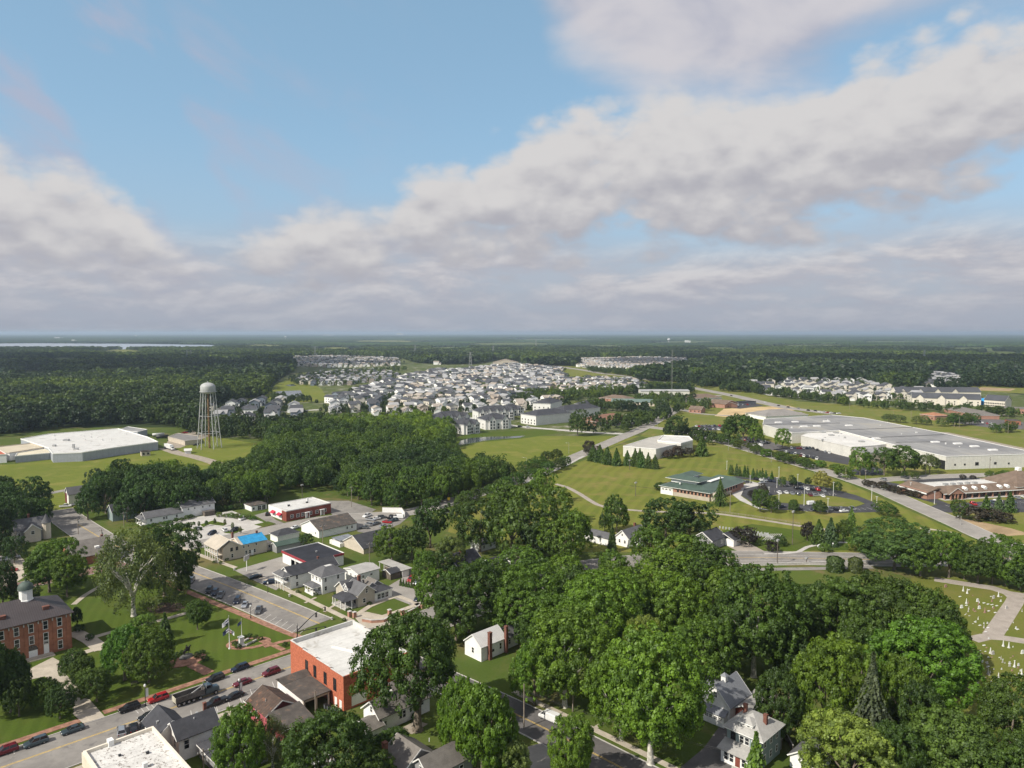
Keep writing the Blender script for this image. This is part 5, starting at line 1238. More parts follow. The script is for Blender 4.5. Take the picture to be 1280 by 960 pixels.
b.part('turret', MB().lathe([(1.7, 0), (1.7, 7.2)], 10, 11.8, .4, smooth=False), creamW); b.part('turret_roof', MB().lathe([(2.1, 7.2), (.05, 11.2)], 10, 11.8, .4), roofG); b.chimney(6, 5, 8, 11.2); b.win('y-', 0, 1.4, 3.6, .9, 1.3)
u0, v0 = UV(97, 708)
b = Bld('brick_church_hall', 'brown brick hall with broad grey gabled roof beside the brick street', 'hall', *U(u0 - 2, v0)); b.body(0, 15, 0, 15, 3.6, cbrick, gable='x', rh=4.6); b.gable(0, 15, 0, 15, 3.6, 4.6, 'x', roofT, ov=.6)
b.row('y-', 0, (9.5, 10.9), 2.0, 1.0, 1.6, 'grid'); b.row('x-', 0, (5, 10), 2.0, .9, 1.5, 'dark'); b.part('dormer', MB().box(9, 10.6, 2.2, 4.0, 4.6, 6.0), whiteW); b.chimney(13, 8, 6, 9, .8, .8)
u0, v0 = UV(86, 630)
b = Bld('meadow_barn', 'small white gabled barn with rusty red end beside the far meadow', 'barn', *U(u0, v0)); b.body(0, 11, 0, 6.5, 5.2, whiteP, gable='x', rh=3.2); b.part('end_boards', MB().box(-.12, -.02, 3.2, 6.6, 0, 5.2), dredW); b.gable(0, 11, 0, 6.5, 5.2, 3.2, 'x', roofG)
u0, v0 = UV(141, 652)
b = Bld('shaded_house', 'dark roofed house half hidden under the big trees by the side street', 'house', *U(u0, v0)); b.body(0, 11, 0, 8, 4.6, blueW, gable='x', rh=3.0); b.gable(0, 11, 0, 8, 4.6, 3.0, 'x', roofD); b.row('y-', 0, (3, 7), 3.2, .9, 1.4)
def cottage(name, label, px, py, du, dv, h, rh, axis, wm, rm, ang=TA, ch=None, wins=True, dx0=0):
 x, y = G(px, py); b = Bld(name, label, 'house' if 'garage' not in name else 'garage', x, y, ang)
 b.body(0, du, 0, dv, h, wm, gable=axis, rh=rh); b.gable(0, du, 0, dv, h, rh, axis, rm)
 if wins:
  b.row('y-', 0, [du * .25, du * .7], h * .55, .8, 1.3); b.row('x-', 0, [dv * .3, dv * .7], h * .55, .8, 1.3)
  if axis == 'x': b.win('x-', 0, dv / 2, h + rh * .35, .7, .9)
  else: b.win('y-', 0, du / 2, h + rh * .35, .7, .9)
 if ch: b.chimney(ch[0], ch[1], h, h + rh + 1.0, .8, .8)
 return b
cottage('yellow_house', 'pale yellow gabled house with charcoal roof and red chimney among trees', 572, 722, 12, 9, 4.4, 3.4, 'x', yelW, roofD, ch=(5, 4))
cottage('blue_grey_house', 'blue grey dormered house with charcoal roof right of the yellow house', 617, 724, 8, 7, 4.0, 2.8, 'x', blueW, roofD)
b = cottage('white_tree_house', 'small white gabled house with twin gables among dense trees', 640, 712, 9, 7, 3.4, 2.8, 'x', whiteW, roofB)
cottage('small_white_house', 'tiny white house with grey roof behind dark trees', 600, 690, 9, 6, 3.0, 1.8, 'x', whiteW, roofG)
cottage('hip_cottage', 'grey roofed cottage with brick chimney behind light green tree', 685, 690, 12, 8, 3.2, 2.0, 'x', blueW, roofG, ch=(9, 6))
b = Bld('white_lot_garage', 'long low white garage with grey roof on the lawn edge', 'garage', *G(760, 683)); b.body(0, 8, 0, 13, 3.2, whiteW); b.gable(0, 8, 0, 13, 3.2, 1.2, 'y', roofG, ov=.3)
b = cottage('white_gabled_house', 'white house with grey cross-gabled roof at the edge of the lawn', 786, 685, 13, 7, 4.0, 3.0, 'x', whiteW, roofG, ch=(11, 5)); b.body(3, 8, -2.5, 0, 3.6, whiteW, gable='y', rh=2.2, name='front_gable'); b.gable(3, 8, -2.5, 2, 3.6, 2.2, 'y', roofG, name='front_roof'); b.win('y-', -2.5, 5.5, 4.0, .8, 1.3)
cottage('roadside_house', 'grey roofed house half hidden by trees beside the memorial rows', 890, 688, 11, 9, 4.0, 3.0, 'x', greyW, roofD)
b = Bld('roadside_garage', 'white two car garage with charcoal roof by the pale driveway', 'garage', *G(917, 684)); b.body(0, 6, 0, 9, 3.0, whiteW); b.gable(0, 6, 0, 9, 3.0, 2.0, 'x', roofD, ov=.35); b.door('y-', 0, 3, 2.6, 2.2)
u0, v0 = UV(503, 722)
b = Bld('metal_carport', 'long open carport with pale corrugated roof behind the hedge', 'carport', *U(u0, v0)); b.body(3, 4, 0, 15, 2.6, greyW, name='rear_wall'); b.body(0, 4, 0, .2, 2.6, whiteW, name='end_wall'); b.posts([(.1, 4), (.1, 8), (.1, 12), (.1, 15)], 0, 2.5, .2); b.part('roof', MB().box(-.4, 4.6, -.3, 15.4, 2.6, 2.75), roofLg)
def prism_b(name, label, cat, roofpx, h, wm, rm, par=0, z0=0, pm=None):
 """building from the outline of its roof edge as seen at height h"""
 pts = [G(p[0], p[1], h) for p in roofpx]
 cxm = sum(p[0] for p in pts) / len(pts); cym = sum(p[1] for p in pts) / len(pts)
 r = root(name, label, cat, cxm, cym, 0)
 q = [(p[0] - cxm, p[1] - cym) for p in pts]
 MB().prism(q, z0, h - .02, top=False).build('wall', wm, r)
 MB().poly(q, h).build('roof', rm, r)
 if par:
  n = len(q); mb = MB()
  for i in range(n):
   a, c_ = q[i], q[(i + 1) % n]; mb.bar((a[0], a[1], h + par / 2 - .1), (c_[0], c_[1], h + par / 2 - .1), .35, par + .2 + .004 * i)
  mb.build('parapet', pm or wm, r)
 return r, (cxm, cym)
def on(r, name, px, py, h, w, d, z, m, ang=8):
 """box part on a prism building at a roof pixel"""
 x, y = G(px, py, h); return MB().box(-w / 2, w / 2, -d / 2, d / 2, 0, z).build(name, m, r, (x - r.location.x, y - r.location.y, h), radians(ang))
fr, _ = prism_b('factory', 'big white roofed factory with blue grey walls beyond the left meadow', 'factory', [(103, 566), (145, 559.6), (197.5, 552.6), (184, 546.5), (147.5, 536), (60, 543), (26, 549), (40, 553.5), (60, 560), (66, 567.5)], 6.2, warehG, roofW, par=.5, pm=whiteP)
on(fr, 'roof_unit', 83, 551, 6.2, 4, 3, 1.3, greyM); on(fr, 'roof_unit', 92, 560, 6.2, 1.4, 1.4, 3, greyM); on(fr, 'roof_unit', 68, 558, 6.2, 2, 2, 1.4, greyM); on(fr, 'roof_unit', 95, 562, 6.2, 3, 2, 1, greyM)
x, y = G(191, 560.5); MB().box(-3, 3, -.3, .3, 0, 4.2).build('loading_door', blackM, fr, (x - fr.location.x, y - fr.location.y - .3, 0), radians(8))
x, y = G(82, 572.5); MB().box(-4, 4, -1, .8, 0, 3.2).build('entrance', glassD, fr, (x - fr.location.x, y - fr.location.y, 0), radians(2))
prism_b('factory_annex', 'low factory wing with cream roof edge in front of the white roof', 'building', [(19, 570.5), (62, 566.5), (66, 562), (50, 559), (22, 566)], 4.6, warehG, mat('cream_roof', (.58, .53, .40), .7, .08, .1), par=.4, pm=whiteP)
prism_b('tan_roofed_wing', 'tan roofed factory wing left of the big white roof', 'building', [(-30, 566), (12, 566.5), (55, 559.5), (38, 554.5), (-30, 562)], 5.4, whiteW, mat('tan_roof', (.50, .44, .33), .7, .08, .1), par=.5, pm=stoneW)
prism_b('red_roofed_wing', 'rust red roofed wing at the left edge', 'building', [(-40, 571), (8, 568), (-4, 561), (-40, 561)], 5.9, whiteW, mat('rust_red_roof', (.42, .12, .06), .7, .1, .1), par=.3, pm=whiteP)
prism_b('rear_factory_wing', 'flat grey roofed wing behind the big white factory roof', 'building', [(148, 537.5), (172, 540), (184, 537), (160, 533.5)], 5.4, warehG, warehR, par=.3, pm=whiteP)
prism_b('tan_depot', 'low tan depot with flat grey roof beside the water tower', 'depot', [(210, 546), (231, 551.3), (249, 549.5), (247, 545), (222, 541.5)], 3.6, stoneW, mat('grey_gravel_roof', (.20, .19, .18), .9, .15, .2), par=.2)
gx, gy = G(886.5, 627); b = Bld('green_roofed_centre', 'community building with green metal roofs, brick walls and long entrance front', 'building', gx, gy, 48)
gw = mat('buff_panel', (.42, .37, .30), .8, .1, .4)
b.body(0, 40, 0, 30, 4.6, mbrick); b.part('lower_panel', MB().box(-.12, 0, 0, 22, 0, 2.2).box(-.12, 26, -.12, 0, 0, 2.2), gw); b.part('end_panel', MB().box(-.14, 0, 22.2, 30.1, 0, 4.5), whiteW)
b.hip(0, 40, 0, 30, 4.6, 2.6, roofGr, ov=1.0, run=14); b.row('x-', -.02, [1.5 + 2.2 * k for k in range(9)], 3.1, 1.0, 1.2, 'dark'); b.row('x-', -.14, (24, 26.4, 28.6), 3.0, 1.1, .8, 'grid'); b.row('y-', -.02, [3 + 3.4 * k for k in range(10)], 3.0, 1.4, 1.4, 'dark')
b.body(8, 14, 12, 28, 8.3, whiteP, z0=6.0, name='clerestory'); b.hip(7, 15, 10, 30, 8.2, 1.8, roofGr, ov=.8, name='clerestory_roof'); b.body(14, 30, 22, 28, 8.3, whiteP, z0=6.0, name='clerestory'); b.hip(13, 31, 21, 29, 8.2, 1.8, roofGr, ov=.8, name='clerestory_roof')
b.part('skylight', MB().box(18, 34, 8, 10.5, 6.9, 7.25), whiteP); b.part('entrance_block', MB().box(1.5, 5.5, -2.6, 0, 0, 4.4), stoneW); b.vent(4, 20, 6.2, .8, .8, .8, whiteM); b.body(40, 48, 2, 20, 4.0, mbrick, name='side_wing'); b.hip(40, 48, 2, 20, 4.0, 2.2, roofGr, ov=.8, name='wing_roof')
wr, _ = prism_b('white_warehouse', 'white flat roofed warehouse at the road junction', 'warehouse', [(779, 558), (820, 561.5), (839.5, 557), (866, 552.5), (862, 546.5), (826, 545), (812, 547.5)], 7.5, warehW, mat('pale_grey_roof', (.42, .40, .36), .7, .08, .05), par=.4, pm=whiteP)
prism_b('white_roof_wing', 'higher wing with bright white roof on the white warehouse', 'building', [(822, 551), (851, 554.5), (866, 550.5), (861, 545.8), (829, 544.5)], 8.8, warehW, roofW, par=.5, pm=whiteP, z0=7.0)
wh, _ = prism_b('distribution_centre', 'huge distribution warehouse with pale walls and long grey roof', 'warehouse', [(1182.5, 570.6), (1290, 567.5), (1292, 565.5), (1180, 541.7), (1080, 522.5), (1040, 518.8), (955, 524), (953.5, 530.5), (990, 541), (1049, 538), (1120.5, 556.8)], 9.0, warehW, warehR, par=.25, pm=whiteP)
w2, _ = prism_b('warehouse_white_wing', 'white roofed lower wing of the distribution warehouse', 'warehouse', [(1001.5, 544.7), (1064, 558.9), (1098, 556.5), (1112, 554.5), (1049, 538), (1017.5, 537.8)], 8.0, warehW, warehB, par=.2, pm=warehW)
prism_b('warehouse_office', 'low grey roofed office block of the distribution warehouse behind round trees', 'office', [(1064, 562), (1085, 569), (1125, 563), (1121, 557), (1096, 556.5)], 6.0, stoneW, warehR, par=.3)
for px, py in ((1028.5, 541), (1045, 541.5), (1039, 544.5), (1077, 552.5)): on(w2, 'roof_unit', px, py, 8.0, 4, 3, 1.0, greyM)
for px, py in ((973, 528.5), (994, 527.7), (1033, 527), (1005, 533.5), (1021, 533), (1061, 532.3), (1169, 553), (1197, 555), (1218, 558.5), (1241, 563), (1095, 548.5)): on(wh, 'roof_unit', px, py, 9.0, 6, 2.6, .9, whiteP)
mb = MB()
for (a, c_) in (((1049, 538), (1145, 534)), ((1085, 547.5), (1180, 543.5)), ((1120, 553), (1182, 552.5)), ((953, 531), (1050, 529))):
 A = G(a[0], a[1], 9.0); B = G(c_[0], c_[1], 9.0); mb.bar((A[0] - wh.location.x, A[1] - wh.location.y, 9.1), (B[0] - wh.location.x, B[1] - wh.location.y, 9.1), .5, .5)
mb.build('roof_step', mat('seam_grey', (.12, .12, .12), .8, .1, .2), wh)
for px, z_, w_, h_, m_ in ((1194, 3.2, 1.2, 1.2, blackM), (1206, 3.2, 1.2, 1.2, blackM), (1221, 3.4, 2.6, 2.2, blackM), (1244, 3.4, 1.8, 1.6, blackM), (1261, 3, 1.2, 1.2, blackM)):
 f_ = (px - 1182.5) / (1290 - 1182.5); A = Vector(G(1182.5, 570.6, 9)); B = Vector(G(1290, 567.5, 9)); p = A.lerp(B, f_); MB().box(-w_ / 2, w_ / 2, -.12, 0, z_ - h_ / 2, z_ + h_ / 2).build('loading_window', m_, wh, (p.x - wh.location.x, p.y - wh.location.y, 0), atan2(B.y - A.y, B.x - A.x))
A = Vector(G(1182.5, 570.6, 9)); B = Vector(G(1120.5, 556.8, 9)); p = A.lerp(B, .09); MB().box(-4, 4, -.12, .12, 0, 6).build('loading_door', blackM, wh, (p.x - wh.location.x, p.y - wh.location.y, 0), atan2(B.y - A.y, B.x - A.x))
sx, sy = G(1163, 626); A = Vector(G(1163, 626)); B = Vector(G(1262, 620)); ang_m = math.degrees(atan2(B.y - A.y, B.x - A.x))
sx += 9 * cos(radians(ang_m)); sy += 9 * sin(radians(ang_m))
b = Bld('strip_mall', 'brick strip mall with brown roofs, white gables and arcade front', 'shops', sx, sy, ang_m)
ML = (B - A).length + 5
b.body(0, ML, 3.2, 22, 4.4, mbrick); b.part('sidewalk_slab', MB().box(-1, ML, -1.6, 3.2, 0, .15), concL)
b.part('shop_glass', MB().box(1.2, ML - 1, 3.12, 3.18, .4, 3.0), glassD)
b.posts([(k * 4.6 + .4, .4) for k in range(int(ML / 4.6) + 1)], 0, 3.3, .7, mbrick)
b.part('arcade_roof', MB().add([(-1, -.5, 3.3), (ML, -.5, 3.3), (ML, 5.6, 6.4), (-1, 5.6, 6.4), (-1, -.5, 3.5), (ML, -.5, 3.5), (ML, 5.6, 6.6), (-1, 5.6, 6.6)], [(3, 2, 1, 0), (4, 5, 6, 7), (0, 1, 5, 4), (1, 2, 6, 5), (2, 3, 7, 6), (3, 0, 4, 7)]), roofBr)
b.part('arcade_fascia', MB().box(-1, ML, -.62, -.5, 3.1, 3.5), whiteP)
b.flat(-.2, ML, 5.7, 22, 4.6, roofW, par=.5, pw=.35)
b.part('entrance_gable', MB().add([(1.4, -1.6, 3.3), (12.2, -1.6, 3.3), (6.8, -1.6, 6.6)], [(0, 1, 2)]), mbrick); b.gable(1.4, 12.2, -1.6, 5.0, 3.3, 3.3, 'y', roofBr, ov=.3, name='entrance_roof'); b.posts([(3, -1.2), (5.8, -1.2), (7.8, -1.2), (10.6, -1.2)], 0, 3.4, .6, mbrick)
dm = MB().box(-.9, .9, -.1, 1.6, 0, .9).add([(-1.2, -.2, .9), (1.2, -.2, .9), (0, -.2, 2.0), (-1.2, 2.6, .9), (1.2, 2.6, .9), (0, 2.6, 2.0)], [(0, 1, 2), (0, 2, 5, 3), (1, 4, 5, 2)]).build('dormer', whiteP, mesh_only=True)
for x in (15.5, 22, 28.5, 39, 44): put('dormer', dm, b.r, (x, 1.2, 4.2))
for x in (14, 19, 24, 29, 34): b.vent(x, 14, 4.7, 2.4, 1.8, 1.0, greyM)
b.body(-8.5, 0, 3, 24, 4.2, mbrick, name='side_wing'); b.part('side_wing_roof', MB().add([(-9.5, 2.4, 3.6), (-2, 2.4, 6.4), (-2, 24, 6.4), (-9.5, 24, 3.6), (0, 2.4, 6.0), (0, 24, 6.0)], [(0, 1, 2, 3), (1, 4, 5, 2), (0, 4, 1), (3, 2, 5)]), roofBr); b.part('side_fascia', MB().box(-9.6, -9.4, 2.4, 24, 3.0, 3.7), whiteP)
b.hip(ML - 8, ML + 18, 1, 24, 4.6, 7.0, roofBr, ov=1, name='pavilion_roof'); b.body(ML - 8, ML + 18, 1, 24, 4.6, mbrick, name='pavilion'); b.part('lantern', MB().box(ML + 3.8, ML + 6.2, 11.3, 13.7, 11.4, 13.4), whiteP)
for r_o, q, n_, h_, px0, px1, py0, py1 in ((fr, whiteM, 16, 6.2, 60, 185, 542, 557), (wh, whiteM, 26, 9.0, 965, 1230, 526, 560), (w2, greyM, 6, 8.0, 1025, 1085, 541, 552)):
 for _ in range(n_):
  px, py = R.uniform(px0, px1), R.uniform(py0, py1)
  if r_o is wh and (py < 522 + (px - 1080) * .2 + 3 or py > 531 + (px - 960) * .165 or 1000 < px < 1120 and py > 536): continue
  s_ = R.choice((.5, .7, 1.2)); on(r_o, 'roof_vent', px, py, h_, s_, s_, R.choice((.5, .8, 1.3)), q)
def gb(name, label, cat, A, Bp, depth, h, roof, rh, wm, rm, wins=0, group=None, ov=.5, style='dark', floors=1):
 a = Vector(G(*A)); c_ = Vector(G(*Bp)); L = (c_ - a).length
 b = Bld(name, label, cat, a.x, a.y, math.degrees(atan2(c_.y - a.y, c_.x - a.x)), group)
 if roof in ('x', 'y'): b.body(0, L, 0, depth, h, wm, gable=roof, rh=rh); b.gable(0, L, 0, depth, h, rh, roof, rm, ov=ov)
 elif roof == 'hip': b.body(0, L, 0, depth, h, wm); b.hip(0, L, 0, depth, h, rh, rm, ov=ov)
 else: b.body(0, L, 0, depth, h, wm); b.flat(0, L, 0, depth, h, rm, par=.5)
 for f in range(floors):
  for k in range(wins): b.win('y-', 0, L * (k + .5) / wins, 1.8 + f * 2.9, 1.1, 1.4, style)
 return b, L
gb('long_white_store', 'long low white metal building with grey roof before the tree belt', 'building', (801, 494.5), (862, 494.5), 26, 6.5, 'x', 1.6, warehW, mat('pale_metal_roof', (.36, .36, .36), .6, .06, .1), 0)
gb('green_roofed_store', 'long cream building with green grey roof in the office park', 'building', (764, 506.5), (830, 508), 26, 4.5, 'x', 3.0, creamW, mat('green_grey_roof', (.13, .18, .16), .7, .08, .1), 0)
gb('brown_roofed_office', 'brown hip roofed brick office left of the green grey roof', 'office', (749, 501), (783, 503.5), 26, 4.0, 'hip', 4.2, mbrick, roofBr, 5)
b, L = gb('terracotta_office', 'brick office with terracotta brown cross-gabled roof behind parked cars', 'office', (745, 532.5), (785, 526.5), 22, 4.0, 'hip', 4.6, mbrick, mat('terracotta_roof', (.24, .13, .09), .85, .12, .2), 6)
b.body(4, 14, -3, 5, 4.0, stoneW, gable='y', rh=3.2, name='front_gable'); b.gable(4, 14, -3, 8, 4.0, 3.2, 'y', MATS['terracotta_roof'], name='front_roof')
gb('white_gabled_store', 'white walled store with brown hip roof near the highway', 'building', (868, 502.5), (902, 501), 26, 4.6, 'hip', 4.6, warehW, roofBr, 0)
gb('brick_gabled_store', 'orange brick building with brown gabled roof beside graded earth', 'building', (906, 510.5), (922, 508.5), 24, 5.0, 'y', 4.0, mbrick, roofBr, 2)
gb('low_brick_shop', 'low brown roofed shop left of the orange brick building', 'shop', (891, 507.5), (906, 510), 18, 3.6, 'x', 3.0, mbrick, roofBr, 3)
gb('brick_house', 'small brick house with gabled brown roof by the connector road', 'house', (861, 515.5), (876, 516.5), 14, 3.8, 'x', 3.4, mbrick, roofBr, 3)
gb('flat_car_dealer', 'dark flat canopy beside the orange brick building', 'building', (923, 507), (945, 505), 14, 3.2, 'flat', 0, greyW, roofBl, 0)
gb('grey_pyramid_store', 'low store with grey hip roof and white gables beyond the warehouse', 'building', (957, 525.5), (1010, 523), 34, 4.2, 'hip', 5.0, whiteW, mat('grey_store_roof', (.24, .225, .21), .9, .1, .1), 0)
gb('red_brick_restaurant', 'small orange brick restaurant with white trim near the highway verge', 'restaurant', (1150, 523), (1168, 525.5), 18, 4.6, 'hip', 2.6, mbrick, mat('orange_roof', (.36, .17, .10), .8, .15, .3), 3)
gb('grey_roofed_shops', 'low row of shops with grey hip roof and red front', 'shops', (1180, 515), (1222, 524), 22, 4.2, 'hip', 3.6, mbrick, roofT, 4)
gb('flat_shop_row', 'long flat roofed brick shop row near the right edge', 'shops', (1248, 516), (1300, 518), 24, 5.2, 'flat', 0, mbrick, roofT, 6)
gb('brown_bank', 'small brown flat roofed shop among parked cars at the right', 'shop', (1262, 531), (1276, 531.5), 16, 4.0, 'flat', 0, cbrick, roofB, 2)
gb('white_farm_building', 'small white outbuilding beside the factory drive', 'shed', (231, 567.5), (239, 567), 5, 2.4, 'x', 1.2, whiteW, roofW, 0)
gb('meadow_kiosk', 'small grey box hut on the meadow before the factory', 'shed', (177, 570.5), (188, 569.5), 5, 3.2, 'flat', 0, stoneW, roofB, 2)
gb('clubhouse', 'broad tan roofed clubhouse above the subdivision', 'building', (616, 456), (648, 456), 60, 6, 'y', 9, stoneW, mat('tan_shingle_roof', (.27, .21, .16), .9, .1, .1), 0)
gb('field_pavilion', 'small red topped pavilion beside the green roofed centre', 'pavilion', (834, 613), (842, 611), 5, 2.6, 'flat', 0, whiteW, mat('red_canvas_roof', (.40, .06, .05), .8, .1, .5), 0)
def masonry(name, label, pts, h, w, m, cat='wall', cap=None):
 P = [Vector(G(*p)) for p in pts]; r = root(name, label, cat, P[0].x, P[0].y); mb = MB(); cb = MB()
 for a, c_ in zip(P, P[1:]):
  mb.bar((a.x - P[0].x, a.y - P[0].y, h / 2), (c_.x - P[0].x, c_.y - P[0].y, h / 2), w, h); cb.bar((a.x - P[0].x, a.y - P[0].y, h + .05), (c_.x - P[0].x, c_.y - P[0].y, h + .05), w + .15, .1)
 mb.build('wall', m, r); cb.build('coping', cap or stoneM, r); return r
masonry('brick_sign_wall', 'low curved red brick sign wall beside the plaza', [(453, 777), (465, 779), (480, 778), (487, 774)], 1.0, .5, mbrick)
masonry('brick_wall', 'low red brick garden wall climbing beside the plaza steps', [(507, 769), (517, 764), (527, 758), (540, 754)], .9, .5, mbrick)
for px, py in ((437, 771), (443, 772), (487, 769), (503, 769), (528, 760)):
 x, y = G(px, py); o = MB().box(-.5, .5, -.5, .5, 0, 1.8).build('brick_pier', mbrick, None, (x, y, 0), radians(TA)); MB().box(-.6, .6, -.6, .6, 1.8, 1.95).build('coping', stoneM, o); tag(o, 'square brick pier with stone cap beside the corner plaza', 'pier', 'brick piers round the corner plaza')
masonry('concrete_fence', 'low weathered wooden yard fence beside the carport', [(480, 712), (496, 719)], 1.6, .12, dkwood, 'fence')
masonry('white_yard_wall', 'white wall enclosing the scrap yard', [(478, 640.5), (502, 641), (506, 647)], 2.6, .2, whiteP)
MS = TA; GR1 = 'cars parked along the courthouse kerb'
def carp(px, py, hd, kind, col, label, group=None, detail=2, z=.078):
 x, y = G(px, py); return car(x, y, hd, kind, col, label, group, z, detail)
carp(7, 942, MS + 180, 'suv', 'maroon', 'dark maroon sport utility car cut by the left edge of the picture', GR1)
carp(45, 931, MS + 180, 'suv', 'blue_grey', 'blue grey sport utility car parked at the courthouse kerb', GR1)
carp(91, 915, MS + 180, 'sedan', 'blue_grey', 'grey green sedan parked just below the entrance walk', GR1)
carp(162, 888, MS + 180, 'suv', 'black', 'black hatchback parked just above the entrance walk', GR1)
carp(198, 876, MS + 180, 'suv', 'red', 'bright red sport utility car parked beside the street lamp', GR1)
carp(269, 851, MS + 180, 'suv', 'black', 'black sport utility car parked beyond the dump truck', GR1)
carp(300, 838, MS + 180, 'suv', 'navy', 'long navy sport utility car parked nearest the crossing', GR1)
carp(186, 898, MS + 180, 'sedan', 'black', 'black car driving in the near lane below the red car')
carp(303, 856, MS + 180, 'sedan', 'maroon', 'maroon sedan driving behind the dump truck')
carp(339, 843, MS + 180, 'suv', 'maroon', 'maroon sport utility car turning out of the crossing')
carp(270, 881, MS + 184, 'pickup', 'black', 'black pickup truck parked by the kerb before the pink house')
carp(293, 873, MS + 184, 'sedan', 'black', 'black and silver sedan parked beside the black pickup')
carp(152, 917, MS + 75, 'suv', 'silver', 'silver car nosed to the kerb behind the peeling white roof')
carp(167, 913, MS + 75, 'sedan', 'black', 'black sedan nosed to the kerb beside the silver car')
carp(181, 912, MS + 75, 'suv', 'black', 'black sport utility car nearest the white corner house, half hidden by parapet')
G2 = 'cars nosed in along the park side of the side street'
for px, py, k, c, l in ((239, 728, 'suv', 'grey', 'grey sport utility car in the tree shade, farthest up the side street'), (261.5, 740, 'suv', 'black', 'black sport utility car first of the three dark cars'), (268.5, 743, 'suv', 'navy', 'navy car in the middle of the three dark cars'),
      (276, 746, 'pickup', 'grey', 'dark pickup last of the three dark cars'), (296.5, 753, 'minivan', 'navy', 'dark minivan with bright nose beside the silver sedan'), (306, 758, 'sedan', 'silver', 'silver sedan between dark minivan and pickup'), (323.5, 765, 'pickup', 'grey', 'grey brown pickup nearest the crossing with long shadow')):
 carp(px, py, heading((300, 746), (292.5, 758.7)), k, c, l, G2, z=.09)
carp(319.5, 723, MS + 170, 'sedan', 'black', 'black sedan parked on the pale lot beside the inn lawn', z=.066)
carp(337, 730, MS + 150, 'suv', 'navy', 'dark car half hidden beside the stacked porch house', z=.066)
G3 = 'cars on the lot behind the beige cottage'
carp(514, 726, heading((520, 720), (507, 731)), 'suv', 'red', 'bright red sport utility car before the hedge', G3, z=.062)
carp(522.5, 729, heading((530, 724), (516, 733)), 'sedan', 'silver', 'silver sedan beside the red car', G3, z=.062)
carp(523.5, 750, heading((531, 745), (515, 754)), 'sedan', 'navy', 'dark navy sedan alone on the lot', G3, z=.062)
G4 = 'vehicles on the pale tree lot'
carp(304.5, 649.5, heading((297, 652), (312, 647)), 'pickup', 'white', 'white pickup truck alone at the back of the pale lot', G4, z=.066)
carp(247.5, 662, heading((253, 665), (242, 659)), 'sedan', 'silver', 'silver car beside the oval grass island', G4, z=.066)
carp(281, 664, heading((285, 667), (277, 660)), 'suv', 'white', 'white sport utility car beside the lot road', G4, z=.066)
carp(293, 664, heading((298, 662), (288, 666)), 'suv', 'black', 'black car beside the white sport utility car', G4, z=.066)
carp(265, 668, heading((270, 666), (260, 670)), 'suv', 'navy', 'dark blue car behind the inn roof', G4, z=.066)
carp(368.5, 661, heading((375, 659), (362, 663)), 'sedan', 'white', 'white sedan driving on the lot road')
carp(323, 677, heading((318, 675), (330, 678)), 'sedan', 'black', 'dark sedan parked behind the inn')
carp(335, 644, heading((333, 646), (337, 641)), 'suv', 'black', 'dark car beside the crimson awnings')
carp(459, 646, heading((466, 643), (452, 648)), 'pickup', 'white', 'white truck pulling out beside the scrap yard')
for k, (px, py, c, kd) in enumerate(((463, 651, 'silver', 'sedan'), (470, 650, 'white', 'sedan'), (478, 648, 'grey', 'suv'), (489, 648, 'black', 'pickup'), (461, 657, 'silver', 'suv'), (470, 656, 'grey', 'sedan'), (484, 654, 'red', 'sedan'), (492, 652, 'blue_grey', 'suv'), (498, 648, 'white', 'van'), (480, 659, 'silver', 'sedan'), (455, 661, 'grey', 'sedan'))):
 carp(px, py, R.uniform(0, 360), kd, c, '%s old %s standing in the crowded scrap yard' % (c.replace('_', ' '), kd if kd != 'suv' else 'sport utility car'), 'old cars in the scrap yard', 1)
carp(5, 701, 20, 'suv', 'white', 'white car on the lot at the left edge', z=.07); carp(17, 698, 35, 'sedan', 'silver', 'silver car behind the white car at the left edge', z=.07); carp(14, 714, 10, 'sedan', 'red', 'red car on the lot at the left edge', z=.07)
carp(50, 728, MS, 'sedan', 'black', 'small dark car on the brick street', z=.07)
carp(687, 900, heading((700, 905), (675, 894)), 'van', 'white', 'white cargo van driving under the trees on the side street')
carp(82, 634, 20, 'pickup', 'white', 'white pickup before the meadow barn', z=.02); carp(94, 632, 20, 'sedan', 'silver', 'silver car beside the meadow barn', z=.02)
carp(245, 557, 200, 'suv', 'black', 'black car parked at the tan depot', z=.06)
x, y = G(246, 874)
t = root('dump_truck', 'long grey dump truck with empty open bed driving up the main street', 'truck', x, y, MS, None, .078)
dk = mat('dump_bed_steel', (.13, .12, .11), .6, .25, .8, metal=.2, stain=((.20, .12, .08), .6, .6))
bd = MB()
for sg in (-1, 1): bd.box(-5.4, 1.6, sg * 1.22 - .05, sg * 1.22 + .05, 1.15, 2.55)
bd.box(-5.4, 1.6, -1.2, 1.2, 1.1, 1.2).box(1.52, 1.64, -1.2, 1.2, 1.2, 2.75)
bo = bd.build('dump_bed', dk, t)
MB().box(-5.52, -5.4, -1.27, 1.27, 1.15, 2.45).build('tailgate', mat('tailgate_paint', (.45, .42, .33), .6, .2, .8), bo)
rb = MB().box(-.06, .06, 0, .08, 1.15, 2.5)
rb = MB()
for k in range(9):
 for sg in (-1, 1): rb.box(-5.2 + k * .8, -5.1 + k * .8, sg * 1.31 - .05, sg * 1.31 + .05, 1.2, 2.5)
rb.build('ribs', dk, bo)
MB().box(-5.3, 5.2, -.5, .5, .75, 1.05).build('chassis', blackM, t)
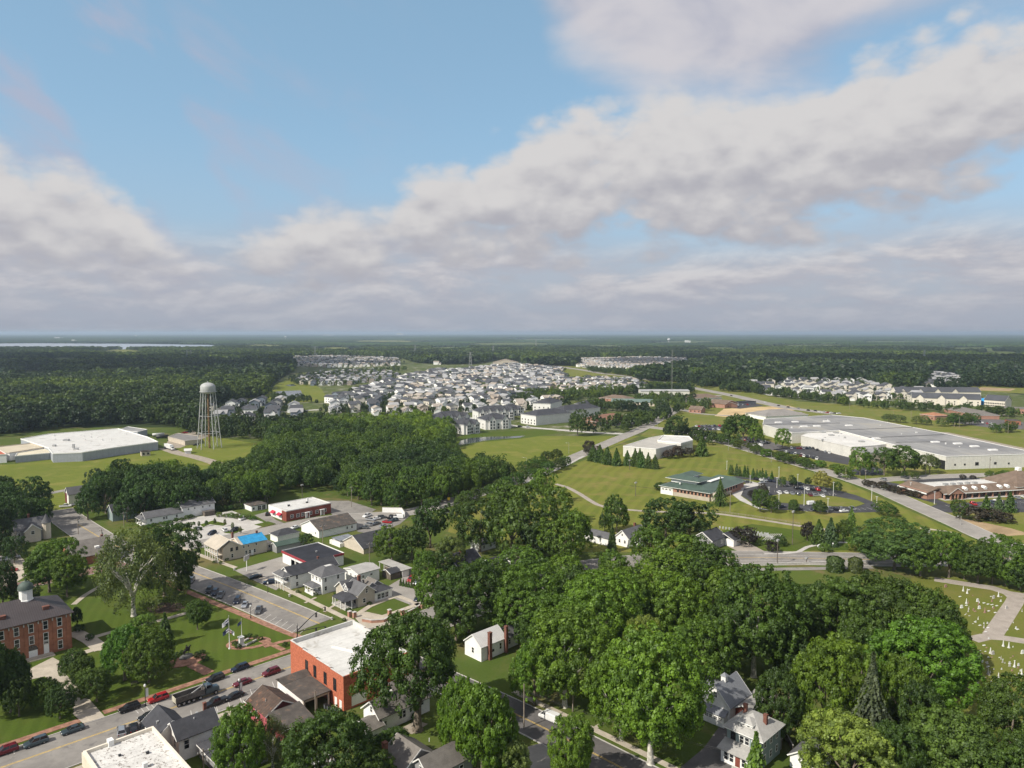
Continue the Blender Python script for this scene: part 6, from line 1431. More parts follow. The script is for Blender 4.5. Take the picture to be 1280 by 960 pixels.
cab = MB(); loft(cab, [(1.95, [(1.05, 1.0), (1.1, 1.1), (1.12, 2.2), (1.0, 3.0), (.9, 3.05)]), (3.2, [(1.05, 1.0), (1.1, 1.1), (1.12, 2.2), (1.0, 2.95), (.9, 3.0)]), (3.55, [(1.0, 1.0), (1.05, 1.1), (1.08, 2.1), (1.0, 2.25), (.9, 2.3)])])
loft(cab, [(3.5, [(.85, .8), (.95, 1.0), (.95, 1.9), (.8, 2.15), (.7, 2.2)]), (5.2, [(.8, .8), (.88, 1.0), (.88, 1.7), (.72, 1.95), (.6, 2.0)]), (5.45, [(.7, .8), (.8, 1.0), (.8, 1.5), (.65, 1.7), (.5, 1.75)])])
co = cab.build('cab', paint['blue_grey'], t); MB().box(3.22, 3.60, -.95, .95, 2.22, 2.85).box(2.2, 3.1, -1.125, 1.125, 2.2, 2.8).build('windows', glassD, co)
MB().box(5.40, 5.56, -1.15, 1.15, .55, .95).build('bumper', greyM, t); MB().tube([(2.05, 1.0, 1.1), (2.05, 1.0, 3.6)], .09, 8).tube([(2.05, -1.0, 1.1), (2.05, -1.0, 3.6)], .09, 8).build('exhaust_stack', greyM, t)
MB().bar((1.6, 0, 3.05), (-1.8, 0, 1.6), .25, .25).build('hoist', greyM, t)
for xx in (-4.7, -3.5, -2.3, -1.1, .5, 4.4):
 for sg in (-1, 1): add_wheel(t, xx, sg * 1.05, .52, .36)
x, y = G(212, 562)
t = root('box_truck', 'white articulated lorry on the gravel drive behind the factory', 'lorry', x, y, heading((203, 560), (220, 565)), None, .07)
MB().box(-8, 4.6, -1.25, 1.25, 1.2, 4.0).build('trailer', whiteM, t); cb = MB(); loft(cb, [(5.0, [(1.1, .7), (1.15, 2.4), (.95, 3.2)]), (6.4, [(1.1, .7), (1.15, 2.4), (.95, 3.1)]), (6.6, [(1.0, .7), (1.0, 1.8), (.9, 2.0)]), (7.9, [(.9, .7), (.9, 1.5), (.8, 1.8)])]); cb.build('cab', paint['white'], t)
MB().box(6.42, 6.62, -.95, .95, 2.0, 2.8).build('windscreen', glassD, t)
for xx in (-7, -5.8, 4.9, 7.1):
 for sg in (-1, 1): add_wheel(t, xx, sg * 1.0, .5, .3)
for px, py, l in ((198, 546, 'dark grey bulk trailer parked in the yard behind the factory'), (203, 548.5, 'black tractor unit parked in the yard behind the factory')):
 x, y = G(px, py); t = root('parked_trailer', l, 'trailer', x, y, 30, 'trailers in the factory yard', .06)
 MB().lathe([(.2, -5), (1.4, -4.8), (1.4, 4.8), (.2, 5)], 10).build('tank', greyM if 'grey' in l else blackM, t, (0, 0, 2)).rotation_euler = (0, pi / 2, 0)
 for xx in (-3.5, 3):
  for sg in (-1, 1): add_wheel(t, xx, sg * 1.0, .5, .3)
CC = ['silver', 'white', 'black', 'grey', 'navy', 'maroon', 'white', 'silver', 'black', 'red', 'grey', 'blue_grey']
KK = ['sedan', 'suv', 'suv', 'sedan', 'pickup', 'sedan', 'minivan', 'suv']
def carrow(a, b, n, hd, where, group, fill=.85, z=.072, jit=.15, detail=1):
 A = Vector(G(*a)); B = Vector(G(*b))
 for k in range(n):
  if R.random() > fill: continue
  p = A.lerp(B, k / max(1, n - 1)); c_ = R.choice(CC); kd = R.choice(KK)
  h = hd + R.choice((0, 180)) + R.uniform(-2, 2)
  nm = {'suv': 'sport utility car', 'pickup': 'pickup truck'}.get(kd, kd)
  car(p.x + R.uniform(-jit, jit), p.y + R.uniform(-jit, jit), h, kd, c_, '%s %s parked %s%s' % (c_.replace('_', ' '), nm, where, (', left end', ', middle', ', right end')[min(2, 3 * k // n)]), group, z, detail)
GL = 'cars on the lot of the green roofed centre'
for px, py, c, k, l in ((974, 617, 'white', 'suv', 'white sport utility car at the left end of the front row'), (982.5, 616.7, 'white', 'sedan', 'white sedan second from left in the front row'), (990, 618, 'silver', 'sedan', 'silver sedan third in the front row'), (997.5, 618.8, 'grey', 'suv', 'dark grey car in the middle of the front row'),
      (1012.5, 620, 'maroon', 'sedan', 'maroon sedan in the front row'), (1020, 620.5, 'silver', 'suv', 'silver car right of the maroon sedan'), (1028, 621, 'white', 'sedan', 'white sedan at the right end of the front row'),
      (995, 611.2, 'black', 'suv', 'black car at the left end of the back row'), (1001.5, 611.7, 'navy', 'sedan', 'navy sedan in the back row'), (1008.5, 612.3, 'white', 'suv', 'white car in the back row'), (1015.5, 612.8, 'black', 'sedan', 'black sedan in the back row'), (1022, 613, 'red', 'suv', 'bright red sport utility car in the back row'), (1029.5, 614.4, 'silver', 'sedan', 'silver sedan at the right end of the back row'),
      (977, 635, 'navy', 'suv', 'navy car under the island tree on the green centre lot'), (955, 632, 'black', 'sedan', 'black sedan parked by the kerb of the round drive'), (998, 637.5, 'black', 'sedan', 'black sedan on the lower edge of the lot'), (1015, 631, 'white', 'van', 'white van standing beside the island trees'), (1055, 640, 'white', 'sedan', 'white sedan alone near the loop end')):
 carp(px, py, 84 if 'row' in l else 15, k, c, l, GL, 1, .070)
carrow((1010, 638.5), (1085, 636.5), 12, 85, 'along the lower edge of the oval lot', 'cars on the lower edge of the oval lot', .8)
carrow((935, 604), (1000, 606), 8, 15, 'on the upper drive of the oval lot', 'cars on the upper drive of the oval lot', .7)
carrow((1200, 632), (1290, 627), 12, 85, 'on the mall lot', 'cars on the mall lot', .5)
carrow((945, 600), (972, 603), 6, 95, 'behind the row of small pines', 'cars behind the green roofed centre', .9)
carrow((990, 568), (1025, 575), 10, 60, 'before the white warehouse wing', 'cars before the distribution warehouse')
carrow((983, 566), (1015, 572), 9, 60, 'in the second row before the white warehouse wing', 'cars before the distribution warehouse', .7)
carrow((989, 561), (1016, 561), 8, 75, 'against the warehouse wall', 'cars before the distribution warehouse')
carrow((1022, 563), (1042, 568), 5, 60, 'on the dark warehouse lot', 'cars before the distribution warehouse', .7)
carrow((925, 549), (952, 556), 9, 60, 'under the big trees left of the warehouse', 'cars left of the distribution warehouse')
carrow((932, 547.5), (960, 554.5), 8, 60, 'in the second row left of the warehouse', 'cars left of the distribution warehouse', .8)
carp(943, 559, 100, 'van', 'white', 'white van by the exit of the lot left of the warehouse', None, 1); carp(950, 557.5, 100, 'van', 'white', 'white van deeper in the lot left of the warehouse', None, 1)
carrow((864, 537.5), (905, 537.5), 13, 90, 'on the dark island lot', 'cars on the island lot'); carrow((870, 533.5), (903, 532.8), 11, 90, 'in the back row of the island lot', 'cars on the island lot', .8)
carrow((752, 532.5), (800, 529), 14, 80, 'before the terracotta office', 'cars before the terracotta office'); carrow((756, 529), (800, 525.5), 12, 80, 'in the second row before the terracotta office', 'cars before the terracotta office', .7)
carrow((1262, 624), (1290, 622), 4, 85, 'before the strip mall arcade', 'cars before the strip mall', 1)
carrow((1200, 524), (1240, 531), 8, 60, 'on the shop lot beyond the verge', 'cars beyond the highway verge', .6); carrow((1225, 528), (1275, 535), 9, 60, 'by the small brown shop', 'cars beyond the highway verge', .6)
carrow((213, 551), (228, 545), 6, 30, 'in the depot yard', 'cars in the depot yard', .9); carrow((222, 545), (236, 540), 6, 30, 'behind the tan depot', 'cars in the depot yard', .9)
carrow((893, 508), (940, 506), 9, 80, 'beside the orange brick building', 'cars beside the orange brick building', .7)
carrow((1030, 516), (1048, 517.5), 5, 15, 'waiting at the highway end', 'cars on the highway', .8, .09)
for px, py, c, k, l in ((788, 535, 'black', 'suv', 'dark car driving up the boulevard junction'), (956, 503.5, 'white', 'sedan', 'white car on the highway by itself'), (973, 507.5, 'black', 'sedan', 'black sedan on the highway'), (985, 509.5, 'navy', 'suv', 'navy car on the highway'), (998, 511, 'silver', 'sedan', 'silver car on the highway'), (1010, 513.5, 'black', 'suv', 'black car near the highway end'), (1019, 514, 'black', 'sedan', 'black sedan near the highway end'), (1024, 515.5, 'white', 'sedan', 'white sedan near the highway end'),
      (914, 495, 'black', 'sedan', 'dark sedan far along the highway'), (1104, 600.5, 'silver', 'suv', 'silver car turning into the store road'), (1131, 598, 'grey', 'pickup', 'grey pickup on the store road'), (1247, 627, 'white', 'suv', 'white car nearest the mall arcade'), (650, 534, 'black', 'suv', 'dark car on the apartment road'), (660, 534.5, 'white', 'suv', 'white car on the apartment road')):
 carp(px, py, 100 if px > 900 else 30, k, c, l, None, 1, .09)
def pole(px, base, top, label, kind='wood', group=None, arm=True, ang=TA, w=.17):
 x, y = G(px, base); lo, hi = 0, 60
 for _ in range(40):
  m_ = (lo + hi) / 2
  if PX(x, y, m_)[1] > top: lo = m_
  else: hi = m_
 h = lo
 if kind == 'wood':
  r = root('utility_pole', label, 'pole', x, y, ang, group); MB().tube([(0, 0, 0), (0, 0, h)], [w, w * .7], 8).build('pole', polem, r)
  if arm:
   MB().bar((-1.2, 0, h - .7), (1.2, 0, h - .7), .12).build('crossarm', polem, r)
   MB().tube([(.3, 0, h - 2.6), (.3, 0, h - 1.6)], .25, 8).build('transformer', greyM, r)
   ins = MB().tube([(0, 0, 0), (0, 0, .25)], .06, 6).build('insulator', whiteM, mesh_only=True)
   for q in (-1.1, -.4, .4, 1.1): put('insulator', ins, r, (q, 0, h - .64))
 elif kind == 'lamp':
  r = root('lamp_post', label, 'street lamp', x, y, ang, group); MB().tube([(0, 0, 0), (0, 0, h)], [.13, .09], 8).build('post', greyM, r)
  MB().tube([(0, 0, h - .1), (.9, 0, h + .12), (2.0, 0, h + .15)], .05, 6).build('arm', greyM, r); MB().box(1.7, 2.6, -.14, .14, h + .05, h + .2).build('lamp_head', whiteM, r)
 elif kind == 'lot':
  r = root('lot_light', label, 'lamp', x, y, ang, group); MB().tube([(0, 0, 0), (0, 0, .8)], .28, 10).build('footing', concL, r); MB().box(-.09, .09, -.09, .09, .8, h).build('post', whiteM, r)
  MB().box(-.6, .6, -.18, .18, h - .03, h + .14).build('lamp_head', whiteM, r)
 elif kind == 'mast':
  r = root('monopole', label, 'mast', x, y, ang, group); MB().tube([(0, 0, 0), (0, 0, h)], [.2, .12], 8).build('post', dkwood, r); MB().box(-.7, .7, -.4, .4, h - .5, h + .2).build('lamp_head', greyM, r)
 elif kind == 'globe':
  r = root('street_lamp', label, 'street lamp', x, y, ang, group); MB().lathe([(.22, 0), (.2, .5), (.09, .7), (.07, h - .7), (.14, h - .6)], 10).build('post', blackM, r)
  MB().lathe([(.0, h - .62), (.24, h - .5), (.3, h - .2), (.24, h + .05), (.08, h + .2), (0, h + .3)], 10).build('globe', whiteM, r)
 return r, h
for px, b_, t_, l in ((394.5, 893, 863, 'wooden utility pole between garage and brick hall'), (254.5, 962, 936, 'utility pole between the charcoal roofs bottom left'), (655, 911, 855, 'slim utility pole beside the side street under trees'), (716, 890, 862, 'slim utility pole behind the white van'),
                      (462, 704, 678, 'utility pole on the lawn behind the black roofed garage'), (403.5, 682, 656, 'utility pole beside the brown roofed workshop'), (439.5, 634, 608, 'tall utility pole at the corner beside the brick office'), (628.5, 722, 706, 'short utility pole right of the blue grey house'),
                      (98, 668, 647, 'utility pole at the upper end of the side street'), (128, 686, 661, 'utility pole beside the brick church hall'), (155, 658, 640, 'utility pole before the shaded house'), (21, 686, 664, 'utility pole left of the turreted house'), (545, 724, 703, 'wooden pole at the end of the hedge'),
                      (912.5, 641, 613, 'wooden pole before the green roofed centre'), (1029, 590.5, 560, 'pole'), (1081.5, 606.5, 587, 'utility pole with white box at the boulevard bend'), (1127, 596.5, 574, 'tall pole at the store road, left of the trees'), (1157, 594, 574, 'tall pole at the store road behind the mall'), (1237, 591, 571, 'pale pole before the warehouse wall'),
                      (1057, 600, 584, 'bare wooden pole beside the yellow green tree'), (1232, 682, 643, 'wooden pole right of the mall shrubs'), (1208, 674, 645, 'wooden pole on the mall verge')):
 if l == 'pole' or px in (1208, 1232): continue
 pole(px, b_, t_, l, group='wooden utility poles', arm=px not in (655, 716, 1057, 628.5, 545, 394.5))
for px, b_, t_ in ((1260, 524.5, 519), (1117, 521, 513), (1139, 523.5, 514), (1193, 533.5, 520), (1199, 535, 521), (1260, 542, 528), (958, 494, 487), (1045, 506, 494), (1062, 511, 503), (858, 480, 474)):
 pole(px, b_, t_, 'thin pale pole standing on the highway verge', group='poles along the highway verge', arm=False)
for px, b_, t_ in ((908.5, 587, 576.5), (937.5, 605, 595), (973.5, 600, 584), (971, 610, 597), (997, 607, 593), (961, 620, 609), (973.3, 636, 618), (1005, 632, 609), (1034.6, 641, 623), (1041.5, 620, 603), (1089.4, 626, 607.5), (1095.5, 640, 621), (1138, 617, 603), (1168, 630, 615)):
 pole(px, b_, t_, 'tall white parking lot light near the round drive', 'lot', group='white lot lights round the oval lots', ang=8)
for px, b_, t_ in ((658, 588, 572), (711, 567, 553.5), (756.5, 541, 534), (822, 534, 523), (964, 578, 565.5), (1018.5, 592.5, 581), (1106, 621.5, 611), (1201, 656, 645), (910.5, 563, 549.5), (592, 626, 595), (595, 636, 597)):
 if px in (592, 595): continue
 pole(px, b_, t_, 'grey street light with curved arm beside the road', 'lamp', group='street lights along the boulevard roads', ang=200)
pole(787, 587, 0 + 575, 'thin pale pole on the right meadow', 'mast'); pole(794.5, 620, 603, 'pale pole in the middle of the meadow', 'mast')
pole(990.5, 681, 639, 'tall dark mast light beside the memorial rows', 'mast'); pole(971.5, 706.5, 675, 'dark utility pole at the near kerb of the highway bend', 'mast'); pole(1160, 697, 664, 'dark pole at the road among the trees', 'mast')
pole(378, 624, 606, 'floodlight mast behind the brick office', 'mast'); pole(1008, 704, 697, 'short sign pole beside the highway bend', 'mast'); pole(1041, 689, 679, 'slim dark lamp by the curving path', 'globe')
for px, b_, t_, l in ((182, 883, 856, 'black street lamp with long white banner beside the red car'), (299.5, 868, 849, 'street lamp with white banner before the pink house'), (313.5, 773, 757, 'street lamp beside the parked grey pickup'), (335, 741, 728, 'black street lamp on the far side walk')):
 r, h = pole(px, b_, t_, l, 'globe')
 if 'banner' in l: MB().box(.12, .75, -.03, .03, h - 3.2, h - 1.0).build('banner', whiteM, r); MB().bar((0, 0, h - 1.0), (.8, 0, h - 1.0), .05).bar((0, 0, h - 3.2), (.8, 0, h - 3.2), .05).build('banner_arm', blackM, r)
x, y = G(372, 811)
t = root('traffic_signal', 'black traffic signal mast with long curved arm at the crossing', 'traffic light', x, y, 0)
MB().lathe([(.28, 0), (.26, .8), (.16, 1.0), (.13, 7.4), (.05, 7.6)], 12).build('mast', blackM, t)
def _arm(L, an, z0, z1, n=6): return [(L * k / n * cos(radians(an)), L * k / n * sin(radians(an)), z0 + (z1 - z0) * sin(k / n * pi / 2)) for k in range(n + 1)]
A1 = _arm(13.0, 67, 5.4, 8.0); A2 = _arm(8.0, 20, 5.0, 5.6)
MB().tube(A1, [.14, .13, .12, .10, .09, .08, .07], 8).build('arm', blackM, t); MB().tube(A2, [.14, .13, .12, .10, .09, .08, .07], 8).build('arm', blackM, t)
sg_ = MB().box(-.2, .2, -.2, .2, -.6, .6); lz = [(MB().lathe([(0, 0), (.11, 0), (.13, .05)], 10)) for _ in range(1)]
sgm = sg_.build('signal_head', blackM, mesh_only=True)
lens = [MB().box(-.22, -.2, -.12, .12, z - .12, z + .12).build('lens', m_, mesh_only=True) for z, m_ in ((.38, tailM), (0, mat('amber_lens', (.35, .16, .01), .4, .05, 3)), (-.38, mat('green_lens', (.01, .12, .05), .4, .05, 3)))]
for p in [(a[0], a[1], a[2] - .75) for a in (A1[4], A1[6], A2[6], A2[4])] + [(0, -.35, 3.2)]:
 s_ = put('signal_head', sgm, t, p)
 for l_ in lens: put('lens', l_, s_)
pd = MB().lathe([(0, 6.9), (.2, 7.0), (.22, 7.35), (0, 7.6)], 8, 0, 0).build('lamp_globe', greyM, t)
flagm = [mat('flag_white', (.66, .66, .68), .8, .05, 2), mat('flag_navy', (.03, .04, .10), .8, .1, 2), mat('flag_red', (.30, .03, .04), .8, .1, 2)]
def flag(parent, x, z, w, h, mats, ang, droop=.9):
 mb = MB(); n = 8; nz = 4
 for i in range(n + 1):
  for j in range(nz + 1):
   s = i / n; xx = s * w * .62; yy = .22 * sin(s * 9 + j * .6) * s; zz = -j / nz * h - droop * s * w * .55
   mb.v.append((xx, yy, zz))
 for i in range(n):
  for j in range(nz):
   mb.f.append((i * (nz + 1) + j, (i + 1) * (nz + 1) + j, (i + 1) * (nz + 1) + j + 1, i * (nz + 1) + j + 1)); mb.m.append(0 if (j % 2 == 0 or i > 3) else min(1, len(mats) - 1)); mb.sm.append(True)
 return mb.build('flag', mats, parent, (x, 0, z), radians(ang))
def flagpole(px, b_, t_, label, flags):
 x, y = G(px, b_); lo, hi = 0, 60
 for _ in range(40):
  m_ = (lo + hi) / 2
  if PX(x, y, m_)[1] > t_: lo = m_
  else: hi = m_
 h = lo; t = root('flagpole', label, 'flagpole', x, y, 0)
 MB().lathe([(.35, 0), (.3, .3), (.11, .5), (.07, h), (.13, h + .05), (.0, h + .2)], 10).build('pole', whiteM, t)
 for z, w, hh, ms, an in flags: flag(t, 0, h - z, w, hh, ms, an)
flagpole(287, 811, 770, 'white flagpole carrying three drooping flags beside the oval path', [(.5, 3.0, 1.5, [flagm[0], flagm[1]], 200), (3.2, 2.8, 1.4, [flagm[1], flagm[0]], 200), (3.8, 2.2, 1.2, [flagm[0], flagm[2]], 20)])
flagpole(302.5, 806, 774, 'slim white flagpole rising from the pale monument base', [(.4, 1.8, 1.0, [flagm[1]], 190)])
x, y = G(301.5, 807.5)
t = root('memorial_stone', 'pale stepped memorial pedestal inside the oval brick path', 'monument', x, y, TA); MB().box(-1.1, 1.1, -1.1, 1.1, 0, .4).build('base', stoneM, t); MB().box(-.6, .6, -.6, .6, .4, 2.6).box(-.75, .75, -.75, .75, 2.6, 2.85).build('pedestal', whiteM, t)
for px, py, w in ((311, 806, 1.1), (318, 802.5, .8), (308, 801, .8)):
 x, y = G(px, py); tag(MB().box(-w, w, -.25, .25, .12, .55).build('stone_marker', stoneM, None, (x, y, .02), radians(TA + 20)), 'low stone marker in the oval memorial garden', 'stone', 'stone markers in the memorial garden')
x, y = G(233.5, 822)
t = root('rider_statue', 'dark bronze rider on horseback upon a boulder in the round brick plaza', 'statue', x, y, TA + 10)
bm = bmesh.new(); bmesh.ops.create_icosphere(bm, subdivisions=3, radius=1)
for v in bm.verts:
 n_ = mnoise.noise(v.co * 1.3) * .22; v.co = Vector((v.co.x * (2.1 + n_), v.co.y * (1.4 + n_), max(-.1, v.co.z * (1.0 + n_))))
me = bpy.data.meshes.new('boulder'); bm.to_mesh(me); bm.free(); me.materials.append(mat('dark_boulder', (.10, .10, .095), .9, .25, .8)); put('boulder', me, t, (0, 0, .1))
def skin(name, parent, verts, edges, rad, m, loc, sub=2):
 me = bpy.data.meshes.new(name); me.from_pydata(verts, edges, []); me.materials.append(m)
 o = put(name, me, parent, loc); o.modifiers.new('skin', 'SKIN'); sv = me.skin_vertices[0].data
 for i, r_ in enumerate(rad): sv[i].radius = (r_ * 1.25, r_ * 1.25)
 sv[0].use_root = True; s = o.modifiers.new('sub', 'SUBSURF'); s.levels = s.render_levels = sub
 return o
skin('horse', t, [(0, 0, 1.35), (.55, 0, 1.45), (.85, 0, 1.85), (1.05, 0, 2.3), (1.45, 0, 2.15), (-.6, 0, 1.4), (-.85, 0, 1.3), (-1.1, 0, .7),
                  (.6, .2, 1.0), (.65, .22, .55), (.6, .22, .05), (.65, -.2, 1.05), (.95, -.22, .8), (.8, -.22, .45), (-.62, .2, .95), (-.8, .22, .55), (-.65, .22, .05), (-.62, -.2, .95), (-.85, -.22, .55), (-.75, -.22, .05)],
     [(0, 1), (1, 2), (2, 3), (3, 4), (0, 5), (5, 6), (6, 7), (1, 8), (8, 9), (9, 10), (1, 11), (11, 12), (12, 13), (5, 14), (14, 15), (15, 16), (5, 17), (17, 18), (18, 19)],
     [.36, .33, .22, .17, .09, .34, .08, .05, .13, .09, .07, .13, .09, .06, .16, .09, .07, .16, .09, .07], bronze, (0, 0, .95))
skin('rider', t, [(0, 0, 1.75), (0, 0, 2.25), (0, 0, 2.5), (.03, 0, 2.72), (.05, 0, 2.8), (.1, .3, 1.7), (.3, .36, 1.25), (.2, .36, .95), (.1, -.3, 1.7), (.3, -.36, 1.25), (.2, -.36, .95), (.05, .3, 2.35), (.25, .34, 2.05), (.5, .2, 2.1), (.05, -.3, 2.35), (.25, -.34, 2.05), (.5, -.2, 2.1)],
     [(0, 1), (1, 2), (2, 3), (3, 4), (0, 5), (5, 6), (6, 7), (0, 8), (8, 9), (9, 10), (1, 11), (11, 12), (12, 13), (1, 14), (14, 15), (15, 16)],
     [.2, .24, .09, .14, .12, .15, .11, .08, .15, .11, .08, .1, .07, .05, .1, .07, .05], bronze, (0, 0, .95))
def bench(px, py, ang, label):
 x, y = G(px, py); t = root('park_bench', label, 'bench', x, y, ang, 'park benches on the courthouse lawn')
 sl = MB().box(-.9, .9, -.045, .045, 0, .03).build('slat', dkwood, mesh_only=True)
 for k in range(4): put('slat', sl, t, (0, -.15 + k * .11, .45))
 for k in range(3): o = put('slat', sl, t, (0, .28 + k * .03, .58 + k * .12)); o.rotation_euler = (radians(80), 0, 0)
 for s in (-.75, .75): MB().box(s - .04, s + .04, -.2, .3, 0, .45).box(s - .04, s + .04, .24, .34, .4, .95).build('leg', blackM, t)
bench(168.5, 856, TA, 'weathered park bench on the lawn above the banner lamp'); bench(133, 752, TA + 30, 'grey picnic bench alone on the upper lawn')
for k, (px, py) in enumerate(((412, 884.5), (416, 886), (420.5, 888), (425.5, 890))):
 x, y = G(px, py); o = MB().box(-.32, .32, -.36, .36, .08, 1.05).build('rubbish_bin', mat('bin_plastic', (.10, .11, .12), .6, .1, 2), None, (x - .9, y - .4, 0), radians(TA)); MB().box(-.36, .36, -.42, .4, 1.05, 1.13).build('lid', blackM, o)
 tag(o, ('grey wheeled rubbish bin %s beside the brick hall' % ('nearest the garage', 'second from the garage', 'third from the garage', 'nearest the hall corner')[k]), 'bin', 'bins in a row beside the brick hall')
x, y = G(308.5, 714); t = root('lawn_sign', 'blank backed grey roadside sign on a white post at the inn lawn', 'sign', x, y, TA + 30); MB().box(-.12, .12, -.12, .12, 0, 4.4).build('post', whiteM, t); MB().box(-1.5, 1.5, -.2, .2, 4.4, 6.2).build('panel', greyM, t)
for px, py in ((287, 699), (293, 713), (362, 746), (415, 775), (243, 697)):
 x, y = G(px, py); tag(MB().box(-.3, .3, -.3, .3, .15, .5).lathe([(.0, .5), (.5, .75), (.2, 1.0), (0, 1.05)], 8).build('planter', stoneM, None, (x, y, 0)), 'small round planter on the verge of the side street', 'planter', 'planters on the side street verge')
for px, py, l in ((561, 629, 'yellow traffic sign at the bridge end'), (666.5, 594.5, 'yellow traffic sign beside the tree row')):
 x, y = G(px, py); t = root('traffic_sign', l, 'sign', x, y, 20); MB().tube([(0, 0, 0), (0, 0, 3.2)], .05, 6).build('post', greyM, t); MB().box(-.7, .7, -.03, .03, 1.7, 3.2).build('panel', yelS, t)
x, y = G(1025, 685); t = root('entrance_boulder', 'pale rounded boulder beside the curving concrete path', 'boulder', x, y); bm = bmesh.new(); bmesh.ops.create_icosphere(bm, subdivisions=2, radius=1.1)
for v in bm.verts: v.co *= 1 + mnoise.noise(v.co) * .3
me = bpy.data.meshes.new('stone'); bm.to_mesh(me); bm.free(); me.materials.append(whiteM); put('stone', me, t, (0, 0, .6))
r = masonry('bridge_parapet', 'pale concrete bridge parapet at the left end of the tree row', [(548, 636), (572, 630), (585, 626)], 1.1, .35, concL, 'bridge wall')
x, y = G(556, 642); t = root('culvert', 'dark arched culvert mouth under the lot road bridge', 'culvert', x, y, 33); MB().box(-4, 4, 0, .5, 0, .6).build('sill', concL, t); MB().add([(3.0 * cos(a), -.05, .6 + 1.9 * sin(a)) for a in (pi * k / 12 for k in range(13))], [tuple(reversed(range(13)))]).build('opening', blackM, t)
masonry('retaining_wall', 'long low concrete retaining wall between highway bend and service road', [(905, 708.5), (950, 707), (1010, 705.8), (1090, 703.5)], .9, .35, stoneM)
masonry('garden_fence', 'low wooden fence between foursquare house and garage', [(973, 916), (985, 928), (991, 940)], 1.5, .1, dkwood, 'fence')
st = MB().box(-.28, .28, -.06, .06, 0, 1.0).build('memorial_marker', whiteM, mesh_only=True)
n_ = 0
for row, (a, c_) in enumerate((((900, 660.5), (960, 669)), ((932, 667.5), (965, 673)), ((950, 669), (974, 676)), ((958, 669), (972, 679)))):
 A = Vector(G(*a)); B = Vector(G(*c_))
 for k in range(16 if row == 0 else 10):
  p = A.lerp(B, k / (15 if row == 0 else 9)); o = put('memorial_marker', st, None, (p.x, p.y, 0), radians(20)); o.scale = (1.5, 1, 1.1); tag(o, 'small white upright marker in the memorial rows beside the highway bend', 'marker', 'white markers in memorial rows')
for k in range(7):
 a = (953 + k * 3.2, 676.5 - k * .1); c_ = (964 + k * 2.2, 668.5)
 A = Vector(G(*a)); B = Vector(G(*c_)); mb = MB().bar((A.x, A.y, .5), (B.x, B.y, .5), .26, .1); mb.bar((A.x, A.y, .25), (A.x, A.y, .49), .12); mb.bar((B.x, B.y, .25), (B.x, B.y, .49), .12)
 tag(mb.build('memorial_bench', stoneM), 'long pale slab in the memorial rows beside the dark plum trees', 'slab', 'pale slabs in memorial rows')
P = [Vector(G(*p)) for p in ((890, 640), (941, 646.6), (1000, 656))]; P = smooth_line(P, 3.0); t = root('trail_fence', 'long low wooden fence along the trail below the round lot', 'fence', P[0].x, P[0].y)
pm = MB().box(-.07, .07, -.07, .07, 0, 1.1).build('post', polem, mesh_only=True)
for p in P: put('post', pm, t, (p.x - P[0].x, p.y - P[0].y, 0))
for z in (.5, .95):
 mb = MB()
 for a, c_ in zip(P, P[1:]): mb.bar((a.x - P[0].x, a.y - P[0].y, z), (c_.x - P[0].x, c_.y - P[0].y, z), .05, .12)
 mb.build('rail', polem, t)
gs = []
def stone_mesh(k, m):
 if k == 0: mb = MB().box(-.65, .65, -.3, .3, 0, .3).box(-.5, .5, -.14, .14, .3, 1.25)
 elif k == 1: mb = MB().box(-.5, .5, -.5, .5, 0, .35).box(-.34, .34, -.34, .34, .35, 1.0).add([(-.24, -.24, 1.0), (.24, -.24, 1.0), (.24, .24, 1.0), (-.24, .24, 1.0), (-.12, -.12, 3.1), (.12, -.12, 3.1), (.12, .12, 3.1), (-.12, .12, 3.1), (0, 0, 3.4)], [(0, 1, 5, 4), (1, 2, 6, 5), (2, 3, 7, 6), (3, 0, 4, 7), (4, 5, 8), (5, 6, 8), (6, 7, 8), (7, 4, 8)])
 elif k == 2: mb = MB().box(-1.0, 1.0, -.4, .4, 0, .35).box(-.85, .85, -.22, .22, .35, 1.6).box(-.6, .6, -.22, .22, 1.6, 1.9)
 else: mb = MB().box(-.8, .8, -.35, .35, 0, .35)
 return mb.build('gravestone', m, mesh_only=True)
SM = {(k, m): stone_mesh(k, (stoneM, whiteM, stoneR)[m]) for k in range(4) for m in range(3)}
GN = {0: ('upright %s headstone', 'headstone'), 1: ('slender %s obelisk', 'obelisk'), 2: ('broad %s family stone', 'headstone'), 3: ('low flat %s grave slab', 'grave slab')}
MN = ('grey', 'white', 'reddish')
def grave(px, py, k, m, sc=1.0):
 x, y = G(px, py); o = put('gravestone', SM[(k, m)], None, (x, y, .0), radians(20 + R.uniform(-3, 3))); o.scale = (sc * .55,) * 3
 where = 'above the cemetery drive' if py < 790 else 'on the lower cemetery lawn'
 tag(o, (GN[k][0] % MN[m]) + ' ' + where, GN[k][1], 'gravestones in the cemetery')
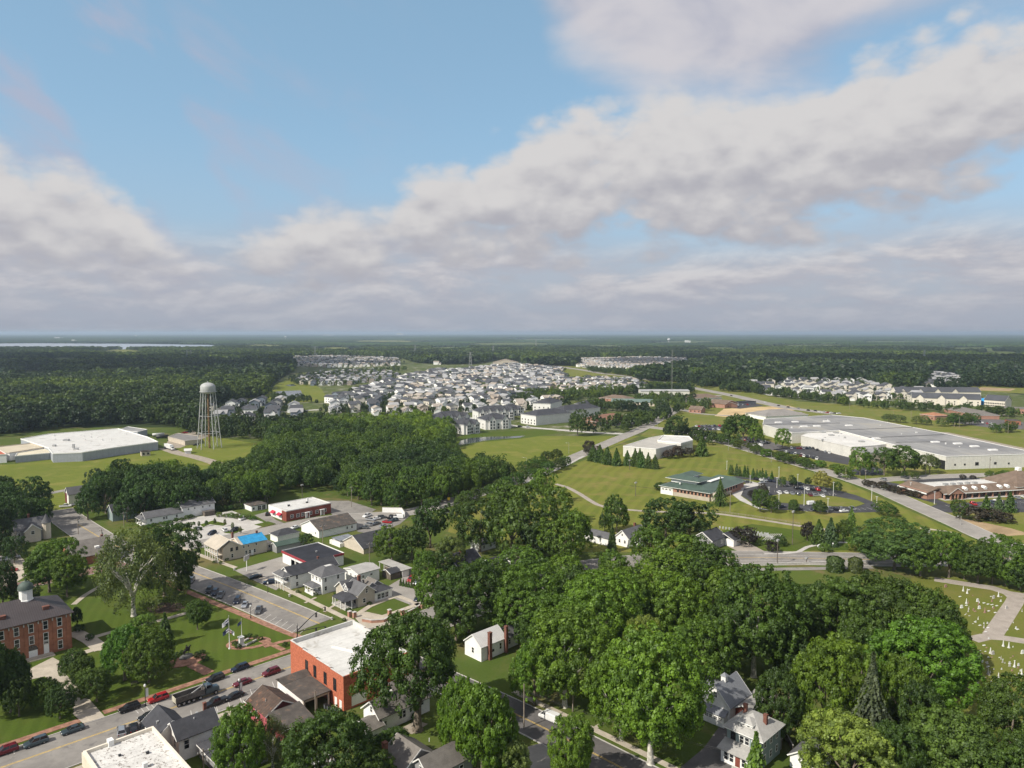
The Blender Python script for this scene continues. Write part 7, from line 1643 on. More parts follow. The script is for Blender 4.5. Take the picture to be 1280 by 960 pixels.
for px, py, k, m in ((1182, 734, 2, 2), (1204, 739, 1, 1), (1209, 742, 1, 1), (1211, 737.5, 3, 1), (1208, 754.5, 1, 1), (1222, 752, 2, 1), (1202, 760, 2, 1), (1208, 757, 3, 1), (1224, 761, 2, 1), (1242, 748, 2, 0), (1248, 746, 1, 1), (1240, 752, 0, 2), (1240, 756, 3, 1), (1242, 761, 0, 2), (1246, 757.5, 3, 1),
                     (1258, 761, 2, 0), (1251, 752, 0, 1), (1230, 754, 3, 1), (1235, 755.5, 3, 1), (1219, 764.5, 3, 2), (1231, 766, 1, 2), (1236, 764, 3, 1), (1244, 766, 3, 1), (1217, 763, 0, 2), (1225, 782, 3, 1), (1235, 785, 3, 1), (1232, 790, 3, 1), (1200, 746, 3, 1), (1272, 787, 3, 1), (1270, 786, 0, 1),
                     (1254, 808, 1, 1), (1261, 810, 1, 1), (1238, 817, 1, 1), (1241, 818, 2, 0), (1230, 807, 3, 1), (1223, 823, 0, 1), (1228, 828, 0, 1), (1234, 830, 0, 0), (1262, 830, 0, 1), (1268, 834, 1, 1), (1273, 832, 0, 1), (1277, 844, 1, 1), (1235, 843, 1, 0), (1248, 849, 1, 1), (1262, 854, 0, 1), (1214, 850, 1, 0),
                     (1278, 817, 2, 1), (1218, 830, 0, 1), (1262, 833, 0, 0), (1158, 893, 0, 0), (1150, 905, 0, 1), (1157, 912, 0, 0), (1212, 878, 0, 1), (1140, 940, 2, 0)):
 grave(px, py, k, m)
for _ in range(150):
 px, py = R.uniform(1190, 1278), R.uniform(742, 880)
 if 732 + (px - 1200) * .1 < py < 745 or (1238 < px and abs(py - (798 - (px - 1240) * .05)) < 9) or (px > 1236 and 745 < py < 800 and abs(px - (1268 - (py - 745) * .55)) < 14) or px < 1205 + abs(py - 770) * .1: continue
 grave(px, py, R.choice((3, 3, 0, 0, 0, 1)), R.choice((0, 1, 1, 2)), R.uniform(.5, .8))
def wires(a, ha, c_, hc, label, n=3, gap=.5, sag=1.2):
 A = G(*a); B = G(*c_); t = root('power_line', label, 'wires', A[0], A[1]); d = Vector((B[0] - A[0], B[1] - A[1])); s = d.normalized(); pv_ = Vector((-s.y, s.x))
 for k in range(n):
  o = pv_ * (k - (n - 1) / 2) * gap
  MB().tube([(d.x * q + o.x, d.y * q + o.y, ha + (hc - ha) * q - 4 * sag * q * (1 - q)) for q in (i / 10 for i in range(11))], .022, 4).build('wire', blackM, t)
wires((655, 911), 9.0, (716, 890), 5.0, 'wires crossing the side street towards the white van'); wires((655, 911), 9.2, (560, 985), 9, 'wires running left from the slim pole beside the side street'); wires((655, 911), 9.4, (905, 985), 8, 'wires along the side street in front of the large trees', 2)
wires((254.5, 962), 4.0, (290, 990), 6, 'wires leaving the pole between the charcoal roofs'); wires((462, 704), 8.6, (403.5, 682), 8.4, 'wires between the lawn pole and the workshop pole'); wires((403.5, 682), 8.4, (439.5, 634), 13, 'wires from the workshop pole to the tall corner pole'); wires((912.5, 641), 11.5, (787, 620), 6, 'long wires crossing the meadow from the wooden pole')
x, y = G(262, 560)
t = root('water_tower', 'tall pale grey water tower on six legs with a rust streaked riser', 'water tower', x, y, 12)
RB = 9.2; RT = 5.2; zt = 44.0
t_ = MB().lathe([(.01, zt - .5), (3, zt - .3), (5.2, zt + .5), (5.7, zt + 1.3), (5.7, zt + 5.4), (5.4, zt + 6.2), (4.3, zt + 7.4), (2.3, zt + 8.3), (.01, zt + 8.7)], 28).build('tank', towerM, t)
MB().lathe([(5.72, zt + 1.2), (6.5, zt + 1.2), (6.5, zt + 1.4), (5.72, zt + 1.4)], 28).build('balcony', greyM, t_); MB().lathe([(0, zt + 8.6), (.5, zt + 8.7), (.4, zt + 9.4), (0, zt + 9.5)], 8).build('vent', greyM, t_)
for k in range(6):
 a = 2 * pi * k / 6; MB().tube([(RB * cos(a), RB * sin(a), 0), (RT * cos(a), RT * sin(a), zt + 2)], .33, 8).build('leg', towerM, t)
for z in (12.5, 26):
 rr = RB + (RT - RB) * z / (zt + 2); mb = MB()
 for k in range(6):
  a = 2 * pi * k / 6; c_ = 2 * pi * (k + 1) / 6; mb.bar((rr * cos(a), rr * sin(a), z), (rr * cos(c_), rr * sin(c_), z), .3)
 mb.build('ring_strut', towerM, t)
mb = MB()
for z0_, z1_ in ((0, 12.5), (12.5, 26), (26, 43)):
 r0 = RB + (RT - RB) * z0_ / (zt + 2); r1 = RB + (RT - RB) * z1_ / (zt + 2)
 for k in range(6):
  a = 2 * pi * k / 6; c_ = 2 * pi * (k + 1) / 6
  mb.bar((r0 * cos(a), r0 * sin(a), z0_), (r1 * cos(c_), r1 * sin(c_), z1_), .07); mb.bar((r0 * cos(c_), r0 * sin(c_), z0_), (r1 * cos(a), r1 * sin(a), z1_), .07)
mb.build('tie_rods', greyM, t)
MB().tube([(0, 0, 0), (0, 0, zt)], [.75, .75], 14).build('riser', rust, t)
def lattice(px, b_, t_, w, label, name='radio_mast', arms=0, cat='mast', m=greyM, top=.3):
 x, y = G(px, b_); lo, hi = 0, 120
 for _ in range(40):
  m_ = (lo + hi) / 2
  if PX(x, y, m_)[1] > t_: lo = m_
  else: hi = m_
 h = lo; r = root(name, label, cat, x, y, 20, 'far pylons' if arms else None); mb = MB(); k = max(4, int(h / (w * 2.2)))
 th = .07 if not arms else .55
 for c_ in ((-1, -1), (1, -1), (1, 1), (-1, 1)): mb.bar((c_[0] * w / 2, c_[1] * w / 2, 0), (c_[0] * w * top / 2, c_[1] * w * top / 2, h), th)
 for i in range(k):
  a = w / 2 * (1 - (1 - top) * i / k); c_ = w / 2 * (1 - (1 - top) * (i + 1) / k); z0_, z1_ = h * i / k, h * (i + 1) / k
  for (p, q_) in (((-1, -1), (1, -1)), ((1, -1), (1, 1)), ((1, 1), (-1, 1)), ((-1, 1), (-1, -1))): mb.bar((p[0] * a, p[1] * a, z0_), (q_[0] * c_, q_[1] * c_, z1_), th * .6)
 mb.build('lattice', m, r)
 if arms:
  am = MB()
  for z in (h * .98, h * .84): am.bar((-arms, 0, z), (arms, 0, z), .6, .5)
  am.build('crossarm', m, r)
 return r
lattice(839.5, 502, 437, 1.4, 'thin lattice radio mast rising above the office park trees', top=.9)
for px, b_, t_, l in ((234, 452, 437, 'pale H shaped power pylon in the left forest'), (239, 452, 437.5, 'second pale pylon leg pair in the left forest'), (394, 447, 433, 'grey power pylon above the left housing rows'), (519, 444, 431, 'grey power pylon in the middle forest'), (616.5, 444, 432, 'V shaped pylon behind the subdivision'), (588, 458, 440, 'dark lattice pylon at the edge of the subdivision'), (670, 436, 423, 'distant pylon beside the cleared line'), (1155, 455, 437, 'dark pylon at the cleared corridor on the right')):
 lattice(px, b_, t_, 7, l, 'power_pylon', 9, 'pylon')
for px, b_, t_, l in ((357, 424.5, 416.5, 'far white water tower on the horizon, left of centre'), (836, 430, 425.5, 'small white water tower in the far right forest'), (170, 422, 416.6, 'pale water tower on the horizon above the lake'), (168, 425, 418, 'x')):
 if l == 'x': continue
 x, y = G(px, b_); h = 45
 r = root('distant_water_tower', l, 'water tower', x, y, 0, 'water towers on the horizon'); s_ = y / 9000 * 10 + 4
 MB().lathe([(s_ * .35, 0), (s_ * .3, h * .6), (s_, h * .72), (s_ * 1.25, h * .85), (s_, h * .97), (0, h)], 14).build('tank', whiteM, r)
for px, b_, w, h, l in ((72, 424.5, 90, 26, 'long white industrial hall on the horizon above the lake'), (92, 427.5, 40, 18, 'small pale hall beyond the lake'), (500, 419.6, 200, 70, 'pale tall block far on the horizon'), (410, 420, 300, 30, 'long low pale hall on the horizon'), (860, 428, 50, 16, 'pale building in the far right forest')):
 x, y = G(px, b_); tag(MB().box(-w / 2, w / 2, 0, w * .6, 0, h).box(-w / 2, w * .1, 0, w * .4, h, h * 1.3).build('distant_building', whiteM, None, (x, y, 0)), l, 'building', 'far buildings near the horizon')
D1 = (.029, .053, .012); D2 = (.041, .071, .013); M1 = (.060, .102, .014); M2 = (.070, .116, .014); B1 = (.074, .126, .017); B2 = (.100, .155, .020); OL = (.085, .105, .040); YG = (.130, .170, .040); GG = (.055, .085, .035); PL = (.018, .014, .016); PL2 = (.035, .028, .025)
TG = 'broad leaved trees of the town'
TREES = [
 (14, 806, 890, 50, 'hi', D1, 'dark shade tree cut by the left edge below the courthouse'), (-14, 800, 900, 50, 'hi', D1, 'dark shade tree outside the left edge beside the courthouse'), (24, 846, 895, 34, 'hi', D1, 'low dark tree before the courthouse steps'),
 (58, 846, 885, 36, 'hi', D2, 'small dark lawn tree left of the entrance walk'), (75, 858, 898, 34, 'hi', D1, 'small dark lawn tree with bare trunk beside the entrance walk'),
 (92, 810, 848, 36, 'hi', D2, 'small tree at the courthouse corner path'), (121, 836, 877, 42, 'hi', D2, 'round dark tree right of the entrance walk'), (106, 822, 858, 30, 'hi', D2, 'low tree between path and entrance walk'),
 (156, 770, 850, 56, 'oval', (.050, .105, .014), 'tall bright green lawn tree, left of the pair'), (186, 792, 853, 58, 'hi', M1, 'broad green lawn tree right of the tall bright one'), (207, 767, 806, 24, 'pine', D2, 'dark conical evergreen on the courthouse lawn'), (178, 768, 800, 30, 'hi', (.09, .14, .03), 'light green small tree behind the lawn pair'),
 (247, 752, 787, 31, 'hi', D2, 'small round tree standing free on the lawn'), (167, 655, 770, 92, 'sparse', OL, 'huge thin crowned sycamore with pale limbs on the lawn'), (206, 657, 745, 68, 'hi', D1, 'big dark shade tree right of the sycamore'), (97, 756, 783, 13, 'hi', D1, 'narrow dark tree at the courthouse wall'),
 (62, 678, 740, 64, 'hi', M1, 'broad green tree behind the courthouse roof'), (84, 696, 746, 44, 'hi', M1, 'green tree before the brick church hall'), (4, 700, 762, 34, 'hi', D1, 'dark tree at the left edge behind the courthouse'), (30, 730, 760, 30, 'hi', D1, 'dark tree left behind the cupola'), (229, 712, 737, 17, 'hi', D2, 'little dark tree by the parked cars on the side street'), (232, 716, 745, 14, 'hi', D2, 'thin dark tree at the street corner'),
 (243, 694, 704, 7, 'mid', (.20, .14, .03), 'tiny golden leaved tree beside the inn'),
 (522, 762, 913, 124, 'bighi', D2, 'great dark tree with thick forked trunk right of the brick hall'), (604, 824, 985, 96, 'oval', M2, 'tall tree right of the great tree at the bottom'), (575, 835, 950, 60, 'hi', M2, 'green tree filling the gap right of the great tree'), (640, 918, 990, 54, 'hi', (.105, .135, .045), 'pale leaved young tree at the bottom edge beside the street'),
 (718, 897, 985, 60, 'hi', B1, 'bright round tree at the bottom edge right of the van'), (706, 768, 884, 112, 'palehi', B1, 'wide bright green tree right of the white cottage'), (668, 800, 880, 60, 'hi', B1, 'bright tree leaning over the side street'), (813, 796, 955, 132, 'palehi', B1, 'very large yellow green tree left of the carriage house'), (776, 815, 925, 80, 'palehi', B1, 'left half of the large yellow green grove'),
 (299, 887, 985, 62, 'hi', M1, 'green tree below the pink house'), (341, 895, 960, 48, 'sparse', (.07, .085, .04), 'thin half bare tree beside the red annex'), (418, 890, 1000, 108, 'hi', D2, 'broad dark tree at the bottom left of the white long house'), (490, 905, 955, 52, 'hi', D2, 'low dark tree at the foot of the white long house'), (382, 940, 1000, 50, 'hi', D2, 'dark tree at the bottom edge below the red shed'), (468, 942, 1010, 60, 'hi', D2, 'dark tree at the very bottom centre left'),
 (586, 700, 790, 90, 'hi', D2, 'large dark tree behind the white cottage'), (655, 712, 797, 84, 'hi', M1, 'green tree right of the large dark one'), (640, 728, 786, 50, 'hi', D1, 'dark tree over the white cottage roof'), (742, 722, 822, 108, 'hi', M2, 'wide green tree in the middle of the grove'), (690, 745, 815, 70, 'hi', M1, 'green tree in the grove above the bright one'),
 (942, 715, 846, 112, 'palehi', D2, 'very large dark tree with visible trunk above the carriage house'), (846, 722, 812, 92, 'hi', M2, 'full green tree left of the very large dark one'), (800, 712, 800, 76, 'hi', M1, 'green tree at the top of the grove'), (868, 775, 865, 84, 'hi', M1, 'green tree above the large yellow green grove'), (806, 772, 850, 50, 'hi', (.10, .13, .03), 'small olive tree inside the grove'),
 (976, 836, 925, 66, 'hi', D1, 'dark round tree right of the carriage house'), (1030, 798, 925, 84, 'hi', M2, 'tall green tree left of the grey spruce'), (1087, 818, 960, 92, 'spruce', (.050, .062, .040), 'grey green drooping spruce in the right grove'), (1062, 896, 1000, 112, 'hi', YG, 'rounded yellow green tree at the bottom right'),
 (1152, 780, 893, 124, 'hi', (.062, .125, .014), 'bright dense maple at the cemetery edge'), (1104, 718, 835, 112, 'hi', D2, 'dark oak at the top of the right grove'), (1042, 722, 826, 90, 'hi', D2, 'dark tree above the tall green one'), (1158, 728, 850, 98, 'hi', D2, 'dark oak beside the cemetery lawn'), (1118, 655, 712, 92, 'hi', (.05, .085, .025), 'loose green tree between the highway bend and arborvitae'), (1150, 672, 720, 50, 'hi', M1, 'tree at the roadside left of the hedge trees'),
 (1012, 730, 800, 60, 'hi', D1, 'dark tree behind the tall green one'), (1130, 830, 930, 70, 'hi', M1, 'green tree below the bright maple'), (1195, 885, 1000, 130, 'hi', (.060, .098, .022), 'wide tree at the bottom right corner'), (1262, 852, 965, 92, 'hi', D2, 'dark tree cut by the right edge at the cemetery'), (1290, 930, 1020, 90, 'hi', D2, 'dark tree in the right bottom corner'), (1120, 900, 1000, 70, 'hi', D2, 'dark tree between spruce and the wide corner tree'),
 (944, 917, 985, 38, 'fir', B1, 'bright green fir before the foursquare house'), (985, 770, 850, 50, 'hi', D2, 'tree at the shaded lawn edge'), (1078, 760, 850, 70, 'hi', D2, 'dark tree between oaks and tall green tree'),
 (1186, 666, 722, 46, 'hi', M1, 'round green tree at the left end of the hedge trees'), (1222, 676, 728, 50, 'hi', D2, 'first dark hedge tree above the cemetery'), (1258, 674, 732, 56, 'hi', M1, 'second hedge tree above the cemetery'), (1292, 678, 738, 50, 'hi', D2, 'last hedge tree at the right edge'), (1205, 690, 724, 34, 'hi', D1, 'low dark tree in the hedge row'), (1240, 694, 730, 34, 'hi', D1, 'low dark tree between hedge trees'), (1275, 700, 738, 36, 'hi', D1, 'low dark tree at the right hedge end'),
 (1044, 696, 714, 20, 'column', (.036, .060, .015), 'broad clipped arborvitae left of the pair by the highway bend'), (1069, 697, 715, 16, 'column', (.046, .062, .017), 'narrower arborvitae right of the pair by the highway bend'),
 (610, 700, 748, 50, 'mid', M1, 'leafy tree below the blue grey house'), (660, 700, 752, 60, 'mid', D2, 'dark leafy tree over the hidden street bend'), (705, 690, 748, 60, 'mid', M1, 'green tree over the hidden street'), (722, 705, 765, 70, 'mid', D2, 'dark tree at the edge of the hidden street'), (775, 700, 760, 66, 'mid', M1, 'green tree above the grove top'), (830, 690, 748, 70, 'mid', M2, 'full tree left of the highway bend'), (870, 696, 752, 66, 'mid', D2, 'dark tree at the left end of the highway bend'), (900, 706, 762, 60, 'mid', M1, 'green tree below the highway bend'),
 (760, 740, 800, 70, 'mid', M1, 'green tree in the back of the grove'), (570, 742, 800, 60, 'mid', D2, 'dark tree by the corner lot road'), (668, 765, 815, 50, 'mid', D1, 'dark tree behind the cottage annex'), (915, 735, 800, 60, 'mid', D2, 'dark tree left of the very large tree'), (990, 722, 785, 60, 'mid', D2, 'dark tree below the retaining wall'), (1000, 790, 860, 60, 'mid', D1, 'dark tree beside the shaded lawn'),
 (860, 745, 815, 66, 'hi', M1, 'green tree deep in the grove'), (815, 745, 812, 60, 'hi', D2, 'dark tree deep in the grove'), (900, 760, 835, 56, 'hi', D2, 'dark tree behind the carriage house grove'), (1150, 850, 950, 60, 'hi', D1, 'dark tree under the bright maple'), (1225, 930, 1010, 70, 'hi', D2, 'dark tree at the bottom edge under the corner tree'),
 (640, 608, 694, 84, 'mid', D2, 'broad dark tree in the centre belt'), (600, 628, 690, 60, 'mid', D1, 'dark tree left in the centre belt'), (668, 640, 700, 50, 'mid', D1, 'dark tree right of the centre belt'), (718, 632, 697, 52, 'mid', M1, 'fresh green tree before the long lot garage'), (771, 617, 666, 36, 'mid', D2, 'tall green tree standing free on the lawn edge'), (756, 640, 665, 18, 'mid', D1, 'low dark bush tree beside it'),
 (832, 625, 672, 62, 'mid', D1, 'dark rounded tree at the lawn corner'), (862, 628, 676, 58, 'mid', D1, 'dark tree left of the roadside house'), (812, 655, 706, 50, 'mid', M1, 'green tree below the white gabled house'), (845, 662, 722, 70, 'mid', M1, 'green tree in front of the dark pair'), (885, 672, 728, 56, 'mid', D2, 'tree before the roadside house'), (905, 690, 730, 40, 'mid', D2, 'dark edge tree at the highway bend'),
 (538, 624, 684, 46, 'mid', D1, 'dark tree right of the scrap yard'), (515, 655, 700, 46, 'mid', D1, 'dark tree above the carport'), (490, 655, 702, 46, 'mid', M1, 'green tree left of the carport'), (566, 668, 716, 40, 'mid', (.075, .105, .035), 'pale green rounded tree in the belt'), (548, 690, 722, 40, 'mid', D1, 'low tree above the carport hedge'), (678, 586, 630, 30, 'mid', B1, 'bright round tree at the road edge by the trail'),
 (575, 628, 662, 28, 'mid', D2, 'round dark tree beside the bridge'), (618, 625, 650, 22, 'mid', M1, 'small green tree on the creek bank'), (642, 600, 650, 50, 'mid', M1, 'green tree behind the belt near the trail'), (695, 610, 655, 40, 'mid', M1, 'green tree left of the curved trail'), (700, 650, 712, 56, 'mid', M1, 'green tree right of the hip cottage'), (655, 680, 728, 60, 'mid', M1, 'leafy tree over the white twin gabled house'), (768, 685, 722, 40, 'mid', M1, 'tree before the long lot garage drive'), (765, 655, 690, 14, 'pine', D1, 'slim dark evergreen beside the lot garage'),
 (530, 690, 735, 30, 'mid', M1, 'leafy tree at the right lot corner'), (545, 712, 775, 48, 'mid', M1, 'green tree by the corner of the right lot'), (383, 665, 683, 19, 'mid', D2, 'round tree before the brown roofed workshop'),
 (268, 575, 598, 17, 'mid', D1, 'dark round tree beside the factory drive'), (722, 512, 545, 26, 'mid', D2, 'single tree on the mown field by the apartment road'), (900, 597, 632, 27, 'spruce', D2, 'dark spruce before the green roofed centre'), (828, 603, 613, 20, 'shrub', D1, 'dark shrub at the end of the green roofed centre'),
 (929, 505 + 10, 552, 44, 'mid', D2, 'great round tree left of the distribution warehouse'), (912, 522, 548, 22, 'mid', D2, 'dark tree left part of the big round one'), (945, 530, 555, 24, 'mid', B1, 'bright green tree beside the great round one'), (978, 536, 560, 20, 'mid', M2, 'green tree before the pale warehouse wall'), (845, 520, 548, 32, 'mid', D1, 'dark tree at the boulevard junction'), (877, 545, 570, 20, 'pine', D2, 'dark conifer beside the white warehouse'),
 (1029, 588, 612, 25, 'mid', (.17, .17, .055), 'yellow olive round tree beside the oval lot'), (1075, 560, 594, 30, 'mid', M1, 'green tree cluster at the dark warehouse lot'), (1105, 560, 594, 30, 'mid', D2, 'left tree of the dark trio by the warehouse office'), (1130, 558, 595, 44, 'mid', D2, 'large dark tree of the trio by the warehouse office'), (1162, 566, 592, 24, 'mid', (.075, .09, .04), 'brownish tree right of the dark trio'), (1055, 583, 598, 24, 'shrub', M1, 'wide green bush at the boulevard bend'),
 (1110, 628, 645, 30, 'mid', D2, 'flat crowned tree beside the boulevard'), (1046, 602, 616, 12, 'mid', D2, 'small tree at the end of the oval lot'), (1198, 625, 648, 24, 'mid', D2, 'round dark tree before the mall lot'), (1232, 620, 648, 22, 'fir', D2, 'dark fir before the strip mall'), (1262, 615, 640, 18, 'fir', D2, 'fir at the right of the mall lot'), (1248, 618, 640, 14, 'fir', GG, 'smaller fir between mall firs'),
 (1218, 632, 650, 28, 'shrub', PL2, 'dark plum shrub before the strip mall'), (1240, 637, 652, 26, 'shrub', PL2, 'second plum shrub before the strip mall'), (1256, 640, 653, 22, 'shrub', PL2, 'small plum shrub at the right of the mall'),
 (1009, 651, 676, 17, 'mid', PL, 'round blackish plum tree beside the trail'), (1023, 650, 680, 24, 'pine', D2, 'dark conifer right of the plum tree'), (1038, 648, 682, 24, 'pine', (.04, .07, .03), 'grey green conifer among the roadside group'), (1054, 650, 678, 22, 'mid', D2, 'dark tree in the roadside conifer group'), (1064, 634, 664, 16, 'fir', M1, 'small fir on the verge below the oval lot'), (1078, 668, 690, 36, 'mid', M1, 'low green tree right of the conifers'), (930, 660, 680, 34, 'shrub', PL, 'dark plum thicket beside the memorial slabs'), (1030, 678, 690, 14, 'shrub', (.06, .10, .02), 'clipped green block shrub by the curved walk'), (975, 670, 682, 16, 'shrub', D1, 'dark shrub at the end of the memorial rows'), (966, 676, 690, 16, 'shrub', PL, 'dark shrub by the pale driveway'),
 (942, 612, 622, 16, 'mid', PL, 'plum tree by the round drive'), (955, 605, 620, 14, 'mid', PL2, 'dark purple tree at the lot entrance'), (950, 612, 640, 20, 'mid', D2, 'dark island tree left on the oval lot'), (964, 620, 641, 20, 'mid', D2, 'second island tree on the oval lot'), (991, 623, 642, 15, 'mid', D2, 'third island tree on the oval lot'), (1025, 625, 642, 18, 'mid', D2, 'fourth island tree on the oval lot'), (992, 594, 608, 10, 'mid', D1, 'small dark tree on the back row island'), (978, 596, 609, 9, 'mid', M1, 'small green tree near the pine row'), (1010, 597, 608, 9, 'mid', D1, 'little tree before the yellow olive one'),
]
SPARE = []
ORD = ['first', 'second', 'third', 'fourth', 'fifth', 'sixth', 'seventh', 'eighth', 'ninth', 'tenth', 'eleventh', 'twelfth', 'thirteenth', 'fourteenth']
for px, tp_, bs, w, kd, c, l in TREES: tree(px, tp_, bs, w, kd, c, l)
def trow(a, b, n, hpx, w, kd, c, label, group, jit=.25):
 for k in range(n):
  t = k / max(1, n - 1); px = a[0] + (b[0] - a[0]) * t; py = a[1] + (b[1] - a[1]) * t
  q = R.uniform(.85, 1.15); tree(px + R.uniform(-jit, jit) * w, py - hpx * q, py, w * R.uniform(.9, 1.15), kd, tuple(x * R.uniform(.85, 1.15) for x in c), '%s, %s from left' % (label, ORD[k]), group)
trow((912, 593), (963, 601.5), 12, 13, 7.5, 'fir', D2, 'young dark pine in the row beside the round lot', 'pines in a row behind the green roofed centre')
trow((572, 634), (668, 601), 9, 17, 19, 'mid', D2, 'rounded street tree in the row along the lot road bridge', 'street trees along the lot road')
trow((560, 622), (652, 592), 8, 17, 18, 'mid', D2, 'rounded street tree on the far side of the lot road', 'street trees along the lot road')
trow((672, 596), (706, 583), 4, 16, 18, 'mid', D2, 'rounded street tree in the short row beyond the lamp', 'street trees beyond the lamp')
trow((664, 589), (700, 574), 4, 15, 17, 'mid', D2, 'rounded street tree on the far side beyond the lamp', 'street trees beyond the lamp')
trow((738, 576), (772, 582), 5, 21, 17, 'pine', D2, 'dark fir in the cluster left of the white warehouse', 'firs beside the white warehouse')
trow((784, 582), (820, 586), 6, 20, 14, 'pine', D2, 'dark fir in the row before the white warehouse', 'firs beside the white warehouse')
trow((838, 573), (860, 571), 3, 13, 14, 'shrub', PL2, 'dark shrub right of the white warehouse firs', 'shrubs beside the white warehouse')
trow((735, 565), (745, 572), 3, 13, 16, 'shrub', PL2, 'reddish dark shrub left of the warehouse firs', 'shrubs left of the warehouse firs')
trow((886, 549), (1010, 594 - 8), 13, 11, 17, 'mid', D2, 'low round tree in the belt along the boulevard', 'trees along the boulevard')
trow((955, 571), (1045, 588), 6, 9, 15, 'shrub', M1, 'bush in the belt between boulevard and warehouse lot', 'bushes along the boulevard')
trow((1085, 607), (1146, 622), 9, 8, 12, 'shrub', PL2, 'dark purple shrub in the hedge beside the mall drive', 'purple hedge at the mall drive')
trow((1128, 597), (1143, 599), 2, 9, 9, 'mid', D2, 'small tree at the store road corner', 'small trees at the store road')
trow((1202, 600), (1218, 599), 2, 6, 9, 'mid', PL2, 'dark round bush behind the mall roof', 'small trees behind the mall')
trow((1240, 598), (1256, 598), 3, 11, 12, 'mid', M1, 'green tree behind the mall roof', 'small trees behind the mall')
trow((1110, 527), (1175, 533), 5, 11, 14, 'mid', OL, 'olive round tree along the highway verge', 'trees before the small restaurant')
trow((1190, 533), (1216, 531), 4, 16, 16, 'mid', D2, 'dark tree before the grey roofed shops', 'trees before the grey roofed shops')
trow((1230, 521), (1262, 520), 4, 13, 14, 'mid', D2, 'dark tree right of the grey roofed shops', 'trees right of the shops')
trow((1243, 541), (1266, 540), 3, 12, 14, 'mid', D2, 'dark tree beside the brown shop', 'trees beside the brown shop')
trow((501, 732), (541, 741), 13, 10, 4.4, 'fir', (.05, .085, .018), 'narrow clipped evergreen in the hedge behind the right lot', 'evergreens in the hedge behind the right lot', .05)
trow((238, 662), (268, 656), 4, 9, 4, 'mid', D2, 'young lot tree on the pale parking lot', 'young trees on the pale lot')
trow((282, 658), (300, 668), 3, 9, 4, 'mid', (.07, .09, .03), 'young olive tree beside the lot road', 'young trees on the pale lot')
trow((180, 662), (240, 648), 10, 5, 7, 'shrub', D2, 'low hedge shrub before the long white house', 'hedge shrubs before the long white house')
trow((276, 646), (316, 650), 8, 6, 8, 'shrub', (.06, .095, .02), 'green shrub on the bank behind the pale lot', 'shrubs on the bank behind the pale lot')
trow((262, 641), (300, 636), 7, 7, 8, 'shrub', D1, 'dark hedge shrub beside the tall white house', 'hedge shrubs beside the tall white house')
for px, py, w in ((252, 818, 8), (247, 822, 10), (257, 826, 9), (222, 822, 9), (215, 826, 10), (228, 818, 7), (294, 806, 7), (298, 811, 8), (305, 799, 7), (312, 797, 7), (319, 798, 6), (326, 800, 6), (470, 924, 9), (520, 899, 12), (356, 808, 7), (430, 776, 5), (100, 789, 12), (112, 800, 10), (283, 701, 5), (276, 705, 5), (268, 704, 5), (420, 745, 6), (462, 756, 6), (436, 765, 7), (395, 744, 5), (372, 741, 5)):
 tree(px, py - w * .75, py, w, 'shrub', D1 if w > 6 else D2, '%s shrub %s' % ('low rounded' if w > 7 else 'tiny dark', 'at the courthouse corner' if px < 140 else 'beside the round brick plaza' if px < 260 else 'in the bed before the cream inn' if px < 290 else 'round the oval memorial garden' if px < 330 else 'before the houses on the side street' if px < 465 else 'beside the white long house'), 'garden shrubs')
def fill(poly_px, spacing, jitter=.45, seed=1, world_poly=None):
 P = np.array([G(*p) for p in poly_px]) if world_poly is None else np.array(world_poly)
 rs = np.random.RandomState(seed)
 x0, y0 = P.min(0); x1, y1 = P.max(0)
 X, Y = np.meshgrid(np.arange(x0, x1, spacing), np.arange(y0, y1, spacing)); X = X.ravel(); Y = Y.ravel()
 X = X + rs.uniform(-jitter, jitter, X.shape) * spacing; Y = Y + rs.uniform(-jitter, jitter, Y.shape) * spacing
 m = inside(P, X, Y); return X[m], Y[m]
W_CENTRE = [(318, 588), (335, 560), (360, 556), (400, 554), (470, 555), (500, 566), (560, 574), (582, 590), (640, 602), (600, 615), (548, 630), (500, 640), (475, 636), (438, 624), (400, 614), (370, 618), (330, 632), (300, 636), (262, 638), (262, 610), (290, 600)]
W_LEFT = [(106, 655), (108, 632), (150, 610), (200, 606), (245, 610), (262, 612), (262, 640), (235, 644), (190, 648), (150, 658), (140, 642)]
W_EDGE = [(-60, 690), (-60, 640), (20, 634), (52, 648), (52, 668), (30, 672), (8, 690)]
W_EDGE2 = [(-60, 690), (30, 690), (40, 700), (-60, 720)]
W_BACK = [(332, 556), (326, 546), (400, 537), (470, 534), (500, 529), (545, 534), (566, 546), (562, 562), (500, 558), (470, 548), (400, 547)]
pts = []
for k, (pl, sp_, hh_) in enumerate(((W_CENTRE, 8.6, (12, 18)), (W_LEFT, 9.0, (15, 21)), (W_EDGE, 9, (14, 20)), (W_EDGE2, 9, (9, 13)), (W_BACK, 9.5, (12, 18)))):
 X, Y = fill(pl, sp_, seed=20 + k)
 for x, y in zip(X, Y): pts.append((x, y, R.uniform(*hh_), k))
pts.sort(key=lambda p: p[1])
NLAB = ('crowded woodland tree in the grove at the middle of the picture', 'tall dark tree in the clump before the left meadow', 'dark tree of the clump at the left edge', 'low tree at the left edge')
NIND = 118
print('near wood trees', len(pts), 'placed trees', TREE_N)
rest = []
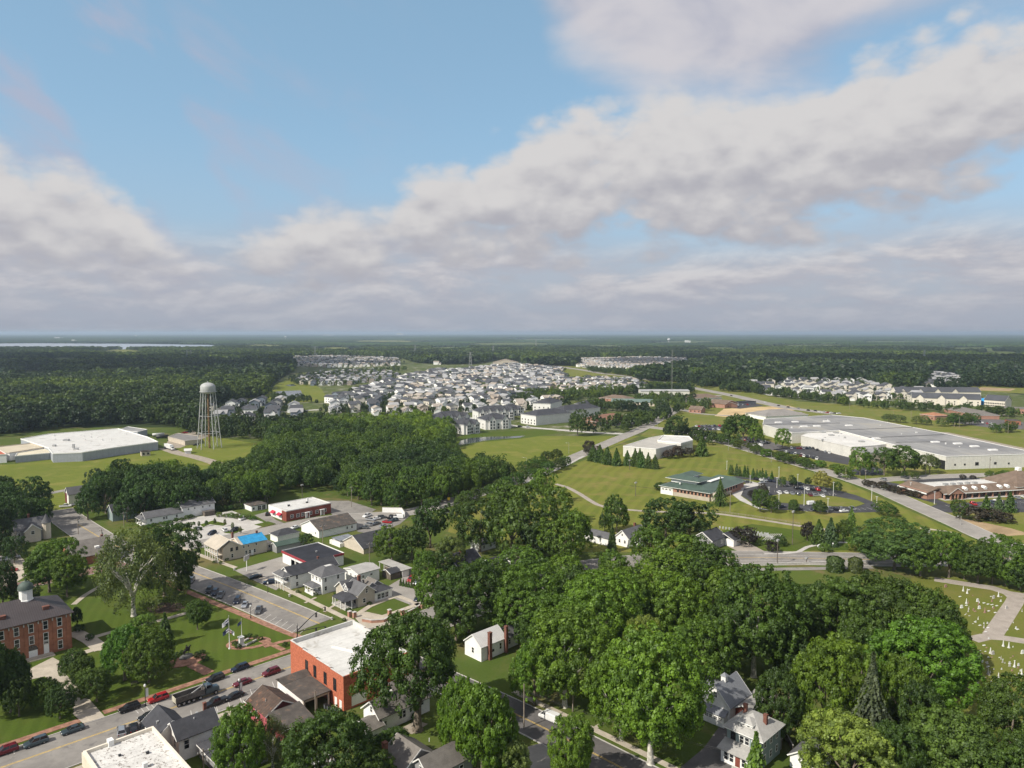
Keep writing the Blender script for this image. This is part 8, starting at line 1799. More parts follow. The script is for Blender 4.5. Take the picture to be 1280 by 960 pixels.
for i, (x, y, h, k) in enumerate(pts):
 if i < NIND:
  w = h * R.uniform(.62, .82); dk_ = R.random()
  c = [(.028, .054, .012), (.048, .085, .014), (.068, .112, .016), (.038, .070, .013)][int(dk_ * 4)] if k == 0 else [(.024, .048, .013), (.030, .060, .014)][int(dk_ * 2)]
  tn_ = ('very dark', 'mid green', 'bright green', 'deep green')[int(dk_ * 4)] if k == 0 else ('blackish green', 'deep green')[int(dk_ * 2)]
  sz_ = 'tall' if h > 16.5 else ('broad' if w > h * .72 else 'slender'); ed_ = 'front' if y < 385 else ('middle' if y < 430 else 'rear')
  tree(0, 0, 0, 0, 'mid', c, '%s %s tree at the %s %s of %s' % (sz_, tn_, ed_, ('left', 'centre', 'right')[min(2, max(0, int((PX(x, y)[0] - (250, 100, -40, -40)[k]) / (130, 55, 32, 32)[k])))], ('the crowded middle grove', 'the clump before the left meadow', 'the clump at the left edge', 'the low trees at the left edge')[k]), ('woodland trees of the middle grove', 'dark trees before the left meadow', 'dark trees at the left edge', 'low trees at the left edge')[k], xy=(x, y), hm=h, wm=w)
 else: rest.append((x, y, h))
pcM = proto_collection('woodland_tree_kinds', MID_F)
pcL = proto_collection('forest_tree_kinds', LOW)
pcLL = proto_collection('far_tree_kinds', LOWEST)
def stuff_trees(name, X, Y, hmin, hmax, wr, coll, label, z=0.0):
 n = len(X)
 h = NR.uniform(hmin, hmax, n); w = h * NR.uniform(wr[0], wr[1], n)
 P = np.stack([X, Y, np.full(n, z)], 1); S = np.stack([w, w * NR.uniform(.85, 1.15, n), h], 1)
 return scatter(name, P, S, NR.uniform(0, 6.28, n), coll, label=label)
r_ = np.array(rest)
stuff_trees('woodland', r_[:, 0], r_[:, 1], 11, 18, (.62, .85), pcM, None)
def far_ok(X, Y):
 px, py = PX(X, Y)
 m = np.ones(X.shape, bool)
 for pl in CLEARS: m &= ~inside(pl, px, py)
 return m
CLEARS = [
 [(-900, 700), (-900, 571), (0, 547), (25, 543), (140, 531), (190, 531), (262, 541), (335, 556), (330, 700)],
 [(250, 560), (252, 514), (268, 508), (300, 500), (338, 494), (330, 492), (343, 478), (368, 464), (362, 452), (366, 446), (500, 447), (520, 454), (560, 456), (600, 455), (618, 450), (652, 452), (660, 457), (720, 458), (745, 462), (782, 468), (800, 476), (870, 480), (893, 484), (1000, 502), (1100, 508), (1290, 530), (1900, 560), (1900, 900), (560, 900), (560, 556), (420, 546), (330, 556)],
 [(720, 464), (722, 450), (780, 448), (860, 447), (895, 448), (885, 454), (872, 459), (845, 462), (830, 467), (780, 469), (735, 465)],
 [(893, 488), (895, 484), (935, 481), (980, 478), (1020, 477), (1075, 478), (1110, 485), (1200, 488), (1215, 487), (1250, 492), (1320, 494), (1900, 496), (1900, 560), (1290, 532), (1100, 509), (1000, 503)],
 [(1150, 487), (1160, 472), (1130, 470), (1128, 465), (1190, 466), (1202, 474), (1208, 484)],
 [(1177, 466), (1180, 452), (1190, 452), (1190, 466)],
 [(1206, 487), (1222, 483), (1300, 486), (1900, 488), (1900, 497), (1230, 493)],
 [(330, 500), (340, 480), (372, 470), (402, 486), (410, 500)],
 [(210, 460), (330, 454), (330, 459), (212, 465)],
 [(-2000, 438), (-2000, 428.8), (0, 429), (110, 429.2), (180, 429.6), (282, 431.3), (274, 437.6), (120, 437.6)],
]
for cx_c, cy_c, wx_c, hy_c in ((80, 452, 26, 3), (420, 437, 40, 2.2), (560, 436, 26, 2), (640, 430, 60, 1.6), (760, 434, 40, 2), (905, 437, 36, 2.2), (1010, 433, 70, 2), (1120, 428, 60, 1.4), (1210, 437, 44, 2.4), (700, 425, 70, 1), (330, 433, 40, 1.8), (860, 428, 50, 1.3), (480, 427, 60, 1.2), (150, 441, 34, 2), (1250, 443, 30, 2.2), (40, 470, 20, 3)):
 hy_c = max(hy_c, (cy_c - 416) * .17)
 pl = [(cx_c + wx_c * cos(t) * (1 + .2 * sin(3 * t + cx_c)), cy_c + hy_c * sin(t)) for t in (2 * pi * k / 14 for k in range(14))]
 CLEARS.append([(p[0], p[1] + hy_c * .2) for p in pl]); sheet('clearing', pl, gMeadow if cx_c % 3 == 0 else gYard, .1)
def ring(y0, y1, spx, spy, seed):
 rs = np.random.RandomState(seed); hw = .92
 ys = np.arange(y0, y1, spy); out = []
 for y in ys:
  xs = np.arange(-hw * y - 60, hw * y + 60, spx)
  out.append(np.stack([xs + rs.uniform(-.45, .45, xs.shape) * spx, y + rs.uniform(-.45, .45, xs.shape) * spy], 1))
 return np.concatenate(out).T
X, Y = ring(640, 1300, 11.5, 11.5, 1); m = far_ok(X, Y); stuff_trees('forest', X[m], Y[m], 9, 24, (.75, 1.2), pcL, None); n1_ = m.sum()
X, Y = ring(1300, 2300, 14, 14, 2); m = far_ok(X, Y); stuff_trees('forest', X[m], Y[m], 9, 25, (.9, 1.35), pcLL, None); n2_ = m.sum()
X, Y = ring(2300, 4200, 17, 16, 3); m = far_ok(X, Y); stuff_trees('forest', X[m], Y[m], 12, 22, (.95, 1.35), pcLL, None); n3_ = m.sum()
def grove_mesh(seed, n, size):
 rs = np.random.RandomState(seed); bm = bmesh.new()
 base = bmesh.new(); bmesh.ops.create_icosphere(base, subdivisions=1, radius=1); bv = [v.co.copy() for v in base.verts]; bf = [[v.index for v in f.verts] for f in base.faces]; base.free()
 vs = []; fs = []
 for k in range(n):
  x, y = rs.uniform(-size / 2, size / 2, 2); w = rs.uniform(6, 11); h = rs.uniform(10, 19); b0 = len(vs)
  for c_ in bv: q = 1 + rs.uniform(-.2, .2); vs.append((x + c_.x * w * q, y + c_.y * w * q, h * .55 + c_.z * h * .48 * q))
  fs += [tuple(b0 + i for i in f) for f in bf]
 me = bpy.data.meshes.new('grove'); me.from_pydata(vs, [], fs); me.materials.append(leafB)
 at = me.color_attributes.new('tone', 'FLOAT_COLOR', 'CORNER'); t = np.ones((len(me.loops), 4), np.float32); t[:, :3] = np.repeat(rs.uniform(.2, .8, len(fs)), 3)[:, None]; at.data.foreach_set('color', t.ravel())
 return me
GV = proto_collection('grove_kinds', [grove_mesh(700 + i, 95, 130) for i in range(4)])
rs_ = np.random.RandomState(9)
out = []
for y0, y1, st, sc_ in ((4200, 9500, 112, 1.0), (9500, 20000, 230, 2.1), (20000, 37000, 430, 4.0)):
 X, Y = ring(y0, y1, st, st, int(y0)); m = far_ok(X, Y) & (rs_.uniform(size=X.shape) < .955)
 X, Y = X[m], Y[m]; n = len(X)
 hs = .85 + .5 * (np.sin(X / 900 + 1.3) * np.sin(Y / 1300 + .4)) * .5 + rs_.uniform(-.1, .1, n)
 scatter('far_forest', np.stack([X, Y, np.zeros(n)], 1), np.stack([np.full(n, sc_), np.full(n, sc_), hs * (1 if sc_ < 2 else 1.25)], 1), rs_.randint(0, 4, n) * pi / 2, GV)
 print('groves', n)
print('forest', n1_, n2_, n3_)
HV = {}
wallsC = [mat('estate_white', (.84, .83, .80), .75, .05, .05), mat('estate_cream', (.66, .61, .52), .75, .05, .05), mat('estate_tan', (.40, .34, .28), .8, .05, .05), mat('estate_blue_grey', (.18, .21, .25), .8, .05, .05), mat('estate_grey', (.33, .33, .33), .8, .05, .05)]
roofsC = [mat('estate_roof_grey', (.31, .31, .315), .9, .12, .05), mat('estate_roof_charcoal', (.075, .078, .088), .9, .12, .05), mat('estate_roof_taupe', (.33, .29, .25), .9, .12, .05)]
WN_ = ('white', 'cream', 'tan', 'blue grey', 'grey'); RN_ = ('grey', 'charcoal', 'taupe')
def house_meshes(shape, wi, ri):
 k = (shape, wi, ri)
 if k in HV: return HV[k]
 B0 = MB(); Rf = MB()
 w, d, h, rh, ax = [(8.4, 13, 6.9, 2.0, 'y'), (9.2, 11, 6.9, 2.2, 'x'), (10, 14, 4.4, 2.3, 'y'), (8.0, 14, 6.9, 1.9, 'y'), (9.4, 11, 6.9, 2.3, 'h')][shape]
 def gab(x0, x1, y0, y1, z0, z1, r, a, ov=.5):
  B0.box(x0, x1, y0, y1, z0, z1)
  if a == 'y':
   xc = (x0 + x1) / 2; sl = r / ((x1 - x0) / 2)
   B0.add([(x0, y0, z1), (x1, y0, z1), (xc, y0, z1 + r), (x0, y1, z1), (x1, y1, z1), (xc, y1, z1 + r)], [(0, 1, 2), (3, 5, 4)])
   for s in (-1, 1):
    xe = xc + s * ((x1 - x0) / 2 + ov); ze = z1 - ov * sl
    Rf.add([(xc, y0 - ov, z1 + r + .1), (xc, y1 + ov, z1 + r + .1), (xe, y1 + ov, ze + .1), (xe, y0 - ov, ze + .1), (xc, y0 - ov, z1 + r - .1), (xc, y1 + ov, z1 + r - .1), (xe, y1 + ov, ze - .1), (xe, y0 - ov, ze - .1)], [(0, 1, 2, 3), (7, 6, 5, 4), (3, 2, 6, 7), (0, 3, 7, 4), (1, 5, 6, 2)] if s < 0 else [(3, 2, 1, 0), (4, 5, 6, 7), (7, 6, 2, 3), (4, 7, 3, 0), (2, 6, 5, 1)])
  elif a == 'x':
   yc = (y0 + y1) / 2; sl = r / ((y1 - y0) / 2)
   B0.add([(x0, y0, z1), (x0, y1, z1), (x0, yc, z1 + r), (x1, y0, z1), (x1, y1, z1), (x1, yc, z1 + r)], [(0, 2, 1), (3, 4, 5)])
   for s in (-1, 1):
    ye = yc + s * ((y1 - y0) / 2 + ov); ze = z1 - ov * sl
    Rf.add([(x0 - ov, yc, z1 + r + .1), (x1 + ov, yc, z1 + r + .1), (x1 + ov, ye, ze + .1), (x0 - ov, ye, ze + .1), (x0 - ov, yc, z1 + r - .1), (x1 + ov, yc, z1 + r - .1), (x1 + ov, ye, ze - .1), (x0 - ov, ye, ze - .1)], [(0, 1, 2, 3), (7, 6, 5, 4), (3, 2, 6, 7), (0, 3, 7, 4), (1, 5, 6, 2)] if s > 0 else [(3, 2, 1, 0), (4, 5, 6, 7), (7, 6, 2, 3), (4, 7, 3, 0), (2, 6, 5, 1)])
  else:
   q = min(x1 - x0, y1 - y0) / 2
   lo = [(x0 - ov, y0 - ov), (x1 + ov, y0 - ov), (x1 + ov, y1 + ov), (x0 - ov, y1 + ov)]; hi = [(x0 + q, y0 + q), (x1 - q + .1, y0 + q), (x1 - q + .1, y1 - q + .1), (x0 + q, y1 - q + .1)]
   Rf.add([(p[0], p[1], z1) for p in lo] + [(p[0], p[1], z1 + r) for p in hi], [(3, 2, 1, 0)] + [(i, (i + 1) % 4, 4 + (i + 1) % 4, 4 + i) for i in range(4)] + [(4, 5, 6, 7)])
 gab(-w / 2, w / 2, -d / 2, d / 2, 0, h, rh, ax)
 gab(-w / 2, -w / 2 + 6.2, -d / 2 - 4.5, -d / 2 + 2, 0, 3.2, 2.0, 'y', .35)          # garage in front
 if shape in (1, 4): gab(w / 2 - 4.6, w / 2 - .6, -d / 2 - 1.2, -d / 2 + 3, 0, h - .3, 2.0, 'y', .3)
 nm = 'wall'
 wl = B0.build('wall', wallsC[wi], mesh_only=True); rf = Rf.build('roof', roofsC[ri], mesh_only=True)
 gd = MB().box(-w / 2 + .7, -w / 2 + 5.4, -d / 2 - 4.56, -d / 2 - 4.5, 0, 2.4).build('garage_door', wallsC[0], mesh_only=True)
 wn = MB().box(-.55, .55, -.05, .05, -.75, .75).build('window', glassD, mesh_only=True)
 wp = []
 for f in ((1.6, 4.2) if h > 4 else (1.6,)):
  for u in (-.28, 0, .28): wp.append((u * d, 'x-', -w / 2, f)); wp.append((u * d, 'x+', w / 2, f))
  for u in (-.3, .05, .32): wp.append((u * w, 'y-', -d / 2, f if not (u < 0 and f < 3) else 4.2)); wp.append((u * w, 'y+', d / 2, f))
 mb = MB()
 HV[k] = dict(wall=wl, roof=rf, gd=gd, win=wn, wp=wp, w=w, d=d, h=h)
 return HV[k]
NHOUSE = 0
def estate_house(x, y, ang, shape, wi, ri, lod, group, where, sc=1.0):
 """lod 2: walls, roof, garage door and every window on the side seen; lod 1: walls, roof, garage door"""
 global NHOUSE
 NHOUSE += 1
 q = house_meshes(shape, wi, ri)
 r = root('detached_house', '%s %s with %s roof %s' % (WN_[wi], 'bungalow' if shape == 2 else 'two-storey house', RN_[ri], where), 'house', x, y, ang, group, .03)
 if sc != 1: r.scale = (sc, sc, sc)
 put('wall', q['wall'], r); put('roof', q['roof'], r); put('garage_door', q['gd'], r)
 if lod >= 2:
  a = radians(ang)
  for u, f, at, z in q['wp']:
   nx, ny = {'x-': (-1, 0), 'x+': (1, 0), 'y-': (0, -1), 'y+': (0, 1)}[f]
   wx_, wy_ = nx * cos(a) - ny * sin(a), nx * sin(a) + ny * cos(a)
   if wx_ * x + wy_ * y > 0: continue
   put('window', q['win'], r, (u, at, z) if f[0] == 'y' else (at, u, z), 0 if f[0] == 'y' else pi / 2)
FARH = []
def street(poly_px, row_ang, lot, gap, seed, maxlod, group, where, wmix, rmix, shapes=(0, 0, 1, 1, 2, 3, 4), turn=True, phase=0.0, sc=1.0, dens=.97):
 """rows of lots inside an outline seen in the photograph; rows run along row_ang, houses back to back"""
 rs = random.Random(seed); P = np.array([G(*p) for p in poly_px]); a = radians(row_ang); ux, uy = cos(a), sin(a)
 c0 = P.mean(0); L = [(float((p - c0) @ (ux, uy)), float((p - c0) @ (-uy, ux))) for p in P]
 u0, u1 = min(l[0] for l in L), max(l[0] for l in L); v0, v1 = min(l[1] for l in L), max(l[1] for l in L)
 Q = np.array([(px, py) for px, py in poly_px], float)
 out = []; v = v0 + phase; k = 0
 while v < v1:
  flip = k % 2
  u = u0 + rs.uniform(0, lot)
  while u < u1:
   x = c0[0] + u * ux - v * uy; y = c0[1] + u * uy + v * ux
   if inside(P, np.array([x]), np.array([y]))[0] and rs.random() < dens:
    out.append((x, y, row_ang + (0 if flip else 180) + rs.uniform(-3, 3), rs.choice(shapes), rs.choice(wmix), rs.choice(rmix), group, where, sc))
   u += lot * rs.uniform(.92, 1.1)
  if not flip:
   pass
  v += gap[0] if flip else gap[1]; k += 1
 return out
ALLH = []
wm1 = (0, 0, 0, 0, 1, 1, 2, 4, 3); rm1 = (0, 0, 1, 1, 2)
ALLH += street([(265, 527), (258, 510), (300, 505), (345, 503), (370, 512), (400, 522), (350, 532)], 12, 25, (40, 46), 1, 2, 'houses behind the water tower', 'in the rows right of the water tower', (0, 0, 1, 4, 3), (0, 1, 1), sc=1.35)
ALLH += street([(405, 521), (398, 510), (470, 498), (490, 507), (460, 516)], 20, 22, (34, 42), 2, 2, 'houses left of the estate pond', 'beside the curving estate road', (0, 0, 1, 3), (0, 1), sc=1.35)
ALLH += street([(405, 506), (430, 494), (470, 483), (520, 470), (560, 462), (545, 474), (500, 492), (470, 503)], 52, 16.5, (32, 42), 3, 2, 'houses in the left rows of the estate', 'in the left diagonal row of the estate', (0, 0, 0, 1, 3, 4), (0, 1, 1), sc=1.2)
ALLH += street([(478, 508), (505, 490), (560, 466), (640, 457), (700, 463), (712, 480), (680, 492), (640, 505), (560, 512), (520, 510)], 38, 16.5, (34, 42), 4, 2, 'houses in the dense middle of the estate', 'in dense middle rows of the estate', wm1, rm1, sc=1.15)
ALLH += street([(440, 521), (500, 511), (560, 513), (640, 507), (700, 498), (712, 502), (640, 514), (560, 520), (500, 519)], 18, 17, (30, 38), 12, 2, 'houses in the front rows of the estate', 'in the front rows of the estate', (0, 0, 1, 2), (0, 1, 2), sc=1.15)
ALLH += street([(700, 478), (735, 474), (800, 478), (812, 490), (770, 494), (700, 492)], 25, 14, (27, 32), 5, 2, 'houses at the right end of the estate', 'at the right end of the estate', (0, 0, 1, 2), (0, 1, 2))
ALLH += street([(370, 481), (375, 472), (410, 466), (470, 464), (505, 470), (470, 478), (420, 483)], 8, 15, (26, 34), 6, 1, 'houses above the estate pond', 'in the rows beyond the estate pond', (3, 1, 0, 4, 3, 2), (0, 1))
ALLH += street([(364, 458), (366, 447), (420, 446), (497, 449), (500, 457), (430, 460)], 6, 14, (30, 42), 7, 1, 'houses in the far left rows', 'in the far straight rows before the forest', (0, 0, 0, 1, 2), (0, 2, 1))
ALLH += street([(722, 459), (724, 450), (800, 448), (868, 450), (866, 457), (840, 463), (800, 466), (760, 461)], 15, 14, (28, 33), 8, 1, 'houses of the far right estate', 'in the far bright estate below the forest', (0, 0, 0, 1, 1), (2, 2, 0))
ALLH += street([(945, 492), (940, 483), (1000, 478), (1075, 479), (1110, 487), (1150, 492), (1150, 502), (1060, 504), (1000, 498)], -8, 20, (36, 46), 9, 2, 'houses beyond the highway verge', 'beyond the highway verge on the right', (0, 1, 1, 1), (1, 1, 0), sc=1.3, dens=.85)
ALLH += street([(1150, 484), (1146, 474), (1170, 468), (1200, 472), (1208, 483), (1180, 487)], 20, 13, (24, 28), 10, 1, 'townhouses at the forest corridor', 'in the pale terrace at the forest corridor', (0, 0, 1), (0, 1))
def scat(poly, n, seed, group, where, wm=(0, 0, 1, 4), rm=(0, 2, 1), sc=1.0):
 rs = random.Random(seed); P = np.array([G(*p) for p in poly]); out = []
 x0, y0 = P.min(0); x1, y1 = P.max(0)
 while len(out) < n:
  x, y = rs.uniform(x0, x1), rs.uniform(y0, y1)
  if inside(P, np.array([x]), np.array([y]))[0] and all(hypot(x - o[0], y - o[1]) > 24 for o in out): out.append((x, y, rs.choice((0, 90, 20, 200, 270)) + rs.uniform(-8, 8), rs.choice((0, 1, 2, 3)), rs.choice(wm), rs.choice(rm), group, where, sc))
 return out
WOODH = scat([(905, 483), (895, 474), (935, 462), (1010, 458), (1060, 468), (1030, 477), (950, 480)], 34, 20, 'houses among the trees right of the highway', 'half hidden by trees right of the highway')
WOODH += scat([(1090, 470), (1085, 462), (1160, 466), (1150, 474)], 12, 21, 'houses among the trees near the corridor', 'half hidden in trees near the forest corridor')
WOODH += scat([(-20, 510), (0, 485), (160, 478), (240, 480), (230, 505), (130, 520)], 14, 22, 'houses in the left woods', 'half hidden in the dark woods at the left', (1, 2, 0), (0, 2))
WOODH += scat([(-20, 450), (0, 446), (90, 446), (60, 452)], 4, 23, 'far houses in the left woods', 'far in the dark left forest', (0, 1), (0, 2), 1.6)
FARW = scat([(1160, 452), (1170, 446), (1280, 447), (1285, 452), (1200, 455)], 16, 24, 'roofs in the far right forest', 'in the far right forest', (0, 0, 1), (0, 2), 1.7) + scat([(1080, 447), (1075, 444), (1115, 444), (1110, 447)], 10, 25, 'roofs in the far right forest', 'in the far right forest', (0, 0, 1), (0, 2), 1.7) + scat([(540, 458), (520, 452), (545, 449), (560, 455)], 6, 26, 'houses at the forest edge behind the estate', 'at the forest edge behind the estate', (0, 1), (0, 2), 1.2) + scat([(420, 443), (425, 440), (480, 441), (470, 445)], 5, 27, 'houses at the forest edge behind the far rows', 'at the forest edge behind the far left rows', (0, 1), (0, 2), 1.3)
ALLH.sort(key=lambda h: hypot(h[0], h[1]))
print('estate houses', len(ALLH), len(WOODH))
blocks = [(545, 527), (585, 522), (605, 512)]
taken = [(G(*p)) for p in ((560, 520), (600, 512), (655, 505), (700, 500))]
near = ALLH[:236] + WOODH
for i, (x, y, an, sh, wi, ri, g_, wh_, sc) in enumerate(near):
 estate_house(x, y, an, sh, wi, ri, 2 if y < 1250 else 1, g_, wh_ + (', left' if PX(x, y)[0] < np.mean([PX(h[0], h[1])[0] for h in near if h[6] == g_]) else ', right'), sc)
restH = ALLH[236:] + FARW
def joined(name, lst):
 V = []; Fc = []; MI = []; mats = wallsC + roofsC; off = 0
 for (x, y, an, sh, wi, ri, g_, wh_, sc) in lst:
  q = house_meshes(sh, wi, ri); a = radians(an)
  for me, mi in ((q['wall'], wi), (q['roof'], 5 + ri)):
   n = len(me.vertices); co = np.empty(n * 3, np.float32); me.vertices.foreach_get('co', co); co = co.reshape(-1, 3) * sc
   V.append(np.stack([x + co[:, 0] * cos(a) - co[:, 1] * sin(a), y + co[:, 0] * sin(a) + co[:, 1] * cos(a), co[:, 2] + .03], 1))
   for p in me.polygons: Fc.append([off + i for i in p.vertices]); MI.append(mi)
   off += n
 me = bpy.data.meshes.new(name); me.from_pydata(np.concatenate(V).tolist(), [], Fc)
 for m in mats: me.materials.append(m)
 me.polygons.foreach_set('material_index', MI); me.update()
 return tag(put(name, me), 'far houses of the estates standing too close together to tell apart', 'houses', None, 'stuff')
joined('far_houses', restH)
for a, c_ in (((470, 505), (560, 470)), ((505, 511), (640, 466)), ((560, 512), (700, 470)), ((640, 508), (760, 478)), ((400, 478), (500, 474)), ((370, 453), (498, 454)), ((265, 520), (400, 512)), ((735, 457), (860, 453)), ((950, 488), (1150, 497)), ((960, 494), (1140, 502))):
 road('estate_street', [a, ((a[0] + c_[0]) / 2, (a[1] + c_[1]) / 2), c_], 8, concL, .045, sm=False)
X = []; Y = []
for (x, y, an, *_r) in ALLH:
 for _ in range(4 if y < 1500 else 2):
  a = R.uniform(0, 6.28); X.append(x + cos(a) * R.uniform(10, 16)); Y.append(y + sin(a) * R.uniform(10, 16))
for (x, y, *_r) in WOODH:
 for _ in range(6):
  a = R.uniform(0, 6.28); d_ = R.uniform(11, 18); X.append(x + cos(a) * d_); Y.append(y + sin(a) * d_)
stuff_trees('garden_trees', np.array(X), np.array(Y), 4, 9.5, (.6, .9), pcL, 'small garden trees scattered between the estate houses')
def belt(poly, sp_, seed, h0, h1, name='tree_belt'):
 X, Y = fill(poly, sp_, seed=seed); stuff_trees(name, X, Y, h0, h1, (.65, .9), pcL, None)
belt([(893, 489), (935, 481), (950, 492), (1000, 497), (1060, 505), (1060, 508), (1000, 501), (930, 491)], 10, 41, 9, 15)
belt([(1060, 507), (1100, 506), (1150, 510), (1210, 514), (1290, 521), (1290, 524), (1180, 516), (1080, 511)], 12, 42, 7, 11)
belt([(690, 497), (760, 492), (800, 490), (815, 486), (860, 485), (870, 492), (800, 493), (740, 499), (700, 502)], 10, 43, 8, 15)
belt([(795, 502), (810, 497), (865, 499), (868, 503), (800, 505)], 9, 44, 7, 11)
belt([(720, 514), (745, 508), (785, 510), (800, 514), (820, 518), (818, 522), (790, 516), (750, 514)], 9, 45, 8, 13)
belt([(222, 539), (250, 545), (300, 550), (340, 553), (400, 547), (425, 540), (400, 532), (340, 534), (262, 534), (250, 520), (236, 525)], 9.5, 70, 9, 15, 'woodland')
belt([(330, 500), (345, 497), (380, 500), (400, 506), (360, 504)], 12, 71, 6, 11)
belt([(740, 545), (735, 527), (760, 522), (765, 527), (800, 524), (800, 540)], 17, 60, 9, 14)
belt([(806, 512), (830, 503), (880, 506), (900, 513), (860, 514), (845, 520)], 15, 61, 8, 13)
belt([(820, 545), (845, 541), (925, 556), (900, 560)], 12, 62, 7, 11)
belt([(640, 500), (700, 494), (730, 503), (700, 511), (650, 510)], 17, 63, 7, 12)
belt([(400, 530), (470, 523), (500, 517), (505, 520), (440, 530)], 15, 64, 5, 9)
belt([(770, 532), (790, 525), (812, 523), (830, 516), (842, 516), (838, 524), (815, 532), (790, 534)], 10, 46, 9, 14)
belt([(735, 462), (800, 468), (822, 471), (818, 474), (780, 470), (735, 465)], 12, 47, 9, 13)
belt([(630, 500), (650, 492), (700, 493), (705, 500), (660, 503)], 12, 48, 6, 11)
belt([(860, 452), (895, 450), (930, 462), (900, 478), (880, 486), (862, 480), (868, 466)], 12, 49, 12, 18, 'forest')
belt([(930, 484), (1000, 479), (1080, 480), (1120, 487), (1000, 482)], 20, 51, 8, 14)
belt([(495, 530), (520, 527), (535, 536), (560, 545), (560, 556), (500, 552), (440, 546), (400, 545)], 9, 52, 9, 14, 'woodland')
belt([(400, 515), (440, 510), (500, 506), (520, 508), (470, 515), (420, 520)], 14, 53, 5, 8)
belt([(360, 475), (385, 470), (500, 461), (520, 462), (420, 475), (372, 482)], 22, 54, 7, 12)
aptW = mat('apartment_white', (.66, .65, .62), .7, .05, .1); aptR = mat('apartment_roof', (.055, .057, .066), .88, .14, .2)
def apartment(A, Bp, depth, h, label, n, gables=3, name='apartment_block'):
 h *= 1.35; depth *= 1.25; b, L = gb(name, label, 'apartments', A, Bp, depth, h, 'hip', 5.2, aptW, aptR, 0, 'white apartment blocks before the estate')
 for k in range(gables):
  x0 = L * (k + .25) / gables; w = L / gables * .5
  b.body(x0, x0 + w, -1.6, 2, h - .2, aptW, gable='y', rh=4.0, name='front_gable'); b.gable(x0, x0 + w, -1.6, 7, h - .2, 4.0, 'y', aptR, ov=.35, name='gable_roof', trim=None)
  for f in (1.7, 4.6, 7.4): b.row('y-', -1.6, (x0 + w * .28, x0 + w * .72), f, 1.2, 1.6, 'dark')
 for k in range(gables - 1):
  xm = L * (k + 1) / gables
  for f in (1.7, 4.6): b.win('y-', 0, xm, f, 1.6, 1.9, 'dark')
 for f in (1.7, 4.6): b.row('x-', 0, (depth * .3, depth * .7), f, 1.1, 1.5, 'dark')
 return b
apartment((548, 536), (588, 532), 17, 7.2, 'left apartment block with three white gables beside the woods', 6, 4)
apartment((580, 543.5), (600, 541), 17, 6.6, 'nearest apartment block on the pond bank, cut by the trees', 6, 2)
apartment((607, 537.5), (639, 535.5), 17, 6.8, 'square apartment block standing nearest the pond', 6, 2)
apartment((598, 527), (643, 525), 17, 7.4, 'long apartment block with a row of white gables', 6, 5)
apartment((527, 538), (548, 537), 15, 5.4, 'low apartment block half behind the woods', 4, 2)
apartment((556, 541), (575, 541), 14, 5.2, 'low dark roofed block before the left gabled block', 4, 1)
apartment((633, 521), (655, 519), 14, 5.4, 'small gabled block between the apartment rows', 4, 2)
gA = gb('apartment_block', 'long diagonal apartment wing with white lower wall nearest the field', 'apartments', (651, 529), (670, 532), 48, 9.6, 'hip', 4.6, aptW, aptR, 5, 'white apartment blocks before the estate', floors=2)
gb('apartment_block', 'second diagonal apartment wing behind the nearest one', 'apartments', (690, 523), (705, 525), 55, 9.6, 'hip', 4.6, aptW, aptR, 4, 'white apartment blocks before the estate', floors=2)
gb('apartment_block', 'rear apartment wing with white end left of the tree belt', 'apartments', (666, 514), (688, 515), 40, 9.6, 'hip', 4.6, aptW, aptR, 4, 'white apartment blocks before the estate', floors=2)
gb('apartment_block', 'far apartment wing reaching the brown roofed office', 'apartments', (718, 512), (734, 513), 44, 7.0, 'hip', 3.4, greyW, aptR, 4, 'white apartment blocks before the estate', floors=2)
for k, (A, Bp, lab) in enumerate((((1140, 505), (1226, 508), 'long cream terrace with charcoal roof nearest the shops'), ((1120, 497), (1226, 497.5), 'second cream terrace row behind the first'), ((1230, 508), (1256, 510), 'short cream terrace beside the blue canopy'))):
 b, L = gb('terrace', lab, 'terraced houses', A, Bp, 18, 8.5, 'x', 6.0, wallsC[1], roofsC[1], 12 if L_ else 0, 'cream terraces on the right', floors=2)
 for q in range(int(L / 24)):
  x0 = 4 + q * 24; b.body(x0, x0 + 9, -1.5, 4, 8.2, wallsC[1], gable='y', rh=4.6, name='front_gable'); b.gable(x0, x0 + 9, -1.5, 8, 8.2, 4.6, 'y', roofsC[1], ov=.4, name='gable_roof', trim=None)
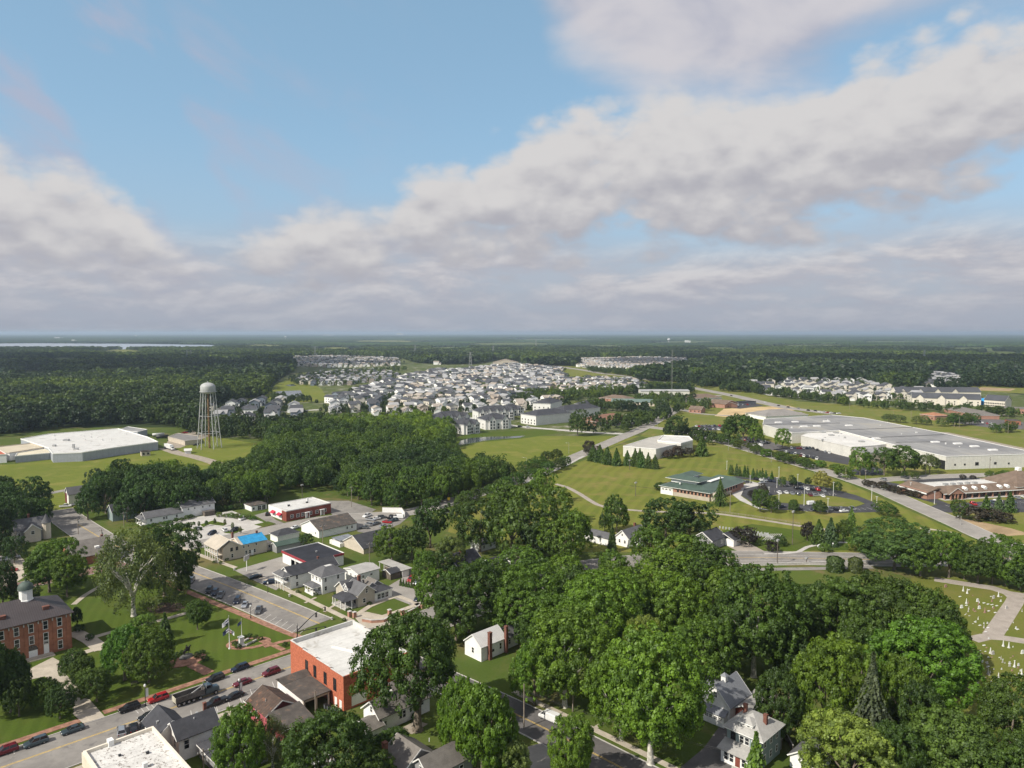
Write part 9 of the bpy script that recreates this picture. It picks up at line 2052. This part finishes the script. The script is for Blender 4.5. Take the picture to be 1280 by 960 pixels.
x, y = G(1231, 506); t = root('swimming_pool_dome', 'bright blue domed canopy among the terraces at the right', 'canopy', x, y); MB().lathe([(9, 0), (9, 4.5), (8.2, 6.2), (6, 7.6), (3, 8.4), (0, 8.6)], 20).build('dome', blueR, t)
def cloud(x, y, z, sx, sy, sz, n, seed):  # unseen lumps added out of view to throw shade on the far forest
 rs = np.random.RandomState(seed); bm = bmesh.new()
 for k in range(n):
  c_ = rs.uniform(-1, 1, 3) * (sx, sy, sz * .4); r = rs.uniform(.25, .5) * min(sx, sy) * (1.2 - abs(c_[0]) / sx * .7)
  bmesh.ops.create_icosphere(bm, subdivisions=3, radius=1, matrix=Matrix.Translation(Vector(c_)) @ Matrix.Diagonal((r, r, r * sz / min(sx, sy) * 1.6, 1)))
 for v in bm.verts: v.co *= 1 + mnoise.noise(v.co / 160) * .14 + mnoise.noise(v.co / 60) * .05
 me = bpy.data.meshes.new('cloud'); bm.to_mesh(me); bm.free(); me.materials.append(mat('cloud_white', (.9, .9, .9), 1, .02, .001, grain=0)); me.polygons.foreach_set('use_smooth', [True] * len(me.polygons))
 tag(put('cloud', me, None, (x, y, z)), kind='structure')
_k = 1250 / math.tan(radians(SUN_EL)); _o = (_k * cos(radians(SUN_AZ)), _k * sin(radians(SUN_AZ)))
for i, (xs, ys, sx, sy) in enumerate(((-1450, 2050, 1000, 500), (-3300, 3300, 700, 600), (1250, 2250, 900, 260))):
 cloud(xs - _o[0], ys - _o[1], 1250, sx, sy, 130, 60, 50 + i)
hm_ = bpy.data.materials.new('haze'); hm_.use_nodes = True; hn = hm_.node_tree; hn.nodes.clear()
pv = hn.nodes.new('ShaderNodeVolumePrincipled'); pv.inputs['Color'].default_value = (.68, .84, 1.0, 1); pv.inputs['Density'].default_value = HAZE; pv.inputs['Anisotropy'].default_value = .3
ho = hn.nodes.new('ShaderNodeOutputMaterial'); hn.links.new(pv.outputs[0], ho.inputs['Volume'])
tag(MB().box(-31000, 31000, -4500, 41000, -1.2, 125).build('haze', hm_), kind='stuff')
